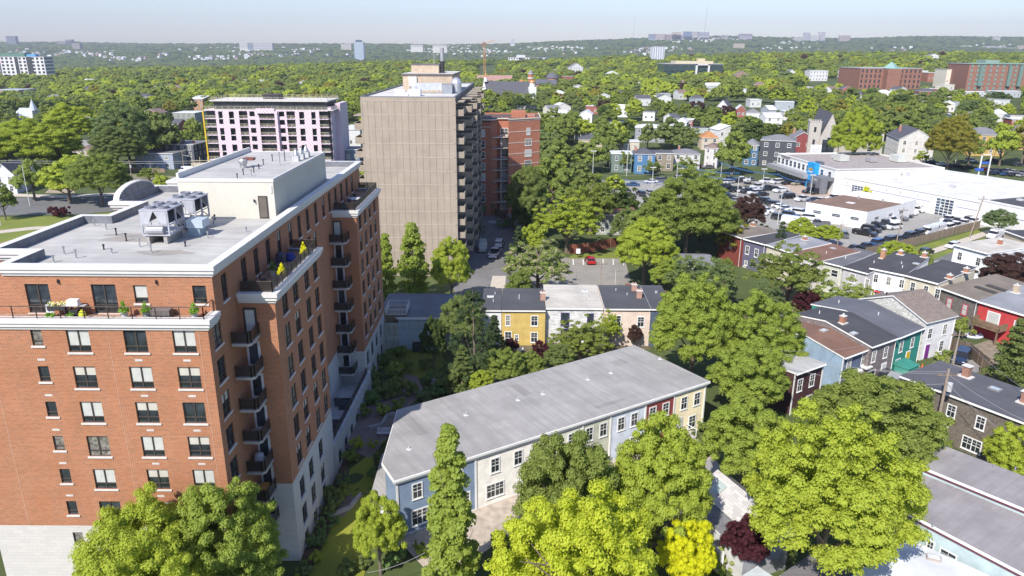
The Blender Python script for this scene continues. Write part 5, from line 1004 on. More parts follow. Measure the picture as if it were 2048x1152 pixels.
for x, y, w_, d, h, c in ((LF*.62, 1.2, 3, 1.6, .8, (.12,.13,.17)), (12, 14, 4, 3, 1.0, (.5,.52,.55)), (17, 12, 4, 3.4, 2.0, (.5,.51,.47)), (20, 22, 3.4, 2.6, 1.3, (.34,.33,.34)), (20, 31, 5, 3.4, 2.2, (.55,.56,.52))):
    m = MB(); m.box(x, y, 7.9, x+w_, y+d, 7.9+h); m.box(x+.2, y+.2, 7.7, x+w_-.2, y+d-.2, 7.9, 1); m.build('rooftop_unit', [P_(c, .6), DARK], dl.root)
dl.done()
# service wing: long white wall with glazed roller doors
sa = G(1672, 352, 5.6); sb = G(1962, 405, 5.6); v = sb-sa; a6 = math.atan2(v.y, v.x); LS = v.length
sv = Bd('service_wing', 'long low bright white service wing with glazed roller doors and a broad white roof', 'building', (sa.x, sa.y, 0), a6)
sv.wall((0, 0), (LS, 0), -.5, 5.5, WST); sv.wall((LS, 0), (LS, 45), -.5, 5.5, WST); sv.wall((LS, 45), (0, 45), -.5, 5.5, WST); sv.wall((0, 45), (0, 0), -.5, 5.5, WST)
m = sv.mb('roof', [WRF, TRIM]); m.box(-.2, -.2, 5.5, LS+.2, 45, 5.75, 1, 0)
for x, y, w_, d, h, c in ((8, 20, 2, 2, 1.2, .5), (20, 34, 3, 2, 1.4, .6), (30, 12, 1.5, 1.5, .9, .45), (42, 26, 3, 2.4, 1.5, .55), (52, 8, 1.5, 1.5, 1.0, .5), (14, 8, 1.2, 1.2, .6, .5), (36, 38, 4, 2.5, 1.6, .6)):
    m = MB(); m.box(x, y, 5.75, x+w_, y+d, 5.75+h); m.build('rooftop_unit', [P_((c, c, c*1.02), .6)], sv.root)
def rdoor(u, w_, h):
    m = MB(); m.box(u-w_/2-.2, -.12, -.2, u+w_/2+.2, -.01, h+.2, 1)
    n, k = 4, 6
    for i in range(n):
        for j in range(k): m.box(u-w_/2+w_*(i+.08)/n, -.16, h*(j+.12)/k, u-w_/2+w_*(i+.92)/n, -.125, h*(j+.88)/k, 0)
    m.build('roller_door', [GLASSB, TRIM], sv.root)
rdoor(LS*.185, 4.2, 3.9); rdoor(LS*.795, 5.2, 4.8)
m = sv.mb('trim_band', P_((.30,.32,.42))); m.box(.2, -.05, 3.2, LS*.14, -.005, 3.35); m.box(LS*.24, -.05, 3.2, LS*.70, -.005, 3.38); m.box(LS*.86, -.05, 3.2, LS*.99, -.005, 3.38)
for i, u in enumerate((.1, .4, .5, .62)): m = MB(); m.cyl(0, -.15, 4.3, 4.6, .18, .1, 8); m.build('wall_lamp', [STEEL], sv.root, (LS*u, 0, 0))
for u in (.36, .45, .54, .62, .66): m = MB(); m.box(LS*u-.3, -.25, 1.6, LS*u+.1, -.02, 2.7, 0); m.tube((LS*u+.4, -.1, .3), (LS*u+.4, -.1, 2.8), .06, mi=1); m.build('wall_fitting', [P_((.6,.61,.62)), STEEL], sv.root)
sv.done()
ea = G(1962, 400, 6.4); eb = G(2120, 432, 6.4); v = eb-ea; a7 = math.atan2(v.y, v.x); LE = v.length
ew = Bd('service_wing_annex', 'taller white annex with a black roof at the right end of the service wing', 'building', (ea.x, ea.y, 0), a7)
for a, b in (((0, 0), (LE, 0)), ((LE, 0), (LE, 30)), ((LE, 30), (0, 30)), ((0, 30), (0, 0))): ew.wall(a, b, -.5, 6.3, WST)
m = ew.mb('roof', [P_((.06,.06,.07), .9, var=.4), WST]); m.box(.3, .3, 6.1, LE-.3, 29.7, 6.35, 1, 0)
for q in ((0, 0, LE, .3), (0, .3, .3, 30)): m.box(q[0], q[1], 6.1, q[2], q[3], 6.7, 1)
m = MB(); m.box(3, 14, 6.3, 4.4, 15.4, 8.2); m.build('rooftop_unit', [P_((.05,.07,.18))], ew.root); m = MB(); m.box(13, 18, 6.3, 16, 20, 8.6); m.build('rooftop_unit', [TRIM], ew.root); m = MB(); m.box(6, -.05, 3.4, LE, -.005, 3.55); m.build('trim_band', [P_((.30,.32,.42))], ew.root); ew.done()
# small white building with a rusty-brown roof in the lot
pa = G(1613, 404, 4.6); pb = G(1735, 424, 4.6); pc = G(1832, 402, 4.6); v = pb-pa; a8 = math.atan2(v.y, v.x); L8 = v.length; D8 = (pc-pb).length
sw = Bd('lot_office', 'small white block building with a rusty-brown flat roof amid the car lot', 'building', (pa.x, pa.y, 0), a8)
dirn = Vector((pc.x-pb.x, pc.y-pb.y)); cx_ = dirn.x*math.cos(a8)+dirn.y*math.sin(a8); cy_ = -dirn.x*math.sin(a8)+dirn.y*math.cos(a8)
pp = [(0, 0), (L8, 0), (L8+cx_, cy_), (cx_, cy_)]
SWI = lambda u: (u, 2.0, 2.2, .75, 'thin', GLASSB)
sw.wall(pp[0], pp[1], -.3, 4.3, WST, [SWI(L8*.2), SWI(L8*.52), SWI(L8*.82)]); sw.wall(pp[1], pp[2], -.3, 4.3, WST, [SWI(D8*.2), SWI(D8*.48), SWI(D8*.7)]); sw.wall(pp[2], pp[3], -.3, 4.3, WST); sw.wall(pp[3], pp[0], -.3, 4.3, WST)
m = sw.mb('roof', [mat('roof', (.21,.135,.10), .95, nm='roof_rusty', seam=5, sf=.1, st=.5), WST]); m.prism(pp, 4.3, 4.6, 1, 0); q = [(a[0]*.98+cx_*.62*1 if 0 else a[0], a[1]) for a in pp]
m.prism([(cx_*.72, cy_*.72), (L8*1.0+cx_*.72, cy_*.72), (L8+cx_*1.02, cy_*1.02), (cx_, cy_*1.02)], 4.61, 5.0, 1, 1); m.prism([(L8*.4+cx_*.3, cy_*.3), (L8*.52+cx_*.3, cy_*.3), (L8*.52+cx_*.36, cy_*.36), (L8*.4+cx_*.36, cy_*.36)], 4.6, 4.68, 1)
for u, t in ((.35, .62), (.72, .66)): m = MB(); m.cyl(0, 0, 0, 1.0, .25, .2, 8); m.build('vent_pipe', [STEEL], sw.root, (L8*u+cx_*t, cy_*t, 4.5))
sw.done()
# ================================================================ street houses and buildings peeking out of the trees
RG_ = mat('roofsh', (.20,.20,.215), nm='roof_shingle_grey'); RG2 = mat('roofsh', (.095,.095,.11), nm='roof_shingle_dark'); ROR = mat('roofsh', (.42,.20,.08), nm='roof_shingle_orange'); RW_ = P_((.60,.61,.62), .6); RBR = mat('roofsh', (.22,.15,.13), nm='roof_shingle_brown')
c_ = lambda *a: S(a)
SG1 = 'houses along the street beyond the car lot'
HP('pale green-grey house with a white flat roof, left of the bright blue house', 1222, 1262, 310, 345, -3, 9, c_(.16,.22,.19), RW_, roof='flat', group=SG1, chim=())
HP('bright blue two-storey house with white bay windows on the street beyond the car lot', 1268, 1308, 310, 348, -4, 10, c_(.07,.20,.38), RG2, roof='hip', rise=1.6, group=SG1, wh=(1.2, 1.7), cf=2, chim=((.8, 6, 1.8),))
HP('beige and brown flat house with white windows right of the bright blue house', 1309, 1345, 309, 342, -3, 9, c_(.30,.25,.19), RG2, roof='flat', group=SG1, wh=(1.2, 1.7), cf=2)
HP('white and grey double house with grey hipped roof on the street beyond the lot', 1346, 1398, 309, 338, -4, 10, c_(.62,.61,.60), RG_, roof='hip', rise=1.4, group=SG1, wh=(1.1, 1.6), cf=3, chim=((3, 8, 2.0),))
HP('narrow tall white house right of the red parked car', 1408, 1432, 298, 336, -20, 9, c_(.66,.64,.63), RBR, roof='hip', rise=1.5, group=SG1, wh=(.7, 1.5), cf=2)
HP('blue house with white porch and grey hipped roof beside the dark slate house', 1486, 1512, 292, 332, -20, 9, c_(.05,.15,.27), RG_, roof='hip', rise=2.0, group=SG1, wh=(1.1, 1.4), cf=2)
HP('dark slate three-storey house with a pale hipped roof and white windows', 1520, 1580, 284, 336, -22, 12, c_(.055,.06,.075), RG_, roof='hip', rise=1.8, group=SG1, rows=3, cf=3, cr=3, wh=(1.2, 1.4))
HP('lower dark slate bay wing with pale roof in front of the slate house', 1545, 1586, 303, 334, -10, 5, c_(.055,.06,.075), RG_, roof='hip', rise=1.5, group=SG1, rows=2, cf=2, cr=1, wh=(1.4, 1.4), name='house_wing')
HP('brick-red gabled house between the slate house and the stone church', 1582, 1622, 280, 320, -15, 14, c_(.26,.05,.045), RG_, roof='gabley', rise=2.6, group=SG1, rows=2, cf=2, wh=(1.6, 1.2), chim=((1.5, 12, 3),))
HP('white gabled house with dark roof, dormer and arched attic windows right of the stone church', 1795, 1858, 282, 325, -14, 22, c_(.68,.66,.63), RG2, roof='gabley', rise=4.0, group=SG1, rows=3, cf=3, cl=5, wh=(1.0, 1.5), chim=((3, 14, 4.5),))
HP('yellow house with a grey roof behind the street trees on the right', 1938, 2003, 272, 312, -8, 14, c_(.58,.38,.12), RG_, roof='hip', rise=2.6, group=SG1, rows=2, cf=4, wh=(1.1, 2.2))
HP('second yellow house, cut by the right edge of the view', 2022, 2075, 265, 300, -8, 12, c_(.55,.38,.14), RG_, roof='hip', rise=2.4, group=SG1)
# stone church with a tower
p = GT(1700, 322); dist = p.y*math.cos(TH)+HC*math.sin(TH); K = dist/FPX; STN = P_((.45,.42,.385), .9, var=.12)
ch = Bd('stone_church', 'grey stucco church with a square tower, steep gable, tall arched windows and a block wing', 'church', (p.x-95*K*.94, p.y, 0), R(-12))
W1 = 22*K; W2_ = 36*K; ch.wall((0, 0), (W1, 0), -1, 17, STN, [(W1/2, 13, .9, 2, 'slot'), (W1/2, 8, .9, 2, 'slot')]); ch.wall((W1, 0), (W1, W1), -1, 17, STN); ch.wall((0, W1), (0, 0), -1, 17, STN); ch.wall((W1, W1), (0, W1), -1, 17, STN)
m = ch.mb('tower_roof', [STN, P_((.2,.2,.2))]); m.box(-.1, -.1, 17, W1+.1, W1+.1, 17.3, 0, 1)
for i in range(5): m.box(W1*i/5, -.1, 17.3, W1*i/5+.4, .25, 18.0); m.box(-.1, W1*i/5, 17.3, .25, W1*i/5+.4, 18)
ch.wall((W1, .5), (W1+W2_, .5), -1, 11, STN, [(W2_*.32, 1.5, 2.4, 8.5, 'slot'), (W2_*.6, 1.5, 3.0, 9.4, 'slot')]); ch.wall((W1+W2_, .5), (W1+W2_, 30), -1, 11, STN); wl = ch.mb('wall', STN); wl.face([(W1, .5, 11), (W1+W2_, .5, 11), (W1+W2_/2, .5, 20.5)])
r2 = ch.mb('roof', [RG2]); c0 = W1+W2_/2
for s_ in (-1, 1): e = c0+s_*(W2_/2+.3); r2.face([(e, .2, 10.7), (c0, .2, 20.6), (c0, 30, 20.6), (e, 30, 10.7)]); 
ch.wall((W1+W2_+6, -1), (W1+W2_+6+100*K*.5, -1), -1, 13, STN, [(u, z, 1.6, 1.8, 'thin') for u in (5.5,) for z in (2, 6, 10)]); ch.wall((W1+W2_+6+100*K*.5, -1), (W1+W2_+6+100*K*.5, 16), -1, 13, STN); ch.wall((W1+W2_, 4), (W1+W2_+6, 4), -1, 9, STN); ch.mb('roof', [RG2]).box(W1+W2_, -1, 13, W1+W2_+6+100*K*.5, 16, 13.2)
m = MB(); m.box(W1*.1, -5.2, 1.5, W1*.1+4.2, -5.0, 8.5, 0); m.box(W1*.1-.1, -5.3, .2, W1*.1+4.4, -4.9, 1.5, 1); sg = m.build('sign_board', [P_((.72,.74,.78)), P_((.05,.05,.06))], ch.root)
m = MB(); [m.box(W1*.1+a, -5.225, z, W1*.1+c, -5.201, z+.35) for a, c, z in ((.8, 3.4, 6.6), (.6, 3.6, 5.5), (.7, 3.2, 4.9), (1.2, 2.8, 3.4), (1.0, 3.0, 2.8))]; m.build('faded_print', [P_((.42,.45,.58))], sg)
m = MB(); [m.box(W1*.1+a, -5.1, -.5, W1*.1+a+.2, -4.95, 1.5) for a in (0, 4.0)]; m.build('sign_post', [STEEL], ch.root)
ch.done()
# houses among the trees in the middle distance
SG2 = 'houses half hidden in the wooded neighbourhood'
for a in (('white house with a steep dark gable roof, alone among trees above the street houses', 1428, 1456, 220, 245, -25, 12, c_(.72,.72,.72), RG2, dict(roof='gabley', rise=5.0, rows=2, cf=1, wh=(1.2, 2.0))),
    ('orange-roofed cream house above the narrow white house', 1402, 1436, 277, 300, -5, 10, c_(.60,.52,.40), ROR, dict(roof='hip', rise=2.6, wh=(1.3, 1.6))),
    ('pale mint cottage with dark flat roof left of the orange-roofed house', 1389, 1416, 258, 272, 0, 8, c_(.50,.58,.56), RG2, dict(roof='flat')),
    ('dark grey flat-roofed house right of the orange-roofed house', 1420, 1468, 252, 268, 0, 10, c_(.10,.11,.13), RG_, dict(roof='flat')),
    ('white house with low roof behind the large street tree', 1434, 1478, 262, 292, 10, 10, c_(.68,.68,.68), RW_, dict(roof='gabley', rise=2.0)),
    ('grey house under a curved white roof in the woods', 1270, 1328, 257, 285, -8, 14, c_(.32,.35,.38), RW_, dict(roof='hip', rise=1.2)),
    ('cream porch wall showing below the white-roofed grey house', 1246, 1278, 285, 303, 0, 8, c_(.65,.60,.50), RW_, dict(roof='flat')),
    ('pair of white dormered cottages with dark roof at the left of the wooded street', 1150, 1182, 262, 280, 0, 10, c_(.66,.64,.60), RG2, dict(roof='gablex', rise=2.2)),
    ('cream house with charcoal roof in front of the dormered cottages', 1160, 1204, 280, 296, 0, 10, c_(.62,.54,.38), RG2, dict(roof='hip', rise=1.8)),
    ('white clapboard house with grey gables below the copper-domed church', 1034, 1078, 198, 218, -10, 14, c_(.70,.70,.70), RG2, dict(roof='gabley', rise=2.4)),
    ('small grey cottage roof between the concrete tower and the white clapboard house', 962, 980, 212, 224, 0, 10, c_(.5,.5,.48), RG_, dict(roof='gabley', rise=3.2)),
    ('white bungalow in the woods with a pale gable', 1248, 1292, 170, 182, 0, 12, c_(.72,.72,.72), RW_, dict(roof='gablex', rise=3)),
    ('white house cluster gable near the yellowish tree', 1215, 1240, 150, 165, 10, 12, c_(.68,.70,.72), RW_, dict(roof='gabley', rise=3)),
    ('grey steep-roofed house left of the black glass building', 1140, 1166, 136, 152, 10, 14, c_(.66,.66,.68), RG_, dict(roof='gabley', rise=5)),
    ('long low white commercial building between woods and black glass building', 1498, 1560, 152, 163, 0, 20, c_(.62,.62,.60), RW_, dict(roof='flat')),
    ('small brown gable roof beside the low white commercial building', 1470, 1496, 152, 166, 0, 12, c_(.35,.22,.16), RBR, dict(roof='gabley', rise=4)),
    ('white house with tower-like dormer on the right of the low commercial building', 1572, 1592, 148, 160, 0, 12, c_(.68,.68,.70), RG_, dict(roof='gabley', rise=4)),
    ('white three-storey house left of the brick office with the pyramid roof', 1618, 1654, 143, 162, 0, 14, c_(.70,.70,.72), RW_, dict(roof='flat', rows=3)),
    ('white and blue flat shop left of the brick office with the pyramid roof', 1686, 1716, 143, 156, 0, 16, c_(.66,.68,.72), RW_, dict(roof='flat', rows=1)),
    ('tall pale block house in the trees above the brick office', 1708, 1730, 122, 142, 0, 14, c_(.68,.70,.70), RW_, dict(roof='flat', rows=3)),
    ('brown-roofed white house in the trees above the brick office', 1760, 1802, 121, 130, 0, 12, c_(.66,.62,.60), RBR, dict(roof='gablex', rise=2)),
    ('white house with blue-grey roof high in the trees at right', 1856, 1876, 112, 124, 0, 12, c_(.70,.70,.70), RG_, dict(roof='gabley', rise=3)),
    ('white shop with blue panel between the two brick buildings', 1838, 1854, 143, 158, 0, 14, c_(.72,.73,.75), RW_, dict(roof='flat', rows=1)),
    ('low brick shop wall with white cornice between the two brick buildings', 1854, 1890, 147, 164, 0, 14, mat('brick', (.30,.10,.06), nm='brick_far'), RW_, dict(roof='flat', rows=1)),
    ('plain cream warehouse wall left of the large green-trimmed brick apartments', 1888, 1932, 142, 176, 0, 20, P_((.66,.62,.52)), RBR, dict(roof='flat', rows=1, wins=False)),
    ('long pale flat roof just above the trees at the right', 1925, 1985, 185, 193, 0, 14, c_(.66,.68,.70), RW_, dict(roof='flat', rows=1)),
    ('long pale grey building with blue windows near the right edge', 1992, 2048, 184, 195, 0, 14, c_(.50,.55,.60), RW_, dict(roof='flat', rows=1)),
    ('white house with flat roof behind the stone church tower', 1622, 1650, 212, 226, 0, 10, c_(.70,.70,.70), RG_, dict(roof='hip', rise=1.2)),
    ('small white roofed cottage deep in the right-hand woods', 1790, 1812, 205, 216, 0, 10, c_(.68,.70,.72), RW_, dict(roof='gabley', rise=1.5)),
    ('light blue-grey two-storey house with flat roof at the left, behind the vacant lot', 272, 350, 309, 338, -4, 12, c_(.36,.41,.52), RG_, dict(roof='flat', cf=3, wh=(1.3, 1.0), chim=((3, 9, 1.0),))),
    ('dark slate mansard block behind the light blue-grey house', 330, 392, 292, 330, -4, 14, c_(.10,.11,.14), RG_, dict(roof='flat', chim=((2, 5, 1.2), (6, 5, 1.2), (10, 5, 1.2)))),
    ('pale low building with a white roof at the left of the wrapped construction block', 372, 405, 296, 316, 0, 10, c_(.50,.50,.48), RW_, dict(roof='flat')),
    ('low grey flat-roofed building with skylights among the left-hand trees', 160, 212, 284, 306, 0, 22, c_(.36,.38,.41), RG_, dict(roof='flat', rows=1)),
    ('small brown-roofed bungalow in front of the low grey building', 146, 186, 300, 312, 0, 9, c_(.55,.48,.40), RBR, dict(roof='hip', rise=1.3, rows=1)),
    ('white gabled house with blue porch at the left edge', -4, 34, 352, 388, 8, 10, c_(.66,.68,.72), RG2, dict(roof='gabley', rise=3.4)),
    ('white house wall with dark roof right of the blue-porched house', 34, 62, 345, 372, 0, 9, c_(.62,.62,.64), RG2, dict(roof='gablex', rise=2.0)),
    ('sandy brick block showing left of the wrapped construction block', 383, 408, 200, 224, 0, 14, P_((.45,.26,.14)), RW_, dict(roof='shed', rise=1.5, wins=False)),
    ('two-storey grey-green building with white roof left of the construction block', 348, 392, 228, 250, 0, 16, c_(.30,.32,.28), RW_, dict(roof='flat')),
    ('white warehouse behind the left balconies of the concrete tower', 684, 722, 262, 300, 0, 22, P_((.66,.67,.68)), RW_, dict(roof='flat', rows=1, wins=False)),
    ('blue-grey shop with a pale door between the construction block and the tower', 690, 720, 301, 325, 0, 10, P_((.16,.20,.27)), RG_, dict(roof='flat', rows=1, wins=False)),
    ('pink brick school block at the far left edge', -8, 42, 182, 204, 0, 24, P_((.36,.22,.24)), P_((.35,.40,.48)), dict(roof='flat', rows=2, cf=6, wh=(2.2, 1.4))),
    ('brown-roofed garage building by the lower left corner of the car lot', 1192, 1270, 432, 470, -4, 12, c_(.34,.36,.33), RBN, dict(roof='flat', rows=2, cf=3, chim=((4, 9, 1.2), (7, 9, 1.2)))),
    ('grey-walled lean-to with a brown roof and one window beside the brown-roofed garage', 1226, 1262, 423, 448, 0, 8, c_(.24,.23,.26), RBN, dict(roof='shed', rise=1.2, rows=1, cf=1, chim=((3, 6, 1.5),))),
    ('small grey-roofed house wedged between the maples left of the dark red house', 1322, 1425, 532, 562, -2, 9, c_(.50,.50,.50), RG_, dict(roof='gablex', rise=1.0, chim=((1.5, 6, 1.6),)))):
    HP(*a[:9], group=SG2, **a[9])
# churches
def dome(b, x, y, z, r, m, name='dome', n=18, onion=False):
    mb = MB(); pr = [(r*math.cos(t), z+r*(1.0)*math.sin(t)) for t in [math.pi/2*i/8 for i in range(9)]]
    if onion: pr = [(r*.7, z), (r, z+r*.5), (r*.9, z+r), (r*.4, z+r*1.5), (.05, z+r*2.2)]
    mb.lathe(x, y, pr, n); mb.build(name, [m], b.root, smooth=True)
COP = mat('plain', (.60,.25,.09), .3, metal=.25)
p = GT(985, 212); D0 = p.y/FPX
cc = Bd('domed_church', 'white gabled church with a long slate roof and copper-orange domes', 'church', (p.x, p.y, p.z), R(8)); 
def px_(v): return v*D0
cc.wall((px_(-22), 0), (px_(20), 0), -2, 6, P_((.7,.7,.7))); cc.wall((px_(-20), 12), (px_(100), 12), -2, 6, P_((.6,.6,.6)))
r2 = cc.mb('roof', [RG2]); r2.face([(px_(-14), 0, 6), (px_(88), 0, 6), (px_(84), 14, 17), (px_(-12), 14, 17.5)]); r2.face([(px_(-14), 28, 6), (px_(88), 28, 6), (px_(84), 14, 17), (px_(-12), 14, 17.5)])
cc.mb('wall', P_((.7,.7,.7))).face([(px_(-24), -1, 5), (px_(-8), -1, 5), (px_(-16), 2, 18)]); dome(cc, px_(-20), -3.5, 5.0, 4.4, COP); dome(cc, px_(66), 22, 15, 3.0, COP, onion=False)
cu = cc.mb('cupola', [P_((.7,.7,.7)), COP]); cu.cyl(px_(-10), 12, 17, 20, 1.5, 1.2, 8); cu.cyl(px_(-10), 12, 20, 23.5, 1.0, .2, 8, 1); cu.box(px_(73), 2, 7, px_(87), 8, 13.5); cu.cyl(px_(80), 5, 13.5, 16.5, 2.0, 2.0, 8); m = cc.mb('cross', [P_((.6,.5,.3))]); m.box(px_(-10)-.12, 11.9, 23.5, px_(-10)+.12, 12.1, 25.5); m.box(px_(66)-.1, 21.9, 18, px_(66)+.1, 22.1, 21)
dome(cc, px_(80), 5, 16.5, 2.2, COP); cc.done()
p = GT(1061, 196); D0 = p.y/FPX; o = Bd('brick_bell_tower', 'slender orange-brick bell tower with pale bands and a grey cap beside the domed church', 'tower', tuple(p)); H_ = (196-148)*D0
m = o.mb('shaft', [mat('brick', (.40,.14,.07), nm='brick_tower', bh=.3, bw=.8), CONCW]); m.cyl(0, 0, -1, H_*.75, 2.6, 2.4, 12); m.cyl(0, 0, H_*.75, H_*.8, 2.8, 2.8, 12, 1); m.cyl(0, 0, H_*.8, H_*.93, 2.2, 2.1, 12); m.cyl(0, 0, H_*.93, H_*.95, 2.5, 2.5, 12, 1); m = o.mb('cap', [P_((.2,.21,.24))]); m.lathe(0, 0, [(2.4, H_*.95), (1.8, H_*1.02), (.05, H_*1.08)], 12); o.done()
p = GT(1090, 190); o = Bd('round_church', 'brick church with a grey rotunda roof and arched windows right of the bell tower', 'church', tuple(p)); m = o.mb('wall', [mat('brick', (.38,.2,.14), nm='brick_pale', bh=.3, bw=.8)]); m.box(-8, 0, -2, 10, 20, 9); m.cyl(7, 14, 9, 14, 5.5, 5.5, 16); m = o.mb('roof', [RSL]); m.lathe(7, 14, [(6.2, 14), (4.8, 17), (.1, 19)], 16); m.face([(-8.5, -.5, 9), (10.5, -.5, 9), (10, 10, 13), (-8, 10, 13)]); m = o.mb('arched_window', [GLASS]); [m.box(x, -.1, 2, x+1.2, -.02, 7) for x in (-5, -2, 4)]; o.done()
HP('long hall with a pinkish-brown roof and brick wall behind the domed church', 953, 1024, 167, 178, 0, 22, mat('brick', (.30,.09,.07), nm='brick_far'), P_((.33,.20,.17), .9, var=.1), roof='gablex', rise=7.0, group=SG2, rows=1, name='hall', cat='hall')
p = GT(66, 250); o = Bd('steepled_church', 'small white church with a pointed steeple among the left-hand trees', 'church', tuple(p)); D0 = p.y/FPX; m = o.mb('wall', [P_((.72,.73,.74))]); m.box(-34*D0, 0, -2, 0, 14, 5); m.box(-3*D0, -1, -2, 5*D0, 6, 8.5); m.face([(-33*D0, -.1, 5), (-20*D0, -.1, 5), (-26*D0, -.1, 8.5)]); m = o.mb('roof', [P_((.45,.50,.56), .6)]); m.face([(-35*D0, -.3, 5), (0, -.3, 5), (0, 7, 9.5), (-35*D0, 7, 9.5)]); m.cyl(1*D0, 2.5, 8.5, 15, 2.4, .08, 8); o.done()
# larger blocks further back
def block(name, label, x0, x1, yt, yb, d, base, floors, cols, gm, wh=.55, rot=0, extra=None, bandm=None, cat='building'):
    p = GT((x0+x1)/2, yb); D0 = (p.y*math.cos(TH)+(HC-p.z)*math.sin(TH))/FPX; w_ = (x1-x0)*D0/math.cos(R(rot)); h = (yb-yt)*D0
    b = Bd(name, label, cat, (p.x-w_/2*math.cos(R(rot)), p.y-w_/2*math.sin(R(rot)), p.z), R(rot)); m = b.mb('wall', [base]); m.box(0, 0, -4, w_, d, h)
    m = b.mb('roof', [P_((.35,.36,.37))]); m.box(-.3, -.3, h, w_+.3, d+.3, h+.6)
    fh = h/floors; cw = w_/cols
    for k in range(floors):
        for i in range(cols):
            if extra and extra(k, i): continue
            q = MB(); q.box(cw*(i+.5)-cw*wh/2, -.25, fh*k+fh*.25, cw*(i+.5)+cw*wh/2, -.02, fh*k+fh*.85)
            if b.nw < 90: q.build('window', [gm], b.root); b.nw += 1
        if d > 10:
            q = b.mb('side_glazing', [gm]); q.box(w_+.02, 2, fh*k+fh*.3, w_+.25, d-2, fh*k+fh*.8)
    return b, w_, h, D0
b, w_, h, D0 = block('white_apartment_block', 'white and black seven-storey apartment block at the far left edge', 12, 92, 116, 162, 30, P_((.70,.70,.71)), 7, 10, P_((.05,.05,.06), .3), .5, 8); m = b.mb('roof_box', [P_((.10,.20,.16)), P_((.10,.32,.6))]); m.box(0, 4, h, w_*.55, 22, h+7*D0*1.0); m.box(w_*.6, 3, h, w_*.8, 14, h+5*D0, 1); m = b.mb('dark_strip', [P_((.045,.05,.06))]); m.box(w_*.33, -.6, 0, w_*.40, -.3, h); m.box(w_*.6, -.6, 0, w_*.72, -.3, h); b.done()
b, w_, h, D0 = block('dark_block', 'dark tower wall with a red corner sign at the far left edge', -30, 8, 118, 160, 25, P_((.10,.10,.12)), 6, 4, P_((.25,.27,.30), .3)); m = b.mb('red_sign', [P_((.75,.02,.04), .4)]); m.box(w_*.62, -.5, h*.78, w_*1.02, -.1, h*1.02); b.done()
b, w_, h, D0 = block('glass_office', 'dark green glass office block with a beige penthouse level', 1327, 1443, 130, 163, 40, P_((.03,.07,.075), .25), 4, 18, GLASS, .7); m = b.mb('penthouse', [P_((.52,.45,.32))]); m.box(w_*.2, 5, h+.6, w_*.85, 30, h+6*D0); m.box(w_*.6, 8, h+6*D0, w_*.72, 16, h+11*D0); m = b.mb('column', [P_((.6,.6,.62))]); m.box(w_*.53, -2.5, 0, w_*.56, 0, h); m.box(w_*.74, -2.5, 0, w_*.77, 0, h); m.box(w_*.53, -2.5, h-1, w_*.77, 0, h); b.done()
b, w_, h, D0 = block('monochrome_flats', 'white and black apartment building with a pale rooftop box, above the domed church', 1016, 1098, 116, 134, 25, P_((.66,.66,.66)), 4, 16, P_((.04,.05,.07), .4), .45, extra=lambda k, i: i in (4, 5, 9, 10, 13)); m = b.mb('dark_strip', [P_((.035,.045,.07))]); [m.box(w_*a, -.8, 0, w_*c, -.3, h-.5) for a, c in ((.26, .38), (.53, .70), (.73, .84), (.92, 1.0))]; m = b.mb('roof_box', [P_((.6,.6,.6))]); m.box(w_*.2, 4, h, w_*.42, 16, h+5*D0); b.done()
BRF = mat('brick', (.26,.12,.085), nm='brick_office', bh=.5, bw=1.2)
b, w_, h, D0 = block('brick_office', 'red brick office building with a pale teal pyramid roof at its corner', 1716, 1838, 139, 178, 45, BRF, 4, 14, P_((.05,.05,.06), .3), .38, 0); m = b.mb('pyramid_roof', [P_((.22,.36,.34), .6)]); cx = w_*.5; m.prism([(w_*.38, -8), (w_*.60, -8), (w_*.60, 8), (w_*.38, 8)], h, h+.5); m.cyl(w_*.49, 0, h+.5, h+13*D0, 12.5*D0*1.35, .2, 4); m = b.mb('corner_bay', [BRF]); m.box(w_*.38, -8, -4, w_*.60, 0, h); b.done()
b, w_, h, D0 = block('brick_apartments', 'large red brick apartment building with green bay windows at the right edge', 1934, 2075, 131, 182, 40, BRF, 6, 12, P_((.16,.26,.24), .4), .34, -6); m = b.mb('teal_roof', [P_((.20,.30,.26), .6)]); m.box(w_*.22, 2, h, w_*.40, 18, h+8*D0); m.box(0, -.8, h, w_, 0, h+1.2); BY = P_((.13,.21,.19))
for a in (.14, .52, .66, .82, .92): m = MB(); m.box(w_*a, -2.2, 4, w_*(a+.045), -.2, h-1); m.build('bay', [BY], b.root)
b.done()
b, w_, h, D0 = block('curved_glass_tower', 'blue glass high-rise with pale floor bands standing beyond the woods', 709, 729, 86, 121, 30, P_((.12,.20,.30), .2), 18, 1, P_((.5,.55,.6), .3), .9, cat='tower'); m = b.mb('crown', [P_((.05,.10,.15), .3)]); m.box(w_*.2, 2, h, w_*.8, 20, h+4*D0); b.done()
b, w_, h, D0 = block('white_highrise', 'white gridded high-rise beyond the woods, right of centre', 1305, 1328, 94, 119, 30, P_((.66,.67,.70)), 12, 5, P_((.15,.2,.27), .3), .5, cat='tower'); b.done()
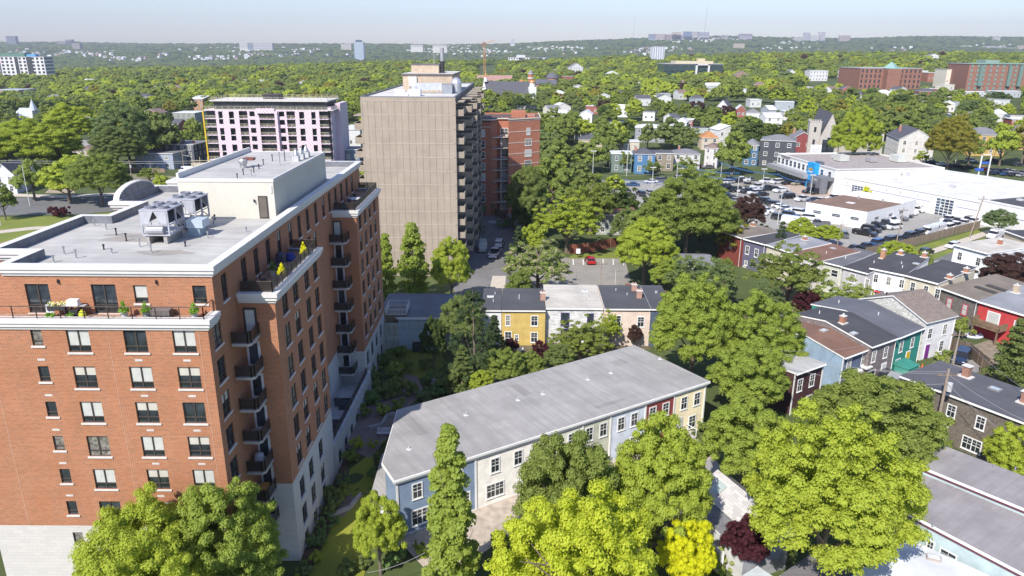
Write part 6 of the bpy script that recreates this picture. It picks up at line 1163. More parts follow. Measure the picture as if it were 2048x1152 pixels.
# tower crane
p = GT(969, 146); o = empty('tower_crane', tuple(p), 0, 'orange tower crane above the woods left of centre', 'crane'); D0 = p.y/FPX; H_ = (144-92)*D0; OR = P_((.55,.24,.08), .6)
m = MB(); r_ = 1.3
for z in range(0, int(H_), 4):
    for a, c in (((-r_, -r_), (r_, -r_)), ((r_, -r_), (r_, r_)), ((r_, r_), (-r_, r_)), ((-r_, r_), (-r_, -r_))): m.tube((*a, z), (*c, z+4), .18, n=4); m.tube((*a, z), (*a, z+4), .24, n=4)
m.build('mast', [OR], o); m = MB(); m.tube((-5*D0, 0, H_), (20*D0, 0, H_+8*D0), .55, n=4); m.tube((0, 0, H_+1), (0, 0, H_+4*D0), .6, n=4); m.build('jib', [OR], o); m = MB(); m.box(-2, -2, H_-1, 2, 2, H_+3); m.box(-6*D0, -1.5, H_-2, -3.5*D0, 1.5, H_+1.5); m.build('cab', [P_((.25,.12,.08))], o)
# skyline blocks and masts on the far ridge
FAR = [(15,33,74,92,.25,.26,.34,'dark slab tower'),(117,146,84,100,.35,.30,.32,'broad brown apartment block'),(134,146,81,99,.30,.28,.30,'taller brown lift tower'),(146,160,88,99,.40,.36,.38,'low brown wing'),(200,226,103,116,.36,.28,.22,'brown office block'),
 (480,496,87,97,.70,.70,.70,'white slab'),(496,507,87,97,.30,.36,.44,'dark blue slab'),(508,544,87,98,.62,.62,.66,'long striped slab'),(683,702,89,98,.66,.62,.58,'low cream block'),(822,845,90,94,.72,.72,.72,'white shed'),(866,893,90,93,.72,.72,.70,'long white shed'),
 (910,934,112,119,.70,.72,.74,'white flat hall'),(1021,1029,79,88,.70,.72,.78,'slim white tower'),
 (1298,1310,69,77,.34,.38,.48,'blue-grey block'),(1310,1330,69,78,.60,.52,.50,'cream block'),(1330,1352,70,79,.46,.36,.36,'brick slab'),(1345,1362,65,72,.66,.58,.50,'sandy block'),(1352,1366,71,80,.42,.36,.42,'mauve slab'),(1368,1384,73,83,.62,.64,.70,'pale tower pair'),(1368,1383,64,73,.28,.34,.48,'blue tower'),(1384,1396,64,72,.62,.58,.56,'tan tower'),(1396,1418,65,72,.48,.48,.56,'grey wide block'),
 (1386,1396,76,84,.50,.42,.42,'low brown block'),(1400,1416,76,83,.52,.44,.42,'low reddish block'),(1424,1440,76,84,.54,.48,.48,'low tan block'),(1444,1455,73,85,.44,.40,.40,'brown tower'),(1469,1488,88,96,.66,.56,.44,'sand-coloured block'),(1480,1504,68,72,.40,.38,.46,'long grey block'),(1410,1416,84,87,.75,.75,.75,'tiny white hall'),
 (1588,1606,76,84,.64,.60,.60,'stepped cream base'),(1608,1619,67,84,.58,.58,.64,'left twin tower'),(1621,1638,72,86,.72,.72,.74,'white podium block'),(1638,1649,66,84,.64,.62,.66,'right twin tower'),(1680,1699,72,83,.56,.46,.44,'terraced brown block'),
 (1926,1942,92,98,.72,.72,.72,'white box building'),(1970,1986,93,101,.60,.60,.66,'pale block row'),(1987,2010,94,102,.58,.56,.62,'pale lilac block'),(2008,2030,96,102,.54,.54,.60,'grey low block'),(2040,2056,92,101,.66,.52,.48,'pinkish tower'),(1990,2000,75,79,.7,.7,.7,'white shed on the crest')]
for i, (x0, x1, yt, yb, r0, g0, b0, nm) in enumerate(FAR):
    Yd = 5200 if yt > 84 else 6300; q = GY((x0+x1)/2, yb, Yd); D0 = Yd/FPX; w_ = (x1-x0)*D0; h = (yb-yt)*D0; zb = min(q.z, gz(q.x, Yd))-10
    where = ('at the left' if x0 < 700 else 'left of centre' if x0 < 1100 else 'on the right-hand ridge' if x0 < 1700 else 'at the far right')
    o = empty('distant_tower', (q.x, Yd, q.z), 0, '%s on the far ridge %s, %s' % (nm, where, 'breaking the skyline' if yt < 84 else 'below the skyline'), 'building', 'buildings on the far ridge')
    m = MB(); m.box(-w_/2, 0, zb-q.z, w_/2, 35, h); m.build('wall', [P_((r0*.8, g0*.78, b0*.74), .8, var=.1)], o)
    m = MB(); n = max(2, int(h/8)); r0, g0, b0 = r0*.8, g0*.78, b0*.76; [m.box(-w_/2+4, -.8, h*(k+.3)/n, w_/2-4, -.05, h*(k+.62)/n) for k in range(n)]; m.build('window_band', [P_((r0*.5, g0*.55, b0*.62), .5)], o)
for x, yt, yb, lb in ((1408, 18, 72, 'tall thin radio mast beside the ridge-top towers'), (1266, 36, 76, 'thinner, fainter radio mast left of the ridge-top towers')):
    q = GY(x, yb, 6000); o = empty('radio_mast', tuple(q), 0, lb, 'mast'); m = MB(); H_ = (yb-yt)*6000/FPX; r_ = 1.6 if x == 1408 else 1.0; m.tube((0, 0, -30), (H_*.03, 0, H_), r_, r_*.6, 5); m.build('shaft', [P_((.30,.30,.36))], o)
# ================================================================ ground, roads, lawns
def sheet(name, pts, m, z=0.0, kind='structure', th=None):
    """pts are pixels on the ground; a fan-free polygon draped slightly above the terrain"""
    q = [G(px, py, 0) if len(t) == 2 else Vector(t[:2]+(0,)) for t in pts for px, py in [t[:2]]]
    q = [Vector((p.x, p.y, z)) for p in q]; mb = MB()
    if th: mb.prism([(p.x, p.y) for p in q], z-th, z)
    else: mb.face(q)
    o = mb.build(name, [m]); o['kind'] = kind; return o
# terrain mesh in (direction, distance)
ts = [-1.15+2.3*i/96 for i in range(97)]; ys = [-20, 0, 15, 25, 32]+[35+2.5*i for i in range(46)]+[150+12*i for i in range(1, 15)]+[330+40*i for i in range(30)]+[1530+60*i for i in range(60)]+[5130+110*i for i in range(32)]+[9200, 10500]
m = MB(); nx = len(ts)
for y in ys:
    for t in ts:
        x = t*(y+60); m.v.append((x, y, gz(x, max(y, 5)) if y < 1500 else gz(x*(y/(y+60)), y)))
for j in range(len(ys)-1):
    for i in range(nx-1): a = j*nx+i; m.f.append((a, a+1, a+nx+1, a+nx)); m.m.append(0 if ys[j] < 1480 else 1)
gm = NB('ground_soil'); n = gm.noise(.05, 6, rough=.65); n2 = gm.noise(.9, 4); cc = gm.ramp(n, [(.3, (.045,.065,.015)), (.62, (.09,.12,.03)), (.75, (.16,.13,.09))]); gm.col(gm.mix(gm.math('MULTIPLY', n2, .5), cc, (.03,.045,.012))); gm.b.inputs['Roughness'].default_value = .95
hm = NB('hill_woods'); n = hm.noise(.0016, 8, rough=.7); n2 = hm.noise(.03, 6, rough=.75); cc = hm.ramp(n, [(.35, (.030,.050,.022)), (.55, (.045,.07,.025)), (.7, (.07,.10,.035))]); hm.col(hm.mix(hm.math('MULTIPLY', n2, .8), cc, (.012,.022,.012))); hm.b.inputs['Roughness'].default_value = 1; hm.bump(n2, 1.0, 12)
o = m.build('ground', [gm.m, hm.m], smooth=True); o['kind'] = 'structure'
ASP = mat('asphalt', (.29,.28,.26), .9, nm='asphalt_sunbleached'); ASD = mat('asphalt', (.14,.14,.14), .9, nm='asphalt'); GRS = mat('grass', (.17,.22,.035), .95, nm='lawn'); CONK = P_((.50,.44,.37), .9, var=.12); PAV = mat('paving', (.22,.17,.15), .9); SOIL = P_((.10,.065,.04), .95, var=.3); LINE = P_((.7,.7,.68), .8)
DRT = P_((.34,.27,.20), .95, var=.25)
# car lot and the street behind it
sheet('car_lot', [(1130,352),(1230,345),(1440,352),(1600,342),(1720,300),(2120,300),(2300,420),(2075,436),(1960,456),(1730,515),(1600,565),(1500,520),(1440,455),(1380,420),(1180,440)], ASP, .012)
sheet('lot_apron', [(1545,352),(1640,345),(1720,395),(1600,392),(1568,372)], P_((.42,.33,.26), .9, var=.15), .02)
sheet('street', [(1130,352),(1160,338),(1240,349),(1330,345),(1440,338),(1560,333),(1545,344),(1430,352),(1300,358),(1180,362)], ASD, .018)
sheet('far_street', [(1858,335),(2120,322),(2120,345),(1870,352)], ASD, .018)
sheet('verge', [(1240,349),(1330,345),(1430,338),(1430,334),(1330,341),(1240,345)], GRS, .024); sheet('pavement', [(1160,340),(1240,351),(1330,347),(1440,340),(1440,338),(1330,345.5),(1240,349.4),(1160,338)], CONK, .10, th=.1)
sheet('side_street', [(1880,585),(1858,560),(1700,700),(1740,730)], ASD, .016) if False else None
sheet('pavement', [(1790,524),(1810,527),(1990,466),(1975,461)], CONK, .1, th=.1); sheet('verge', [(1760,532),(1790,524),(1975,461),(1962,457),(1730,523)], GRS, .02); sheet('verge', [(1815,526),(1850,527),(1935,492),(1990,468)], GRS, .02)
sheet('street', [(1790,585),(1845,528),(1990,470),(2100,450),(2100,560),(1880,575),(1840,590)], ASD, .014)
# tower car park and the red car's lot
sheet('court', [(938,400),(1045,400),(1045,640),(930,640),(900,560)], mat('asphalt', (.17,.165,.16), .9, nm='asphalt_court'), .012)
sheet('parking_yard', [(1045,640),(1045,530),(1100,515),(1250,517),(1265,580),(1330,640)], mat('asphalt', (.25,.235,.21), .95, nm='asphalt_yard'), .014); sheet('verge', [(1135,517),(1150,508),(1250,504),(1260,517)], GRS, .02)
for k in range(6): sheet('parking_line', [(1145+k*20,518),(1147+k*20,518),(1148+k*20,530),(1146+k*20,530)], LINE, .022)
sheet('ramp', [(975,600),(985,552),(1012,552),(1008,600)], CONK, .03)
# left-hand street, lawns and vacant lot
sheet('street', [(-80,432),(-80,398),(0,394),(130,398),(260,392),(330,385),(420,372),(420,392),(330,412),(170,428)], ASD, .014)
sheet('lawn', [(-80,520),(-80,438),(0,434),(150,432),(230,424),(250,440),(100,500),(0,540)], GRS, .012)
sheet('path', [(-80,476),(-80,470),(60,454),(160,449),(160,453),(60,460)], CONK, .022); sheet('path', [(-80,530),(-80,512),(0,486),(60,470),(66,474),(0,500)], P_((.34,.23,.15), .9), .022)
sheet('pavement', [(-80,397),(0,392),(130,396),(260,390),(330,383),(330,380),(250,385),(130,391),(0,387),(-80,391)], CONK, .1, th=.1)
sheet('vacant_lot', [(235,378),(260,338),(340,345),(420,350),(420,368),(330,380)], P_((.20,.19,.13), .95, var=.35, scale=.25), .01); sheet('dirt_path', [(90,386),(110,366),(130,352),(140,352),(150,386)], DRT, .012)
# brick building garden: lawn, block path, beds
zg = -.93
def gsheet(name, pts, m, dz, kind='structure'):
    mb = MB(); q = []
    for px, py in pts: p = G(px, py, -.9); q.append((p.x, p.y))
    cx = sum(a for a, b in q)/len(q); cy = sum(b for a, b in q)/len(q)
    # subdivide as a fan of rings so that it follows the ground
    N = 14; R_ = 6; n = len(q); per = []
    for i in range(n):
        a, b = q[i], q[(i+1) % n]
        for k in range(6): per.append((a[0]+(b[0]-a[0])*k/6, a[1]+(b[1]-a[1])*k/6))
    for r_ in range(R_+1):
        for a in per: x = cx+(a[0]-cx)*r_/R_; y = cy+(a[1]-cy)*r_/R_; mb.v.append((x, y, gz(x, y)+dz))
    L = len(per)
    for r_ in range(R_):
        for i in range(L): j = (i+1) % L; mb.f.append((r_*L+i, r_*L+j, (r_+1)*L+j, (r_+1)*L+i)); mb.m.append(0)
    o = mb.build(name, [m]); o['kind'] = kind; return o
gsheet('lawn', [(590,1200),(640,1105),(672,1020),(700,940),(745,915),(760,1000),(720,1200)], mat('grass', (.22,.26,.03), .95, nm='lawn_bright'), .05)
gsheet('lawn', [(770,700),(880,700),(890,745),(830,775),(770,760)], GRS, .05)
gsheet('path', [(690,905),(730,830),(790,795),(812,760),(835,765),(850,800),(800,840),(770,900),(740,925)], PAV, .06)
gsheet('path', [(640,1035),(655,1005),(700,985),(712,1000),(690,1030),(655,1045)], PAV, .06)
gsheet('garden_bed', [(600,1110),(615,1060),(650,960),(690,905),(700,960),(650,1085),(625,1130)], SOIL, .07)
sheet('pavement', [(795,1080),(1090,964),(1375,855),(1410,925),(1200,985),(1010,1075),(880,1170)], P_((.40,.34,.28), .9, var=.25), .05)
sheet('path', [(1330,860),(1385,880),(1425,915),(1400,930)], P_((.46,.37,.30), .9, var=.12), .06); sheet('path', [(1375,905),(1425,915),(1490,985),(1420,985)], mat('asphalt', (.28,.27,.26), .9, nm='asphalt_light'), .055)
# driveways by the coloured houses
sheet('driveway', [(1735,800),(1700,775),(1790,740),(1850,735),(1960,700),(1990,730),(1820,800)], mat('asphalt', (.24,.23,.22), .9, nm='asphalt_drive'), .012); sheet('yard', [(1850,735),(1905,700),(1925,715),(1870,745)], P_((.16,.17,.06), .95), .02)
sheet('yard', [(1440,640),(1560,600),(1700,600),(1760,650),(1600,680),(1450,690)], P_((.13,.10,.06), .95, var=.4), .01)
sheet('yard', [(1920,700),(2060,650),(2060,720),(1960,730)], P_((.22,.18,.13), .95, var=.3), .012)
sheet('backyard', [(960,712),(1300,700),(1300,655),(960,655)], P_((.12,.10,.06), .95, var=.4), .01)
# ================================================================ fences, walls, poles
def fence(label, pts, h, m, name='fence', post=2.4, pm=None, z0=None, pth=.05):
    o = empty(name, (pts[0][0], pts[0][1], 0), 0, label, 'fence'); bx, by = pts[0][0], pts[0][1]; mb = MB(); pb = MB(); pb.box(-.07, -.07, -.2, .07, .07, h+.1); pme = pb.mesh('post', [pm or WOOD])
    for a, b in zip(pts, pts[1:]):
        a = Vector((a[0]-bx, a[1]-by, 0)); b = Vector((b[0]-bx, b[1]-by, 0)); d = (b-a).normalized(); nn = Vector((-d.y, d.x, 0))*pth/2; L = (b-a).length; k = max(1, round(L/post))
        mb.prism([((a-nn).x, (a-nn).y), ((b-nn).x, (b-nn).y), ((b+nn).x, (b+nn).y), ((a+nn).x, (a+nn).y)], gz(bx, by)-.2, gz(bx, by)+h)
        for i in range(k+1): p = a+d*L*i/k; link('post', pme, o, (p.x, p.y, gz(bx, by))) if i or a.length < .01 else None
    mb.build('boards', [m], o); return o
PL = mat('planks', (.27,.21,.16), nm='planks_weathered'); PLR = mat('planks', (.24,.08,.05), nm='planks_red'); PLD = mat('planks', (.15,.11,.08), nm='planks_dark')
f = lambda *a: [tuple(G(x, y, 0))[:2] for x, y in a]
fence('long weathered board fence along the pavement beside the car lot', f((1730,513),(1830,490),(1958,456)), 2.0, PL)
fence('reddish-brown board fence behind the red car', f((1138,508),(1175,505),(1250,490)), 2.2, PLR)
fence('tall grey-brown plank fence right of the white gabled house', f((1895,700),(1935,712),(1975,745)), 2.1, PLD)
fence('vertical plank fence below the conifer at the right edge', f((1960,745),(2075,790)), 2.0, PLD)
fence('low grey board fence in the vacant lot on the left', f((252,342),(330,346)), 1.6, PL)
fence('curving plank fence in the shaded court beside the brick block', f((990,430),(1010,440),(1035,470)), 2.0, PL)
fence('weathered fence behind the pink flowering shrub', f((1588,655),(1625,668),(1650,660)), 1.7, PL)
fence('brown plank fence behind the dark-roofed terrace', f((1250,585),(1330,600)), 1.8, PLR)
fence('white slatted fence along the narrow garage', [tuple(G(x, y, 0))[:2] for x, y in ((1345,1050),(1400,1105),(1442,1148))], 2.2, mat('planks', (.62,.62,.62), nm='planks_white'), pm=TRIM)
o = fence('low white picket fence in the garden behind the brick apartments', f((862,768),(905,768)), .9, mat('planks', (.55,.56,.6), nm='planks_picket'), pm=TRIM)
o = empty('lattice_table', tuple(G(903, 765, 0)), 0, 'pink and white cloth-covered garden table by the picket fence', 'table'); m = MB(); m.box(-.6, -.4, .7, .6, .4, .76); m.build('table_top', [P_((.6,.45,.6))], o); m = MB(); [m.box(x, y, 0, x+.06, y+.06, .7) for x in (-.5, .44) for y in (-.3, .24)]; m.build('leg', [WOOD], o)
# dumpster pen
p = G(1905, 425, 0); o = empty('refuse_enclosure', tuple(p), R(-20), 'wooden refuse enclosure with an open gate and black sacks by the service wing', 'enclosure'); m = MB()
for a in ((0, 0, 7, .15), (0, .15, .15, 5), (6.85, .15, 7, 5)): m.box(a[0], a[1], 0, a[2], a[3], 2.0)
m.build('panel', [mat('planks', (.42,.36,.28), nm='planks_tan')], o); m = MB(); m.prism([(-2.6, -1.0), (-2.5, -1.1), (0, -.1), (-.1, 0)], 0, 2); m.build('gate', [P_((.40,.16,.07))], o)
sk = empty('refuse_sacks', tuple(p+Vector((3.5, 1.2, 0))), 0, 'heap of black and green refuse sacks inside the wooden enclosure', 'refuse'); m = MB()
for i in range(12): a, c, e = rnd.uniform(-2.5, 2.5), rnd.uniform(-.6, 2), rnd.uniform(.5, 2.0); m.lathe(a, c, [(.1, e-.4), (.6, e-.1), (.5, e+.3), (.05, e+.6)], 7)
m.build('sack', [P_((.03,.05,.045), .4)], sk)
WPOLE = P_((.30,.24,.19), .9, var=.2); GPOLE = P_((.55,.56,.55), .6)
def pole(label, bx, by, ty, kind='wood', r=.16, z=None, arms=(), grp=None, lean=0):
    b = GT(bx, by); d0 = b.y; tx = bx; top = GY(bx, ty, b.y).z-b.z; o = empty('utility_pole' if kind == 'wood' else 'lamp_post', tuple(b), 0, label, 'pole' if kind == 'wood' else 'lamp post', grp)
    m = MB(); m.tube((0, 0, -.5), (lean, 0, top), r, r*.65, 8); m.build('pole', [WPOLE if kind == 'wood' else GPOLE], o)
    if kind == 'wood':
        m = MB(); m.tube((-1.1+lean*.9, 0, top-.8), (1.1+lean*.9, 0, top-.8), .07, n=5); [m.cyl(lean*.9+x, 0, top-.75, top-.5, .06, .05, 6) for x in (-1, -.4, .4, 1)]; m.build('crossarm', [WOOD], o)
        if 'tx' in arms: m = MB(); m.cyl(.35, -.2, top-2.6, top-1.6, .28, .28, 10); m.build('transformer', [P_((.5,.52,.52))], o)
        if 'lamp' in arms: m = MB(); m.tube((0, 0, top*.72), (2.2, -.6, top*.70), .05, n=5); m.box(2.0, -.8, top*.68, 2.9, -.45, top*.7); m.build('street_light', [P_((.65,.65,.62))], o)
    elif 'flood' in arms: m = MB(); m.box(-.9, -.3, top-.1, .9, .3, top+.12); m.build('lamp_head', [GPOLE], o)
    return b, top
W = []
W.append(pole('tall wooden utility pole with tangled wires in front of the brown shingled house', 1866, 893, 738, arms=('tx',), r=.2))
W.append(pole('wooden utility pole between the white gabled house and the dark parked car', 1905, 735, 660, r=.15))
W.append(pole('wooden pole with a street light among the maples left of the maroon house', 1508, 835, 690, arms=('lamp',), r=.16))
pole('leaning wooden pole at the car lot fence', 1938, 476, 392, r=.18, lean=1.6); pole('slim wooden pole among the parked cars left of the fence', 1792, 488, 414, r=.14, lean=.4); pole('short wooden pole at the corner of the car lot', 1673, 496, 443, r=.12, lean=.5)
for bx, by, ty, lb in ((1253,352,287,'white light pole at the left end of the flag string'),(1304,375,335,'light pole with yellow base among the leftmost lot cars'),(1353,362,328,'pole carrying the far string of pennants'),(1398,375,345,'short pole at the left end of the near pennant string'),(1441,358,325,'pole at the top left of the car lot'),(1474,396,354,'light pole on a concrete footing at the end of the pennant string'),(1524,382,338,'light pole among the white cars nearest the showroom'),(1559,430,375,'light pole beside the row of white cars'),(1620,392,350,'light pole in front of the entrance portal'),(1184,385,302,'double-headed light pole above the leftmost trees of the street'),(1910,326,258,'tall white leaning light pole behind the service wing'),(1986,325,293,'orange-topped light pole near the right-hand street'),(1555,449,422,'slim white pole in front of the hedge at the lot edge'),(1683,315,262,'light pole rising behind the dealership roof'),(60,412,330,'grey pole on the left lawn')):
    pole(lb, bx, by, ty, 'lamp', r=.12, arms=('flood',) if bx in (1184, 1559, 1620, 1304, 1524) else (), lean=1.8 if bx == 1910 else 0)
pole('wooden utility pole left of the vacant lot', 266, 372, 320, arms=('tx',)); pole('wooden utility pole beside the two-storey blue-grey house', 368, 336, 300, arms=('lamp',)); pole('thin leaning pole in the vacant lot', 305, 362, 322, r=.08); pole('thin grey post in the shaded yard behind the dark-roofed terrace', 1200, 590, 520, r=.10); pole('thin dark post at the right of the yard behind the terrace', 1230, 575, 540, 'lamp', r=.07)
pole('small flagpole at the far left lawn', 2, 452, 422, 'lamp', r=.07)
def wire(label, A, B, sag=.6, r=.02, n=10, name='wire', z0=0):
    o = empty(name, tuple(A), 0, label, 'wire', 'overhead wires'); m = MB(); pr = None
    for i in range(n+1):
        t = i/n; p = (B-A)*t; p.z -= sag*4*t*(1-t)
        if pr is not None: m.tube(pr, p, r, n=4)
        pr = p.copy()
    m.build('cable', [P_((.30,.30,.30))], o)
def tp(w_): return w_[0]+Vector((0, 0, w_[1]-.6))
for k, (dz, sg) in enumerate(((0, .8), (.3, 1.0), (-1.2, 1.2))): wire('%s overhead wire from the pole by the maples to the pole before the shingled house' % ('upper', 'topmost', 'lower')[k], tp(W[2])+Vector((0, 0, dz)), tp(W[0])+Vector((0, 0, dz)), sg)
for k in range(2): wire('%s wire from the pole by the dark car to the pole before the shingled house' % ('upper', 'lower')[k], tp(W[1])-Vector((0, 0, k*.9)), tp(W[0])-Vector((0, 0, k*.9)), .7)
wire('service wire sloping from the tall pole to the right edge', tp(W[0]), G(2120, 870, 6), .6); wire('second service wire sloping from the tall pole down to the right edge', tp(W[0])-Vector((0, 0, 1)), G(2120, 930, 5.5), .8)
wire('wire over the shingled house toward the conifer', tp(W[1]), G(2120, 820, 9), .8); wire('service wire from the maples to the grey shingled house', tp(W[2]), G(1741, 690, 5.2), .5)
wire('thin cable crossing low above the garden at the bottom', G(735, 1145, 2.5), G(850, 1105, 3.5), .3, .02)
wire('pair of distant wires over the left-hand trees, upper', GY(-40, 320, 215), GY(400, 322, 215), .3, .06); wire('pair of distant wires over the left-hand trees, lower', GY(-40, 324, 215), GY(400, 326, 215), .3, .06); wire('overhead wire along the street beyond the car lot', GY(1200, 352, 262), GY(1480, 332, 262), .8, .04)
BF = P_((.05,.16,.40), .6)
for k, (A, B) in enumerate(((G(1441,325,8.5), G(1560,348,7.0)), (G(1353,328,8.0), G(1480,345,7.5)), (G(1398,345,6.5), G(1474,356,6.5)), (G(1560,350,6), G(1625,362,5.5)), (G(1225,353,5), G(1330,362,4.5)))):
    o = empty('pennant_string', tuple(A), 0, ('blue pennant string from the top left of the lot to the showroom', 'blue pennant string above the far row of cars', 'blue pennant string on the short near poles', 'blue pennant string in front of the showroom glass', 'blue pennant string at the left end of the lot')[k], 'pennants', 'blue pennant strings over the car lot'); m = MB(); n = 34
    for i in range(n):
        t = i/n; p = (B-A)*t; p.z -= .8*4*t*(1-t); q = (B-A)*((i+.7)/n); q.z -= .8*4*t*(1-t); m.face([p, q, (q+p)/2-Vector((0, 0, .5))])
    m.build('pennant', [BF], o)
o = empty('traffic_sign', tuple(GT(1250, 402)), 0, 'yellow diamond traffic sign near the left corner of the car lot', 'sign'); m = MB(); m.cyl(0, 0, 0, 2.6, .05, .05, 6); m.build('post', [GPOLE], o); m = MB(); m.face([(0, -.08, 1.9), (.6, -.08, 2.5), (0, -.08, 3.1), (-.6, -.08, 2.5)]); m.build('plate', [P_((.7,.35,.02))], o)
o = empty('notice_board', tuple(G(1156, 516, 0)), 0, 'white notice board on a post by the reddish fence', 'sign'); m = MB(); m.cyl(0, 0, 0, 2.0, .06, .06, 6); m.build('post', [DARK], o); m = MB(); m.box(-.45, -.06, 1.0, .45, .06, 2.1); m.build('board', [P_((.7,.7,.75))], o)
p = GT(1955, 355); o = empty('price_sign', tuple(p), 0, 'blue and white framed sales sign behind the service wing', 'sign'); m = MB(); m.box(0, 0, 0, .35, .35, 8.5); m.box(3.4, 0, 0, 3.75, .35, 8.5); m.box(0, 0, 8.2, 3.75, .3, 8.5); m.build('frame', [TRIM], o); m = MB(); m.box(.35, .05, 5.0, 3.4, .3, 5.8); m.box(-1.5, -.2, 2.4, 1.5, .1, 3.4); m.build('panel', [P_((.03,.10,.42))], o)
# benches in the garden and yard
def bench(label, p, rz, c=(.55,.57,.62)):
    o = empty('park_bench', tuple(p), rz, label, 'bench'); m = MB(); [m.box(-1.0, -.25+i*.13, .42, 1.0, -.15+i*.13, .46) for i in range(4)]; m.build('seat', [P_(c)], o); m = MB(); [m.box(-1.0, .28, .55+i*.15, 1.0, .32, .65+i*.15) for i in range(3)]; m.build('backrest', [P_(c)], o)
    for x in (-.9, .85): m = MB(); m.box(x, -.22, 0, x+.06, .3, .42); m.build('leg', [DARK], o)
q = G(772, 880, -.5); bench('pale slatted garden bench beside the cut corner of the grey-roofed row', (q.x, q.y, gz(q.x, q.y)+.05), R(4)); bench('small pale bench in the shaded court beside the concrete tower', G(985, 449, 0), 0)
for px, py, lb, c in ((838,703,'dark green wheeled bin beside the blue-grey hall',(.03,.05,.045)),(1190,600,'black dumpster behind the dark-roofed terrace',(.03,.03,.035))):
    q = G(px, py, 0); o = empty('dumpster', tuple(q), 0, lb, 'bin'); m = MB(); m.prism([(-.9, -.5), (.9, -.5), (.9, .5), (-.9, .5)], .1, 1.1); m.build('body', [P_(c)], o); m = MB(); m.prism([(-.95, -.55), (.95, -.55), (.95, .55), (-.95, .55)], 1.1, lambda p_: 1.2+.15*(p_[1]+.5)); m.build('lid', [DARK], o)
# planters, retaining kerbs in the garden
for pts, lb in (([(738,868),(765,862),(775,842),(800,838)], 'low curved stone planter wall beside the podium'), ([(655,1030),(700,1012),(722,985)], 'low curved stone edge around the small paved bay')):
    q = [G(x, y, -.6) for x, y in pts]; o = empty('garden_wall', (q[0].x, q[0].y, 0), 0, lb, 'wall'); m = MB()
    for a, b in zip(q, q[1:]): d = (b-a).normalized(); nn = Vector((-d.y, d.x, 0))*.15; a0 = a-q[0]; b0 = b-q[0]; m.prism([((a0-nn).x, (a0-nn).y), ((b0-nn).x, (b0-nn).y), ((b0+nn).x, (b0+nn).y), ((a0+nn).x, (a0+nn).y)], gz(a.x, a.y)-.1, gz(a.x, a.y)+.45)
    m.build('coping', [mat('block', (.34,.33,.33), nm='garden_block')], o)
o = empty('traffic_cone', tuple(G(1844, 736, 0)), 0, 'orange traffic cone beside the steps of the teal house', 'cone'); m = MB(); m.box(-.2, -.2, 0, .2, .2, .04); m.build('base', [P_((.6,.12,.02))], o); m = MB(); m.cyl(0, 0, .04, .7, .15, .03, 10); m.build('cone', [P_((.7,.14,.02))], o)
o = empty('bay_awning', tuple(G(1684, 768, 0)), 0, 'small yellow sign box by the path of the blue house', 'sign'); m = MB(); m.box(-.5, -.1, .6, .5, .1, 1.4); m.build('panel', [P_((.65,.45,.02))], o); m = MB(); m.box(-.05, -.05, 0, .05, .05, .6); m.build('post', [WOOD], o)
for px, py, a_, lb in ((1030, 704, .3, 'pale patio chair left of the round table behind the mustard house'), (1046, 706, 2.6, 'pale patio chair right of the round table behind the mustard house')):
    q = G(px, py, 0); chair(lb, q.x, q.y, a_, 0.02, P_((.55,.52,.48)))
q = G(1038, 708, 0); tb('round pale garden table behind the mustard house', q.x, q.y, 0.02, .6, P_((.5,.48,.44)))
q = G(1942, 672, 0); o = empty('paddling_pool', tuple(q), 0, 'round pale paddling pool on the yard below the red house', 'pool'); m = MB(); m.lathe(0, 0, [(1.5, 0), (1.7, .25), (1.5, .45), (1.4, .2), (.01, .18)], 18); m.build('rim', [P_((.55,.58,.68), .4)], o)
q = G(1930, 655, 0); o = empty('covered_swing', tuple(q), .4, 'blue tarpaulin-covered garden seat under the upper deck of the red house', 'furniture'); m = MB(); m.prism([(-1, -.6), (1, -.6), (1, .6), (-1, .6)], 0, lambda p: 1.0+.3*(p[1] > 0)); m.build('cover', [P_((.08,.16,.40))], o)
q = G(1606, 662, 0); o = empty('round_trampoline', tuple(q), 0, 'rust-red round cover behind the pink flowering shrub', 'cover'); m = MB(); m.lathe(0, 0, [(1.7, .3), (1.8, .5), (.02, .75)], 18); m.build('cover', [P_((.30,.10,.06))], o)
for px, py, c, lb in ((1862, 745, (.04,.12,.06), 'dark green wheeled bin by the white gabled house'), (1704, 770, (.05,.05,.06), 'black wheeled bin before the blue house'), (1298, 588, (.04,.10,.22), 'blue wheeled bin behind the navy house'), (1180, 692, (.10,.10,.10), 'grey wheeled bin below the pink terraced house'), (1566, 622, (.12,.09,.06), 'brown compost bin in the back gardens')):
    q = G(px, py, 0); o = empty('wheeled_bin', tuple(q), rnd.uniform(0, 3), lb, 'bin'); m = MB(); m.prism([(-.28, -.3), (.28, -.3), (.28, .3), (-.28, .3)], .08, 1.0); m.build('body', [P_(c)], o); m = MB(); m.prism([(-.31, -.34), (.31, -.34), (.31, .34), (-.31, .34)], 1.0, 1.07); m.build('lid', [P_(c)], o)
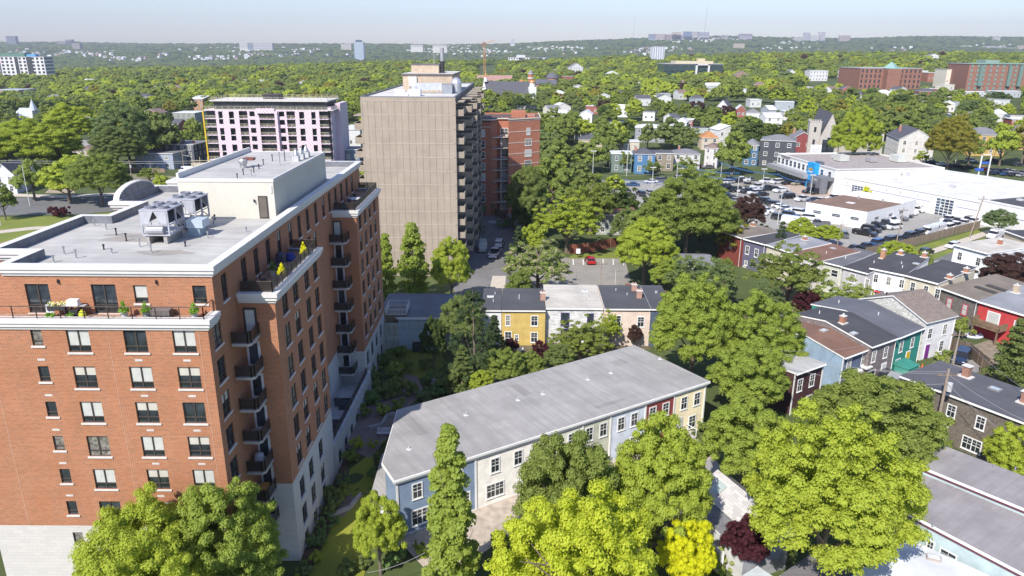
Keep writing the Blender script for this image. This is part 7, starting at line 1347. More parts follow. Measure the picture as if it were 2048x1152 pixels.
for px, py, a_, lb in ((1560, 660, .2, 'small grey garden shed among the maples left of the weathered fence'), (1300, 610, 0, 'small brown garden shed by the plank fence behind the terrace'), (1888, 690, .8, 'low timber garden shed beside the plank fence')):
    q = G(px, py, 0); o = empty('garden_shed', tuple(q), a_, lb, 'shed'); m = MB(); m.box(-1.3, -1, 0, 1.3, 1, 2.0); m.build('wall', [mat('planks', (.24,.20,.17), nm='planks_shed')], o); m = MB(); m.face([(-1.5, -1.2, 1.9), (1.5, -1.2, 1.9), (1.5, 0, 2.7), (-1.5, 0, 2.7)]); m.face([(-1.5, 1.2, 1.9), (1.5, 1.2, 1.9), (1.5, 0, 2.7), (-1.5, 0, 2.7)]); m.build('roof', [P_((.14,.13,.13))], o); m = MB(); m.box(-.45, -1.06, .05, .45, -1.01, 1.8); m.build('door', [WOOD], o)
# ================================================================ vehicles
CG = P_((.018,.02,.025), .12, var=.02); TYRE = P_((.02,.02,.02), .85); RIM = P_((.35,.35,.36), .35, metal=.7)
def cmat(n):
    C = dict(white=(.74,.75,.77), black=(.012,.013,.016), dark=(.035,.04,.05), silver=(.38,.39,.41), grey=(.14,.15,.165), blue=(.03,.09,.22), red=(.45,.012,.015), darkred=(.18,.01,.02), navy=(.02,.035,.08), gold=(.35,.33,.26), palegreen=(.5,.56,.56))
    return mat('paint', C[n], .25, nm='paint_'+n)
CP = {}
def car_mesh(kind):
    if kind in CP: return CP[kind]
    Lh, W, = {'sedan': (2.35, .92), 'suv': (2.4, .98), 'pickup': (2.9, 1.02), 'van': (2.8, 1.02), 'hatch': (2.05, .9)}[kind]
    b = MB(); g = MB(); l = MB(); t = MB()
    H = {'sedan': .92, 'suv': 1.08, 'pickup': 1.12, 'van': 1.15, 'hatch': .95}[kind]; zb = .28; R0 = {'sedan': 1.45, 'suv': 1.78, 'pickup': 1.9, 'van': 2.35, 'hatch': 1.5}[kind]
    # lower body: lofted side profile with tucked sides
    prof = [(-Lh, zb+.12), (-Lh, H-.10), (-Lh+.1, H), (Lh*.55, H-.02), (Lh-.2, H-.16), (Lh, H-.32), (Lh, zb+.1), (Lh-.1, zb), (-Lh+.1, zb)]
    if kind == 'van': prof = [(-Lh, zb+.1), (-Lh, H), (-Lh+.02, H), (Lh*.68, H), (Lh-.25, H-.12), (Lh, H-.4), (Lh, zb+.1), (Lh-.1, zb), (-Lh+.1, zb)]
    n = len(prof)
    def wy(x, z): return W*(1-.10*max(0, abs(x)/Lh-.75)*4*.5)*(.94 if z < .5 else 1.0 if z < H-.15 else .95)
    for s in (-1, 1): k = len(b.v); b.v += [(x, s*wy(x, z), z) for x, z in prof]; b.f.append(tuple(range(k, k+n))); b.m.append(0)
    for i in range(n): j = (i+1) % n; b.f.append((i, j, n+j, n+i)); b.m.append(0)
    c = {'sedan': (-1.55, 1.05, -1.0, .35), 'suv': (-2.3, 1.15, -2.0, .55), 'pickup': (-.55, 1.35, -.35, .8), 'van': (-2.72, 2.1, -2.6, 1.55), 'hatch': (-1.85, 1.05, -1.55, .35)}[kind]
    x0, x1, x2, x3 = c; wb, wt = W*.93, W*.76
    def fr(m, f0, f1, mi=0, cap=True):
        za, zc = H-.02+(R0-H)*f0, H-.02+(R0-H)*f1
        lx = lambda f: (x0+(x2-x0)*f, x1+(x3-x1)*f, wb+(wt-wb)*f)
        A = lx(f0); B_ = lx(f1); k = len(m.v)
        for (a, c_, w_), z in ((A, za), (B_, zc)): m.v += [(a, -w_, z), (c_, -w_, z), (c_, w_, z), (a, w_, z)]
        for i in range(4): j = (i+1) % 4; m.f.append((k+i, k+j, k+4+j, k+4+i)); m.m.append(mi)
        m.f.append((k+4, k+5, k+6, k+7)); m.m.append(mi)
    if kind == 'van':
        fr(b, 0, .18); fr(b, .7, 1.0)
        k = len(b.v); zz = H-.02; 
        b.box(-2.70, -wb, zz, .7, wb, zz+(R0-H)*.75); fr(g, .18, .7)
    else: fr(g, 0, .86); fr(b, .861, 1.0)
    if kind == 'pickup':
        b.box(-Lh+.08, -W*.96, H-.02, -.6, -W*.86, H+.14); b.box(-Lh+.08, W*.86, H-.02, -.6, W*.96, H+.14); b.box(-Lh, -W*.9, H-.02, -Lh+.1, W*.9, H+.14); t.box(-Lh+.12, -W*.85, H-.0, -.62, W*.85, H+.015)
    wx = Lh*.62; wr = .36 if kind in ('pickup', 'van', 'suv') else .32
    lm = MB(); lm.box(Lh-.06, -W*.86, H-.42, Lh+.015, -W*.55, H-.3); lr = MB(); lr.box(Lh-.06, W*.55, H-.42, Lh+.015, W*.86, H-.3); tl = MB(); tl.box(-Lh-.015, -W*.9, H-.35, -Lh+.04, -W*.6, H-.15); tr = MB(); tr.box(-Lh-.015, W*.6, H-.35, -Lh+.04, W*.9, H-.15)
    LM = P_((.6,.6,.62), .15); TM = P_((.35,.01,.01), .3)
    w_ = MB(); k = 14
    for s0, s1, r0_, r1_, mi in ((-.12, .12, wr, wr, 0),):
        pts = lambda y, r: [(r*math.cos(2*math.pi*i/k), y, r*math.sin(2*math.pi*i/k)) for i in range(k)]
        a = len(w_.v); w_.v += pts(-.12, wr)+pts(.12, wr)
        for i in range(k): j = (i+1) % k; w_.f.append((a+i, a+j, a+k+j, a+k+i)); w_.m.append(0)
        w_.f.append(tuple(range(a, a+k))); w_.m.append(0); w_.f.append(tuple(range(a+k, a+2*k))); w_.m.append(0)
        for y in (-.125, .125): a = len(w_.v); w_.v += pts(y, wr*.62); w_.f.append(tuple(range(a, a+k))); w_.m.append(1)
    me = dict(body=b.mesh('body', [cmat('white'), TYRE]), glass=g.mesh('windows', [CG]), wheel=w_.mesh('wheel', [TYRE, RIM]), lights=[('headlight', lm.mesh('headlight', [LM])), ('headlight', lr.mesh('headlight', [LM])), ('taillight', tl.mesh('taillight', [TM])), ('taillight', tr.mesh('taillight', [TM]))], bed=t.mesh('load_bed', [DARK]) if t.f else None, wx=wx, wy=W-.06, wr=wr)
    CP[kind] = me; return me
NM = dict(sedan='parked_car', suv='parked_suv', pickup='pickup_truck', van='white_van', hatch='parked_car'); CT = dict(sedan='car', suv='car', pickup='pickup truck', van='van', hatch='car')
def car(kind, colr, x, y, rz, label, grp=None, full=True, z=0.02):
    me = car_mesh(kind); o = empty('parked_van' if kind == 'van' else NM[kind], (x, y, gz(x, y)+z), rz, label, CT[kind], grp)
    b = link('body', me['body'], o); b.material_slots[0].link = 'OBJECT'; b.material_slots[0].material = cmat(colr); link('windows', me['glass'], o)
    for sx in (-1, 1):
        for sy in (-1, 1): link('wheel', me['wheel'], o, (sx*me['wx'], sy*me['wy'], me['wr']))
    if full:
        for nme, ms in me['lights']: link(nme, ms, o)
    if me['bed']: link('load_bed', me['bed'], o)
    return o
KN = dict(sedan='saloon', suv='suv', pickup='pickup', van='van', hatch='hatchback')
# single cars: kind, colour, pixel, heading (deg, world), label
CARS = [('hatch','red',1180,526,95,'bright red hatchback alone in the yard behind the terrace'),
 ('van','palegreen',966,500,92,'pale mint van in the shaded court beside the tower'),('pickup','white',990,512,80,'white pickup in the court with its dark load bed toward us'),('suv','white',999,492,84,'white suv parked ahead of the pickup in the shaded court'),
 ('suv','silver',1781,778,228,'silver suv on the drive below the teal house'),('suv','navy',1922,722,228,'dark blue car on the drive beside the utility pole'),('hatch','dark',1768,764,228,'dark car squeezed in behind the silver suv'),
 ('hatch','white',1905,496,215,'white car beside the grass verge by the porch house'),('van','white',1990,476,215,'white van at the corner of the low beige garage'),('hatch','black',1852,508,35,'dark motor scooter-sized car by the hedge on the street corner'),
 ('van','white',374,345,180,'white van in the vacant lot beside the pole'),('sedan','darkred',1395,336,190,'crimson car parked before the white and grey double house'),('sedan','grey',1416,337,190,'grey car right of the crimson one'),
 ('suv','white',1942,324,8,'white suv driving on the right-hand street'),('pickup','black',1988,326,8,'black pickup under the street trees on the right'),('sedan','dark',2035,332,8,'dark saloon at the far right of the street'),
 ('suv','black',1458,362,95,'black suv alone near the top of the lot'),('suv','black',1574,397,195,'black suv alone in the middle of the lot'),('suv','white',1786,458,205,'white suv standing in the lane right of the small lot office'),
 ('pickup','white',1606,402,205,'white pickup facing us left of the light pole'),('sedan','navy',1627,404,205,'blue-black car right of the white pickup'),('sedan','white',1640,404,205,'white saloon close to the corner of the lot office'),('pickup','white',1668,400,205,'white pickup partly behind the lot office roof'),('pickup','black',1636,388,200,'black pickup behind the light pole'),('pickup','black',1621,386,200,'second black pickup left behind the light pole'),
 ('pickup','grey',1636,452,165,'dark grey pickup beside the left wall of the lot office'),('pickup','black',1652,466,195,'black pickup at the near left corner of the lot office'),('suv','grey',1676,475,160,'grey suv nearest the small tree row'),('van','white',1584,449,-40,'white van with a raised roof at the hedge'),('van','white',1608,458,-40,'white van facing down toward the hedge'),('suv','white',1622,440,-30,'white crossover by the left end of the lot office'),
 ('suv','white',1988,430,215,'white suv by the refuse enclosure'),('suv','grey',1962,437,215,'grey suv right of the white one by the enclosure'),('sedan','white',1832,408,190,'white saloon behind the lot office beside the service wing'),('van','white',1760,441,-48,'white van at the right wall of the lot office'),
 ('sedan','grey',1366,362,186,'silver-grey saloon under the pennants on the street side'),('suv','navy',1382,357,186,'dark suv next to the hedge on the street side'),('sedan','blue',1265,372,180,'blue car near the yellow-based pole'),('sedan','grey',1255,386,95,'grey hatchback in the leftmost strip of the lot'),('suv','black',1262,405,95,'black suv in the shade at the lower left corner of the lot')]
for k, c, px, py, rz, lb in CARS: p = GT(px, py); car(k, c, p.x, p.y, R(rz), lb)
ORD = ['first', 'second', 'third', 'fourth', 'fifth', 'sixth', 'seventh', 'eighth', 'ninth', 'tenth', 'eleventh', 'twelfth', 'thirteenth', 'fourteenth', 'fifteenth']
CW = dict(white='white', black='black', dark='dark charcoal', silver='silver', grey='grey', blue='blue', red='red', darkred='dark red', navy='blue-black', gold='beige')
def rowc(desc, p0, p1, specs, rz, jit=.0):
    a, b = GT(*p0), GT(*p1); n = len(specs)
    for i, s_ in enumerate(specs):
        k, c = s_; t = i/(n-1) if n > 1 else 0; x, y = a.x+(b.x-a.x)*t+rnd.uniform(-.3, .3), a.y+(b.y-a.y)*t+rnd.uniform(-.3, .3)
        car(k, c, x, y, R(rz+rnd.uniform(-2, 2)), '%s %s, %s from left, %s' % (CW[c], KN[k], ORD[i], desc), 'cars parked in the dealership lot', full=False)
se, su, pk, ha, va = 'sedan', 'suv', 'pickup', 'hatch', 'van'
rowc('row in front of the showroom windows', (1533,366), (1595,370), [(pk,'white'),(su,'white'),(su,'black'),(se,'gold')], 205)
rowc('second row of the upper lot', (1496,374), (1560,384), [(pk,'gold'),(pk,'white'),(pk,'dark'),(pk,'white')], 205)
rowc('third row of the upper lot', (1484,384), (1524,392), [(se,'white'),(su,'dark'),(su,'white'),(se,'black')], 200)
rowc('dark row below the pennants', (1448,378), (1470,384), [(su,'black'),(pk,'black'),(su,'black')], 200)
rowc('row just left of the dark pickups, under the trees', (1372,372), (1432,378), [(su,'black'),(su,'black'),(su,'dark'),(se,'darkred'),(su,'navy')], 190)
rowc('long row by the purple-leaved tree, upper side', (1436,386), (1468,404), [(se,'navy'),(se,'blue'),(se,'blue'),(se,'dark'),(se,'silver')], 200)
rowc('long row by the purple-leaved tree, right side', (1530,406), (1568,420), [(su,'black'),(se,'black'),(su,'dark'),(se,'white'),(se,'white')], -40)
rowc('white row beside the purple-leaved tree', (1505,434), (1530,424), [(se,'white'),(se,'white'),(se,'white')], -38)
rowc('dark cars behind the raised white van', (1562,440), (1600,430), [(su,'dark'),(su,'navy'),(su,'white')], -40)
rowc('row along the right wall of the lot office', (1726,470), (1840,408+10), [(pk,'black'),(su,'black'),(su,'black'),(su,'dark'),(su,'white'),(pk,'grey'),(su,'black'),(su,'white'),(su,'white'),(pk,'black')], -48)
rowc('pair behind the right end of the lot office', (1836,416), (1850,412), [(su,'black'),(su,'dark')], 190)
rowc('row along the board fence', (1708,502), (1946,448), [(se,'black'),(se,'black'),(su,'blue'),(su,'dark'),(se,'navy'),(su,'black'),(su,'black'),(va,'white'),(va,'white'),(su,'white'),(pk,'white'),(pk,'white'),(su,'white')], 215)
rowc('upper row along the board fence', (1895,452), (1955,442), [(su,'navy'),(pk,'black'),(su,'black'),(su,'dark')], 215)
rowc('pair beside the fence row near the round tree', (1898,444), (1925,434), [(pk,'white'),(su,'white')], 215)
rowc('row behind the service wing roof, left part', (1862,328), (1935,338), [(pk,'navy'),(se,'white'),(pk,'dark'),(pk,'black')], 5)
rowc('row behind the service wing roof, right part', (1968,342), (2045,348), [(su,'darkred'),(se,'dark'),(se,'navy'),(su,'dark'),(se,'silver'),(se,'navy')], 30)
rowc('front row behind the service wing roof', (1978,348), (2040,353), [(se,'dark'),(se,'navy'),(se,'blue'),(se,'dark'),(se,'silver')], 30)
rowc('row under the leftmost trees of the lot', (1262,395), (1300,388), [(se,'grey'),(su,'dark'),(se,'silver')], 100)
rowc('short row by the service wing wall', (1775,396), (1812,402), [(se,'dark'),(su,'dark'),(su,'white')], 192)
rowc('inner row of the upper lot beside the pennants', (1440,368), (1500,362), [(su,'white'),(se,'silver'),(su,'black'),(pk,'white'),(se,'grey')], 200)
rowc('far left strip by the street', (1300,366), (1352,360), [(se,'white'),(su,'grey'),(se,'navy'),(su,'silver')], 188)
rowc('row by the annex garage wall', (1996,444), (2044,452), [(su,'white'),(se,'black'),(pk,'silver')], 210)
# ================================================================ trees
def leafmesh(name, centers, radii, per, size, seed, up=.35, rn=.55, shell=.55, mats=None, thin=1.0, droop=0.0):
    rs = np.random.RandomState(seed); C = np.repeat(centers, per, axis=0); Rr = np.repeat(radii, per); n = len(C)
    d = rs.normal(size=(n, 3)); d /= np.linalg.norm(d, axis=1)[:, None]; d[:, 2] = np.where((d[:, 2] < -.1) & (rs.rand(n) < .75), -d[:, 2], d[:, 2])
    P = C+d*(Rr*(shell+(1-shell)*rs.rand(n)))[:, None]*np.array([1, 1, .8]); P[:, 2] -= droop*rs.rand(n)*Rr
    nrm = d*1.0+rs.normal(size=(n, 3))*rn; nrm[:, 2] += up; nrm /= np.linalg.norm(nrm, axis=1)[:, None]
    a = rs.normal(size=(n, 3)); u = np.cross(nrm, a); u /= np.linalg.norm(u, axis=1)[:, None]; v = np.cross(nrm, u)
    s = (size*(.65+.7*rs.rand(n)))[:, None]; w_ = s*thin
    fold = nrm*s*.22
    q = np.stack([P-v*s*.55, P+u*w_*.5-fold, P+v*s*.55, P-u*w_*.5-fold], axis=1).reshape(-1, 3)
    me = bpy.data.meshes.new(name); me.vertices.add(4*n); me.vertices.foreach_set('co', q.astype(np.float32).ravel()); me.loops.add(4*n); me.loops.foreach_set('vertex_index', np.arange(4*n, dtype=np.int32))
    me.polygons.add(n); me.polygons.foreach_set('loop_start', np.arange(0, 4*n, 4, dtype=np.int32)); me.polygons.foreach_set('loop_total', np.full(n, 4, dtype=np.int32)); me.update(calc_edges=True)
    me.materials.append(mats); return me
def clumps(seed, R_, H, z0, n, shape='dome', rc=.2):
    rs = np.random.RandomState(seed); c = []; r_ = []
    ph = rs.rand(5)*6.28
    while len(c) < n:
        if shape in ('dome', 'loose', 'willow'):
            d = rs.normal(size=3); d /= np.linalg.norm(d); d[2] = d[2] if d[2] > -.35 else -d[2]*.3
            az = math.atan2(d[1], d[0]); lump = 1+.08*math.sin(3*az+ph[0])+.06*math.sin(5*az+ph[1])+.05*math.sin(4*d[2]*3+ph[2]); k = rs.uniform(.80, .88) if rs.rand() < .5 else rs.uniform(.88, 1.0)
            if shape == 'loose': k = rs.uniform(.45, 1.08)
            rr = R_*(1-rc*.8)*k*lump; p = (d[0]*rr, d[1]*rr, z0+H*.36+d[2]*(H*.64 if d[2] > 0 else H*.36)*(1-rc*.5)*k*lump); q = rc*R_*rs.uniform(.65, 1.25)*(.8 if shape == 'loose' else 1)
        elif shape == 'column':
            t = rs.rand()**.8; rad = R_*(min(1, .25+t/.3)**.6)*(1-t*.97)**.62; a = rs.rand()*6.28; k = rs.uniform(.35, 1)
            p = (math.cos(a)*rad*k, math.sin(a)*rad*k, z0+H*t*.97); q = R_*rs.uniform(.22, .40)*(1-.4*t)
        elif shape in ('spruce', 'pine'):
            tiers = 11 if shape == 'spruce' else 9; t = (rs.randint(tiers)+.5*rs.rand())/tiers; rad = R_*(1-t)**(.85 if shape == 'spruce' else .6); a = rs.rand()*6.28; k = rs.uniform(.2, 1) if shape == 'spruce' else rs.uniform(.5, 1.05)
            p = (math.cos(a)*rad*k, math.sin(a)*rad*k, z0+H*t-.12*rad*k); q = max(.18, R_*.16*(1-.6*t))*rs.uniform(.8, 1.3)
            if shape == 'pine' and rs.rand() < .35: continue
        else:
            d = rs.normal(size=3); d /= np.linalg.norm(d); k = rs.uniform(.5, 1); p = (d[0]*R_*k, d[1]*R_*k, z0+H*.5+d[2]*H*.45*k); q = R_*.3*rs.uniform(.7, 1.2)
        c.append(p); r_.append(q)
    return np.array(c), np.array(r_)
def trunk(seed, R_, H, z0, shape='dome', r0=.3, limbs=8):
    rr = random.Random(seed); m = MB(); top = z0+H*(.55 if shape in ('dome', 'loose') else .95)
    pts = [Vector((0, 0, -.6)), Vector((rr.uniform(-.1, .1), rr.uniform(-.1, .1), z0*.7)), Vector((rr.uniform(-.3, .3), rr.uniform(-.3, .3), z0+H*.25)), Vector((rr.uniform(-.4, .4), rr.uniform(-.4, .4), top))]
    rs = [r0*1.3, r0, r0*.65, r0*.15]
    for i in range(3): m.tube(pts[i], pts[i+1], rs[i], rs[i+1], 8)
    for i in range(limbs):
        a = 6.28*i/limbs+rr.uniform(-.3, .3); s = pts[1].lerp(pts[3], rr.uniform(.05, .7)); e = s+Vector((math.cos(a)*R_*.35, math.sin(a)*R_*.35, H*rr.uniform(.1, .25))); f_ = e+Vector((math.cos(a+.3)*R_*.35, math.sin(a+.3)*R_*.35, H*rr.uniform(.08, .22))); k2 = .5 if shape in ('dome', 'loose') else .18
        m.tube(s, e, r0*k2, r0*k2*.6, 6); m.tube(e, f_, r0*k2*.6, r0*.08, 5); g_ = e+Vector((math.cos(a-.5)*R_*.3, math.sin(a-.5)*R_*.3, H*rr.uniform(.12, .25))); m.tube(e, g_, r0*k2*.5, r0*.07, 5)
    return m.mesh('trunk', [P_((.16,.125,.10), .95, var=.3)])
LEAF = {k: mat('leaf', c, nm='leaf_'+k, **kw) for k, c, kw in (('lime', (.190,.228,.034), {}), ('bright', (.235,.270,.028), {}), ('green', (.125,.160,.040), {}), ('mid', (.104,.134,.044), {}), ('dark', (.05,.075,.02), {}), ('olive', (.125,.155,.038), {}), ('fresh', (.155,.196,.038), {}), ('grey', (.10,.135,.055), {}), ('yellow', (.31,.33,.012), dict(hv=.04)), ('ochre', (.15,.145,.03), {}),
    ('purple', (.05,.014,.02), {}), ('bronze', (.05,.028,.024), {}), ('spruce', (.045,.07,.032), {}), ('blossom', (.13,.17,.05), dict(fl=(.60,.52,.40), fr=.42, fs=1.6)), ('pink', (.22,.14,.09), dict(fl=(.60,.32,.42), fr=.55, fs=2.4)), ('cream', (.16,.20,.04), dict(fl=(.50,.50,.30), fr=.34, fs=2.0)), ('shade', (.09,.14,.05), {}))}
# prototypes: shape, radius, crown height, crown base, clumps, leaves per clump, leaf size
PR = {}
def proto(key, shape, R_, H, z0, nc, per, size, seed, rc=.2, limbs=8, r0=.3, **kw):
    c, r_ = clumps(seed, R_, H, z0, nc, shape, rc); PR[key] = dict(R=R_, H=H+z0, crown=leafmesh('crown', c, r_, per, size, seed, mats=LEAF['green'], **kw), trunk=trunk(seed, R_, H, z0, shape, r0, limbs))
for i in range(3): proto('near%d' % i, 'dome', 5.5, 8.5, 2.5, 330, 300, .17, 11+i, rc=.135, shell=.4, rn=.38)
for i in range(2): proto('big%d' % i, 'dome', 7.5, 11.5, 3.0, 560, 270, .17, 91+i, rc=.11, shell=.35, rn=.38)
for i in range(2): proto('airy%d' % i, 'loose', 5.0, 8.5, 2.5, 260, 120, .21, 21+i, rc=.14, shell=.2, thin=.75)
proto('column0', 'column', 1.85, 12.0, .8, 190, 150, .19, 31, r0=.16, limbs=4); proto('column1', 'column', 3.2, 11.0, 1.0, 120, 110, .34, 32, r0=.2, limbs=5)
proto('spruce0', 'spruce', 3.0, 11, .8, 260, 50, .30, 41, r0=.2, limbs=0, thin=.45, up=.1, droop=.6); proto('pine0', 'pine', 3.6, 11, 3.0, 150, 60, .30, 42, r0=.22, limbs=9, thin=.35, up=.1)
for i in range(4): proto('mid%d' % i, 'dome', 5.0, 8.0, 2.0, 110, 64, .52, 51+i, rc=.18, rn=.3)
for i in range(2): proto('midairy%d' % i, 'loose', 5.0, 8.5, 2.0, 80, 45, .55, 61+i, rc=.2, thin=.7)
for i in range(3): proto('far%d' % i, 'dome', 5.0, 7.0, 1.0, 40, 34, 1.05, 71+i, rc=.25, limbs=3, rn=.16, shell=.85)
proto('shrub0', 'ball', 1.0, 1.5, 0, 16, 90, .16, 81, r0=.05, limbs=2); proto('shrub1', 'ball', 1.0, 1.3, 0, 16, 70, .2, 82, r0=.05, limbs=2)
def tree(pr, tone, x, y, R_, H, label, name='broadleaf_tree', cat='tree', grp=None, z=None, rz=None):
    p = PR[pr]; s = R_/p['R']; sz = H/p['H']; o = empty(name, (x, y, gz(x, y) if z is None else z), rnd.uniform(0, 6.28) if rz is None else rz, label, cat, grp); o.scale = (s, s, sz)
    link('trunk', p['trunk'], o); c = link('crown', p['crown'], o); c.material_slots[0].link = 'OBJECT'; c.material_slots[0].material = LEAF[tone]; return o
# hero trees: proto, tone, base px, base py, crown top py, crown width px, label [, name]
HERO = [
 ('near1','green',1040,625,540,60,'green tree at the left side of the yard behind the terrace'),('near2','fresh',1335,590,520,80,'green tree at the right side of the yard behind the terrace'),('near0','mid',1250,500,420,70,'dark green tree behind the reddish fence'),
 ('big0','lime',325,1290,1012,310,'big maple at the bottom left, left crown of the pair before the brick wall'),('big1','fresh',465,1265,985,280,'big maple at the bottom left, right crown reaching past the brick corner'),('big1','lime',345,1390,1100,300,'lower maple crown filling the bottom edge between the two big maples'),
 ('near2','lime',762,1150,992,118,'small lime-green tree on the lawn beside the blue end of the row'),('column0','fresh',905,1215,856,135,'tall flame-shaped tree in front of the grey-roofed row'),
 ('near1','olive',1125,1140,868,235,'tall olive-green tree with small leaves in front of the cream unit of the row'),('near0','lime',1310,1125,852,235,'rounded lime-green maple in front of the grey-blue unit of the row'),
 ('big1','bright',1150,1350,1012,400,'wide yellow-green maple filling the bottom centre'),('spruce0','mid',1288,1150,945,80,'narrow conifer squeezed between the maples at the bottom centre'),('near2','yellow',1368,1200,1046,130,'bright yellow small tree below the narrow garage'),
 ('near1','purple',1487,1145,1036,105,'purple-leaved maple beside the narrow garage'),('big0','lime',1630,1185,838,372,'giant lime-green tree between the garage and the lilac roof'),('near2','fresh',1478,990,805,195,'rounded lime-green tree behind the giant one'),
 ('near2','olive',1735,960,760,300,'broad olive-grey tree before the brown shingled house'),('near1','fresh',1490,850,688,170,'green maple in front of the maroon house'),('big0','fresh',1380,775,562,205,'large maple behind the right end of the grey-roofed row, left crown'),('big1','fresh',1505,775,596,190,'large maple left of the coloured houses, right crown'),
 ('airy0','grey',1395,615,512,170,'grey-green tree behind the large maples'),('airy1','olive',1572,618,490,170,'wide-spreading olive tree in front of the back row houses'),('near1','purple',1608,640,580,62,'dark purple-leaved tree in the back gardens'),
 ('airy0','cream',1690,650,562,135,'cream-flowering bushy tree below the white terraced house'),('airy1','pink',1645,660,618,52,'pink flowering shrub tree by the weathered fence'),('airy0','blossom',1592,640,600,50,'white flowering bush left of the dark purple tree'),
 ('big1','green',1370,515,352,205,'huge dark-green tree between the yard and the car lot'),('near0','lime',1287,572,443,135,'lime-green tree right of the parking yard'),('airy1','lime',1133,505,388,160,'pale green spreading tree showing its bare limbs'),
 ('airy0','blossom',1075,598,484,150,'cream-blossomed chestnut behind the dark-roofed terrace'),('spruce0','spruce',1036,530,452,60,'grey-green spruce beside the shaded court'),('column1','fresh',828,600,450,80,'tall slender tree before the tower wall, middle one'),('column1','fresh',775,600,472,56,'tall slender tree at the brick building corner before the tower wall'),('near0','lime',903,612,483,90,'rounded tree before the right corner of the tower wall'),
 ('near1','mid',925,712,590,105,'green tree between the blue-grey hall and the terrace'),('pine0','spruce',948,775,580,125,'straggly pine with a bare pale trunk before the terrace'),('spruce0','spruce',988,722,630,80,'dark spruce against the mustard house'),('near0','dark',868,745,640,64,'dark evergreen beside the blue-grey hall'),('spruce0','mid',925,790,690,90,'broad spruce below the straggly pine'),
 ('near1','purple',1080,738,682,46,'purple-leaved tree before the white terraced house'),('near1','purple',1022,712,676,34,'small purple bush beside the mustard house'),('airy1','olive',1160,728,640,150,'olive-yellow tree before the pink terraced house'),('airy0','lime',1215,700,622,55,'upright yellow-green young tree before the pink terraced house'),('near1','bronze',1268,695,650,34,'dark reddish bush before the navy house'),
 ('near2','green',1010,785,700,95,'green tree behind the middle of the grey-roofed row'),('near0','green',1060,768,706,70,'small green tree behind the grey-roofed row, right of the middle one'),('near1','lime',965,800,740,60,'small lime tree behind the left part of the grey-roofed row'),('near2','mid',1120,745,690,80,'green tree tucked behind the grey-roofed row near the purple one'),
 ('spruce0','mid',2010,790,636,135,'large dark conifer at the right edge below the red house'),('near2','lime',2020,985,856,140,'lime-yellow tree at the right edge before the brown shingled house'),('near0','bronze',2008,600,512,120,'bronze-leaved tree at the right edge before the white house extension'),('near1','grey',1993,470,418,66,'round grey-green tree on the pavement strip at the right'),
 ('near2','lime',1787,532,484,78,'lime-green tree on the corner behind the dark roofs'),('near0','olive',1840,560,505,44,'small olive shrub tree on the corner by the scooter'),('near0','lime',1598,492,438,66,'lime bush left in the hedge row at the lot edge'),('near1','lime',1652,490,450,64,'lime bush right in the hedge row at the lot edge'),('near2','green',1630,480,455,50,'green bush in the middle of the hedge row at the lot edge'),('spruce0','spruce',1555,535,442,56,'spruce standing in front of the cream back-row house'),
 ('near0','bronze',1492,475,394,78,'purple-bronze tree at the lower left of the car lot'),('near1','lime',1228,400,352,54,'small bright tree at the left end of the car lot'),('near0','olive',1448,590,520,40,'yellowish shrub with an orange pot before the dark red house'),('airy0','grey',1530,640,560,80,'grey-green bushy tree right below the purple-grey house'),
 ('near1','mid',1055,475,330,95,'dark green tree right of the brick block'),('near0','green',1105,440,318,110,'green tree between the brick block and the street'),('near2','mid',1160,420,330,100,'green tree left of the small bright one'),('near0','dark',1050,480,395,70,'deep shaded tree beside the court fence'),('airy0','olive',1180,470,350,110,'olive tree in front of the brown-roofed garage'),('near1','lime',1065,520,450,60,'green bush tree between the spruce and the pale spreading tree'),
 ('airy0','olive',1310,525,400,90,'olive-yellow tree on the left flank of the huge dark-green tree'),('near1','lime',1430,500,400,80,'green flank tree right of the huge dark-green tree'),
 ('near1','green',205,412,310,130,'large street maple with a split trunk on the left'),('near0','lime',140,405,322,110,'yellowish street tree left of the large street maple'),('near2','green',70,402,322,80,'thin-crowned tree by the left street'),('near0','green',12,440,370,54,'tree at the far left edge by the lawn'),('airy0','olive',300,365,335,60,'scrubby young tree in the vacant lot'),('near1','lime',325,385,352,50,'lime bushes beside the brick building roof'),
 ('near2','lime',75,352,240,180,'broad yellow-green tree on the left'),('airy1','grey',262,335,212,130,'grey-green willow in the left middle distance'),('near0','mid',330,330,225,90,'dark green tree right of the willow'),('near1','green',392,305,240,48,'green tree touching the wrapped construction block'),('near2','mid',240,345,260,110,'dark green tree in front of the grey-green willow'),('near1','lime',150,300,212,120,'yellow-green tree behind the low grey building'),('near0','mid',105,300,228,90,'dark green tree left of the low grey building'),
 ('airy0','lime',1702,345,222,104,'drooping light-green tree in front of the stone church'),('near1','ochre',1893,345,236,100,'golden-olive tree beside the white gabled house'),('near2','green',1935,330,268,54,'green tree before the yellow house'),('near0','lime',1998,332,248,66,'light green street tree with a grey trunk at the right'),('near1','ochre',2042,330,240,60,'golden tree at the right edge of the street'),('airy0','lime',1842,332,300,34,'small yellow-green street tree beside the white gabled house'),('near2','green',1463,350,266,78,'green street tree left of the dark slate house'),('airy0','olive',1250,345,300,34,'thin street tree before the pale green house'),('airy1','olive',1370,350,315,56,'loose shrub tree before the white and grey double house'),('airy0','olive',1305,352,320,44,'low loose tree before the bright blue house'),
 ('near0','yellow',1732,400,374,30,'small yellow-green bush at the roller door'),('near0','mid',1340,300,236,72,'dark round tree above the white and grey double house'),('near1','mid',1295,302,250,42,'dark green tree before the white-roofed grey house'),('near2','green',1210,310,250,70,'green tree among the cottages at the left of the street'),('near0','green',1175,345,285,86,'green tree at the left end of the street')]
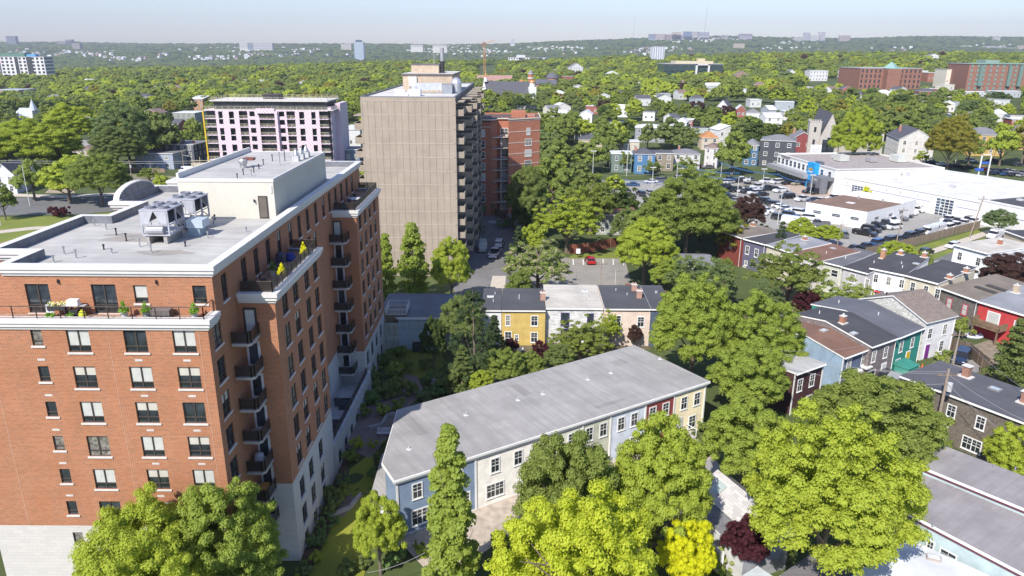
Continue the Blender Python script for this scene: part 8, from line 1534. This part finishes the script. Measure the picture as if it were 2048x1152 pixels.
for h in HERO:
    pr, tone, bx, by, ty, wp, lb = h[:7]; p = GT(bx, by)
    if by > 1000 and False: pass
    top = GY(bx, ty, p.y); H = max(1.2, top.z-p.z); dd = p.y*math.cos(TH)+(HC-(p.z+H*.6))*math.sin(TH); R_ = wp/2/FPX*dd*(.93 if by > 640 else .97)
    nm = 'conifer_tree' if pr.startswith(('spruce', 'pine')) else ('broadleaf_tree' if H > 3 else 'bush'); far = p.y > 190
    if far and R_ > 8.5 and pr[:4] in ('near', 'airy'): pr = 'big0' if int(bx) % 2 else 'big1'
    elif far: pr = {'near0': 'mid0', 'near1': 'mid1', 'near2': 'mid2', 'airy0': 'midairy0', 'airy1': 'midairy1'}.get(pr, pr)
    tree(pr, tone, p.x, p.y, R_, H*1.03, lb, nm, 'tree' if H > 3 else 'bush', z=p.z)
# garden shrubs in the shade of the brick building
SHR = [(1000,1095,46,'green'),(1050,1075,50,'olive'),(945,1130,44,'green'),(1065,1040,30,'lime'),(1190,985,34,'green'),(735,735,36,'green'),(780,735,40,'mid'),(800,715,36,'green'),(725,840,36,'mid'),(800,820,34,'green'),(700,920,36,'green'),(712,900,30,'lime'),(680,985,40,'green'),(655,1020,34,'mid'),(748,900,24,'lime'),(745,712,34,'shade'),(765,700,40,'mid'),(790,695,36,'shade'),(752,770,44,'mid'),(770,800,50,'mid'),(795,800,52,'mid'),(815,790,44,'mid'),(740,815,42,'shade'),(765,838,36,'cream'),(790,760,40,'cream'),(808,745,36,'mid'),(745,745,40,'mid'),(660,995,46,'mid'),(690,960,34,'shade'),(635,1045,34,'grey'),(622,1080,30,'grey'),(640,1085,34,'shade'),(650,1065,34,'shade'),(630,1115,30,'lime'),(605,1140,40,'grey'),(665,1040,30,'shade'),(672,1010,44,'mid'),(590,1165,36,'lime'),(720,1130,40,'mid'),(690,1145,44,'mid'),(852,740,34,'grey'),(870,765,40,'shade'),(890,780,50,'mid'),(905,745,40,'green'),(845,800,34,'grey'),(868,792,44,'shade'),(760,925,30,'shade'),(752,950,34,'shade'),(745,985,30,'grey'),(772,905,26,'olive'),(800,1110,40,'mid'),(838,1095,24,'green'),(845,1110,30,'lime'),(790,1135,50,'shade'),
 (1770,776,20,'lime'),(1743,765,19,'green'),(1745,770,12,'green'),(1880,722,26,'cream'),(1895,712,22,'green'),(1925,675,60,'olive'),(1870,690,24,'green'),(1860,920,34,'olive'),(1885,895,30,'green'),(1380,905,26,'ochre'),(1395,860,40,'green'),(1420,1135,60,'cream'),(1400,1150,50,'olive'),(1445,1150,50,'cream'),(1540,1120,40,'bronze'),(1100,520,40,'green'),(1290,640,30,'green'),(975,430,30,'shade'),(1005,455,30,'shade'),(960,470,26,'shade'),(1418,660,40,'green'),(1560,650,50,'green'),(1590,670,40,'olive'),(1690,640,50,'green'),(1740,600,40,'cream'),(1800,548,30,'green'),(1525,470,30,'olive'),(1480,450,30,'mid'),(1420,352,22,'lime'),(1300,345,16,'olive'),(1332,343,16,'green'),(1430,372,28,'olive')]
seen = {}
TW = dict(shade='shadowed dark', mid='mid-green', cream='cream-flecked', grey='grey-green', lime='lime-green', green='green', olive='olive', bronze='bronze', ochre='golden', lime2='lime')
LMK = [('the podium wall', G(740,800)), ('the stone corner of the brick building', G(600,1110)), ('the picket fence', G(885,768)), ('the cut corner of the row', G(768,925)), ('the blue-grey hall', G(800,690)), ('the blue end unit of the row', G(822,1083)), ('the silver suv', G(1781,778)), ('the white gabled house', G(1870,720)), ('the purple maple by the garage', G(1480,1130)), ('the brown shingled house', G(1830,880)), ('the yellow end unit of the row', G(1385,880)), ('the shaded court', G(985,440)), ('the weathered garden fence', G(1600,660)), ('the terrace of houses', G(1130,690)), ('the car lot hedge', G(1540,470)), ('the street of houses', G(1320,345)), ('the back-row houses', G(1760,580)), ('the large conifer at the right edge', G(2000,760))]
def uniq(base, x, y, LM):
    n, p = min(LM, key=lambda a: (a[1].x-x)**2+(a[1].y-y)**2); dx, dy = x-p.x, y-p.y
    sd = ('right of' if dx > 0 else 'left of') if abs(dx) > abs(dy) else ('beyond' if dy > 0 else 'in front of'); k = '%s %s %s' % (base, sd, n); seen[k] = seen.get(k, 0)+1; i = seen[k]
    return k if i == 1 else '%s, %s nearest' % (k, ORD[i-1] if i <= 15 else '%dth' % i)
for px, py, wp, tone in sorted(SHR, key=lambda a: -a[1]):
    p = G(px, py, -.5 if px < 800 else 0); dd = p.length if False else p.y*math.cos(TH)+HC*math.sin(TH); R_ = wp/2/FPX*dd; tree(pick('shrub0', 'shrub1'), tone, p.x, p.y, R_, R_*rnd.uniform(1.3, 1.7), uniq(TW[tone]+' garden shrub', p.x, p.y, LMK), 'garden_shrub', 'shrub')
# clipped purple hedge on the left lawn
for i, px in enumerate((108, 120, 133)):
    p = G(px, 434, 0); tree('shrub0', 'purple', p.x, p.y, 1.9, 3.2, ('left', 'middle', 'right')[i]+' bush of the clipped purple-brown hedge on the left lawn', 'hedge_bush', 'hedge')
# ---- wooded neighbourhood, scattered where nothing else stands
def inpoly(x, y, P):
    c = False; j = len(P)-1
    for i in range(len(P)):
        if (P[i][1] > y) != (P[j][1] > y) and x < (P[j][0]-P[i][0])*(y-P[i][1])/(P[j][1]-P[i][1])+P[i][0]: c = not c
        j = i
    return c
gp = lambda L: [tuple(G(x, y, 0))[:2] for x, y in L]
EXC = [gp([(1120,358),(1225,345),(1400,332),(1500,330),(1560,325),(1700,290),(1900,318),(2140,308),(2300,420),(2200,520),(1730,530),(1500,500),(1440,460),(1380,425),(1120,440)]), gp([(1225,352),(1225,322),(1420,316),(1560,310),(1640,316),(1880,300),(1880,330),(1400,355)]), gp([(-120,540),(-120,380),(60,378),(160,362),(250,338),(420,326),(460,330),(460,560)]), [(-36,130),(-36,240),(16,240),(20,180),(30,130)], [(-125,270),(-125,312),(-62,312),(-62,255),(-110,255)], gp([(640,330),(640,255),(730,255),(730,330)]), gp([(1040,640),(1040,500),(1270,490),(1330,640)]), gp([(262,345),(262,325),(410,318),(410,345)]), [(-200,0),(-200,150),(200,150),(200,0)]]
# picture areas where a nearer tree would hide a building that the photo shows
PROT = [(405,185,682,335,283),(715,120,945,480,141),(953,225,1072,395,199),(1556,290,2048,440,240),(1222,300,1432,345,255),(1506,262,1622,330,270),(1622,212,1860,330,270),(272,300,392,338,270),(1716,120,1840,170,700),(1934,112,2048,180,700),(1326,118,1444,152,620),(12,104,94,156,700),(953,148,1080,210,480),(1016,108,1098,130,1000),(1428,198,1456,240,380),(1402,262,1436,292,330),(1270,250,1328,275,340),(-5,175,42,200,450),(33,213,75,240,500),(1034,188,1080,215,440),(1618,138,1716,160,800),(1838,140,1934,165,800),(1150,255,1204,285,330),(1938,262,2004,300,300),(684,255,722,325,300),(345,222,408,245,420),(155,272,212,300,330),(1420,248,1478,290,340),(1186,425,1275,470,150),(705,84,733,118,9999),(1303,92,1330,115,9999),(960,80,990,140,1400),(1498,148,1592,160,560),(1240,160,1295,178,480),(1622,205,1650,222,400),(1925,180,2048,195,500),(-4,340,62,385,250)]
nz_ = lambda x, y: math.sin(x*.021+1.3*math.sin(y*.009))+math.sin(y*.017+1.1*math.sin(x*.013+2))+.6*math.sin((x+y)*.031)
AH = []; hr = random.Random(21); WC = [((.70,.70,.70),'white'),((.62,.58,.50),'cream'),((.34,.38,.42),'blue-grey'),((.30,.10,.08),'brick-red'),((.55,.56,.55),'pale grey'),((.66,.64,.62),'off-white')]; RC = [(RG_,'grey'),(RG2,'dark'),(RBR,'brown'),(RW_,'white'),(RW_,'white')]
for i in range(88):
    for _ in range(40):
        px, yy = (hr.uniform(1090, 2040), hr.uniform(132, 292)) if i % 4 else (hr.uniform(60, 700), hr.uniform(165, 300)); w_ = hr.uniform(14, 34)*(.6+yy/500)
        if not any(x0_-w_ < px < x1_+w_ and y0_-8 < yy < y1_+14 for x0_, y0_, x1_, y1_, *_d in PROT): break
    else: continue
    q = GT(px, yy); hh_ = 5.5*FPX/q.y*.9; AH.append((px, yy, w_, hh_, q)); PROT.append((px-w_*.3, yy-hh_*1.2, px+w_*.3, yy-hh_*.75, q.y, .88))
def ok(x, y, R_, H):
    if y > 330 and nz_(x, y) > (1.75 if x < 60 else 1.45): return False
    for P in EXC:
        if inpoly(x, y, P): return False
    z = gz(x, y); a, t = pix(x, y, z+H*1.02); _, b = pix(x, y, z+H*.1); w_ = R_/y*FPX*.8
    for x0_, y0_, x1_, y1_, dist, *pr in PROT:
        if y < dist-2 and a+w_ > x0_ and a-w_ < x1_ and t < y1_ and b > y0_ and not (pr and (y < dist-60 or random.Random(int(x*7+y)).random() > pr[0])): return False
    for x0_, y0_, x1_, y1_, dist, *_d in PROT:   # not inside the buildings either
        if x0_-4 < a < x1_+4 and dist-3 < y < dist+28: return False
    return True
tones = ['green']*5+['mid']*5+['lime']*2+['olive']*3+['dark']*2+['ochre']+['grey']
cand = []; rs = random.Random(5); y = 152.0
while y < 1500:
    sp = 9.2 if y < 420 else 11 if y < 800 else 15; x = -.78*y
    while x < .78*y:
        jx, jy = x+rs.uniform(-.42, .42)*sp, y+rs.uniform(-.42, .42)*sp; R_ = rs.uniform(3.8, 7.0)*(1 if y < 600 else 1.35); H = R_*rs.uniform(1.6, 2.1)*(1 if y < 600 else .8)
        if y < 330 and rs.random() < .12: x += sp; continue
        if ok(jx, jy, R_, H): cand.append((jx, jy, R_, H, 'bronze' if rs.random() < .012 else rs.choice(tones)))
        x += sp
    y += sp*.92
cand.sort(key=lambda c: -c[2]/c[1]); NIND = 200
LM2 = [('the wrapped construction block', Vector((-93,285,0))), ('the concrete tower', Vector((-20,175,0))), ('the red-brown brick block', Vector((-3,205,0))), ('the blue street house', GT(1288,348)), ('the stone church', GT(1700,322)), ('the dealership', GT(1640,345)), ('the low grey building', GT(186,306)), ('the blue-grey two-storey house', GT(310,338)), ('the lone white gable house', GT(1442,245)), ('the domed church', GT(985,212)), ('the cottages left of the street', GT(1170,290)), ('the white-steepled church', GT(66,250)), ('the yellow house', GT(1970,312)), ('the brown-roofed garage', GT(1230,470)), ('the orange-roofed house', GT(1420,300)), ('the left-hand street', GT(60,395)), ('the pink school block', GT(20,204)), ('the white gabled house with dormer', GT(1826,325)), ('the white clapboard house', GT(1056,218))]
TW2 = dict(green='green', mid='deep green', lime='yellow-green', olive='olive', dark='dark green', ochre='golden-brown', grey='grey-green', bronze='purple-bronze')
for px, yy, w_, hh_, q in sorted(AH, key=lambda a: a[4].y):
    (wc, wn), (rm, rn_) = hr.choice(WC), hr.choice(RC); rt = hr.choice(('gablex', 'gabley', 'flat', 'hip', 'flat'))
    HP(uniq('%s house, %s %s roof, amid trees' % (wn, rn_, {'gablex': 'pitched', 'gabley': 'gabled', 'flat': 'flat', 'hip': 'hipped'}[rt]), q.x, q.y, LM2), px-w_/2, px+w_/2, yy-hh_, yy, hr.uniform(-22, 22), 10, P_(wc), rm, roof=rt, rise=2.2, cf=2, cr=0, rows=2 if q.y < 420 else 1, group=SG2, wh=(1.1, 1.3))
for i, (x, y, R_, H, tone) in enumerate(sorted(cand[:NIND], key=lambda c: c[1])):
    k = pick('mid0', 'mid1', 'mid2', 'mid3', 'midairy0') if tone not in ('olive', 'grey') else pick('midairy0', 'midairy1', 'mid1')
    tree(k, tone, x, y, R_, H, uniq('%s broadleaf tree' % TW2[tone], x, y, LM2), grp='trees of the wooded neighbourhood')
# the rest: one object, crowns instanced on a point mesh
def forest(name, pts, srcs, label):
    me = bpy.data.meshes.new(name); me.from_pydata([(p[0], p[1], p[2]) for p in pts], [], []); a = me.attributes.new('sc', 'FLOAT_VECTOR', 'POINT'); a.data.foreach_set('vector', [v for p in pts for v in (p[3], p[3], p[4])]); b = me.attributes.new('pi', 'INT', 'POINT'); b.data.foreach_set('value', [p[5] for p in pts]); c = me.attributes.new('rz', 'FLOAT', 'POINT'); c.data.foreach_set('value', [p[6] for p in pts])
    o = bpy.data.objects.new(name, me); col.objects.link(o); o['kind'] = 'stuff'; o['label'] = label; o['category'] = 'woodland'
    ng = bpy.data.node_groups.new(name, 'GeometryNodeTree'); ng.interface.new_socket('Geometry', in_out='INPUT', socket_type='NodeSocketGeometry'); ng.interface.new_socket('Geometry', in_out='OUTPUT', socket_type='NodeSocketGeometry')
    N = ng.nodes; gi = N.new('NodeGroupInput'); go = N.new('NodeGroupOutput'); j = N.new('GeometryNodeJoinGeometry'); iop = N.new('GeometryNodeInstanceOnPoints'); iop.inputs['Pick Instance'].default_value = True
    for s_ in reversed(srcs):
        oi = N.new('GeometryNodeObjectInfo'); oi.inputs['Object'].default_value = s_; oi.inputs['As Instance'].default_value = True; oi.transform_space = 'ORIGINAL'; ng.links.new(oi.outputs['Geometry'], j.inputs[0])
    def att(nm, typ, out='Attribute'): a_ = N.new('GeometryNodeInputNamedAttribute'); a_.data_type = typ; a_.inputs[0].default_value = nm; return a_.outputs[0]
    ng.links.new(gi.outputs[0], iop.inputs['Points']); ng.links.new(j.outputs[0], iop.inputs['Instance']); ng.links.new(att('pi', 'INT'), iop.inputs['Instance Index']); ng.links.new(att('sc', 'FLOAT_VECTOR'), iop.inputs['Scale'])
    cx = N.new('ShaderNodeCombineXYZ'); ng.links.new(att('rz', 'FLOAT'), cx.inputs[2]); ng.links.new(cx.outputs[0], iop.inputs['Rotation']); ng.links.new(iop.outputs[0], go.inputs[0])
    md = o.modifiers.new('instances', 'NODES'); md.node_group = ng; return o
# seed trees: real far trees whose crowns the wood repeats
def seeds(tag_, protos, tns):
    out = []
    for i, (pr, tn) in enumerate(zip(protos, tns)):
        x, y, R_, H, _ = cand[NIND+i*3+(0 if tag_ == 'n' else 1)]; o = tree(pr, tn, x, y, R_, H, uniq('%s broadleaf tree' % TW2[tn], x, y, LM2), grp='trees of the wooded neighbourhood'); out.append([c for c in o.children if c.name.startswith('crown')][0])
    return out
T1 = ['green', 'mid', 'lime', 'olive', 'dark', 'green', 'mid', 'ochre', 'olive', 'grey', 'lime', 'bronze']
S1 = seeds('n', ['mid0', 'mid1', 'mid2', 'midairy0', 'mid3', 'mid1', 'mid0', 'mid2', 'mid1', 'midairy1', 'mid0', 'mid3'], T1); S2 = seeds('f', ['far%d' % (i % 3) for i in range(12)], T1)
wt = [0,0,0,1,1,2,2,3,3,4,5,5,6,8,9,10,0,2,8,5,3,10,7]
rest = cand[NIND:]; pn = [(x, y, gz(x, y), R_/5.0, H/10.0, 11 if rs.random() < .012 else rs.choice(wt), rs.uniform(0, 6.28)) for x, y, R_, H, t in rest]
forest('woodland', [p for p in pn if p[1] < 560], S1, 'dense mixed green tree canopy of the wooded neighbourhood'); forest('distant_woodland', [p for p in pn if p[1] >= 560], S2, 'far tree canopy reaching to the edge of the valley')
hp = []; y = 2650.0
while y < 7300:
    sp = 24 if y < 4500 else 34; x = -.78*y
    while x < .78*y:
        a, b = x+rs.uniform(-.5, .5)*sp, y+rs.uniform(-.5, .5)*sp
        if rs.random() < .86: s_ = rs.uniform(2.0, 3.4)*(sp/24); hp.append((a, b, gz(a, b)-4, s_, s_*.5, rs.choice((0, 1, 1, 3, 4, 4, 6, 6, 5)), rs.uniform(0, 6.28)))
        x += sp
    y += sp*1.1
forest('hillside_woods', hp, S2, 'blue-green woods covering the far hillsides')
# ---- houses scattered on the far hillsides
HC_ = [((.72,.72,.72), RG_), ((.70,.68,.62), RBR), ((.62,.62,.60), RG2), ((.55,.35,.30), RG_), ((.75,.75,.76), RW_)]; HMs = []
for c, rm in HC_:
    m = MB(); m.box(-8, -6, -4, 8, 6, 6, 0); m.face([(-9, -7, 5.5), (9, -7, 5.5), (9, 0, 10), (-9, 0, 10)], 1); m.face([(-9, 7, 5.5), (9, 7, 5.5), (9, 0, 10), (-9, 0, 10)], 1); m.face([(-8, -6, 6), (-8, 6, 6), (-8, 0, 10)], 0); m.face([(8, -6, 6), (8, 6, 6), (8, 0, 10)], 0); HMs.append(m.mesh('small_house', [P_(c), rm]))
BANDS = [(.02,.40,106,114),(.18,.30,98,112),(.36,.55,95,113),(.0,.15,105,118),(.55,.70,92,108),(.62,.72,78,84),(.72,1.0,88,102),(.5,.66,95,108),(.40,.48,93,104),(.10,.24,112,122)]
allp = []; CL = []
for i in range(58):
    b = BANDS[i % len(BANDS)]; CL.append((2048*rs.uniform(b[0], b[1]), rs.uniform(b[2]-2, b[3]-1), rs.randint(3, 14)))
for cx_, cy_, n_ in CL:
    for i in range(n_):
        px = cx_+rs.gauss(0, 22); py = cy_+rs.gauss(0, 2.0); x_, y_, z_ = ray(px, py); Y = 2800.0
        while Y < 6900:
            if HC+z_/y_*Y < gz(x_/y_*Y, Y)+9: break
            Y += 40
        if Y < 6800: allp.append((x_/y_*Y+rs.uniform(-25, 25), Y+rs.uniform(-40, 40), px))
allp.sort(key=lambda a: a[1])
def sect(px): return ('far left', 'left', 'left of centre', 'centre', 'right of centre', 'right', 'far right')[min(6, int(px/293))]
for i, (x, y, px) in enumerate(allp[:230]):
    k = rs.randrange(5); o = link('small_house', HMs[k], None, (x, y, gz(x, y)+9), rs.uniform(0, 3.1)); s_ = rs.uniform(.6, 1.15); o.scale = (s_, s_, s_); lb = 'tiny %s house on the %s slope, %s of the far hills' % (('white grey-roofed', 'cream brown-roofed', 'grey dark-roofed', 'reddish grey-roofed', 'all-white')[k], 'lower' if y < 3600 else 'middle' if y < 4600 else 'upper', sect(px)); tag(o, lb, 'house', lb.replace('house on', 'houses on'))
m = MB()
for x, y, px in allp[230:]: s_ = rs.uniform(6, 11); z = gz(x, y)+6; m.prism([(x-s_, y), (x+s_*.3, y-s_*.5), (x+s_, y), (x-s_*.3, y+s_*.5)], z, z+rs.uniform(6, 10))
if m.f: o = m.build('hillside_houses', [P_((.66,.66,.66))]); o['kind'] = 'stuff'
# ================================================================ haze
m = MB(); m.box(-9000, -60, -60, 9000, 9000, 420); hz_ = bpy.data.materials.new('haze'); hz_.use_nodes = True; t = hz_.node_tree; t.nodes.remove(t.nodes['Principled BSDF']); pv = t.nodes.new('ShaderNodeVolumePrincipled'); pv.inputs['Color'].default_value = (.80,.87,1.0,1); pv.inputs['Density'].default_value = 8.5e-5; pv.inputs['Anisotropy'].default_value = .2; t.links.new(pv.outputs[0], t.nodes['Material Output'].inputs['Volume'])
o = m.build('haze', [hz_]); o['kind'] = 'stuff'
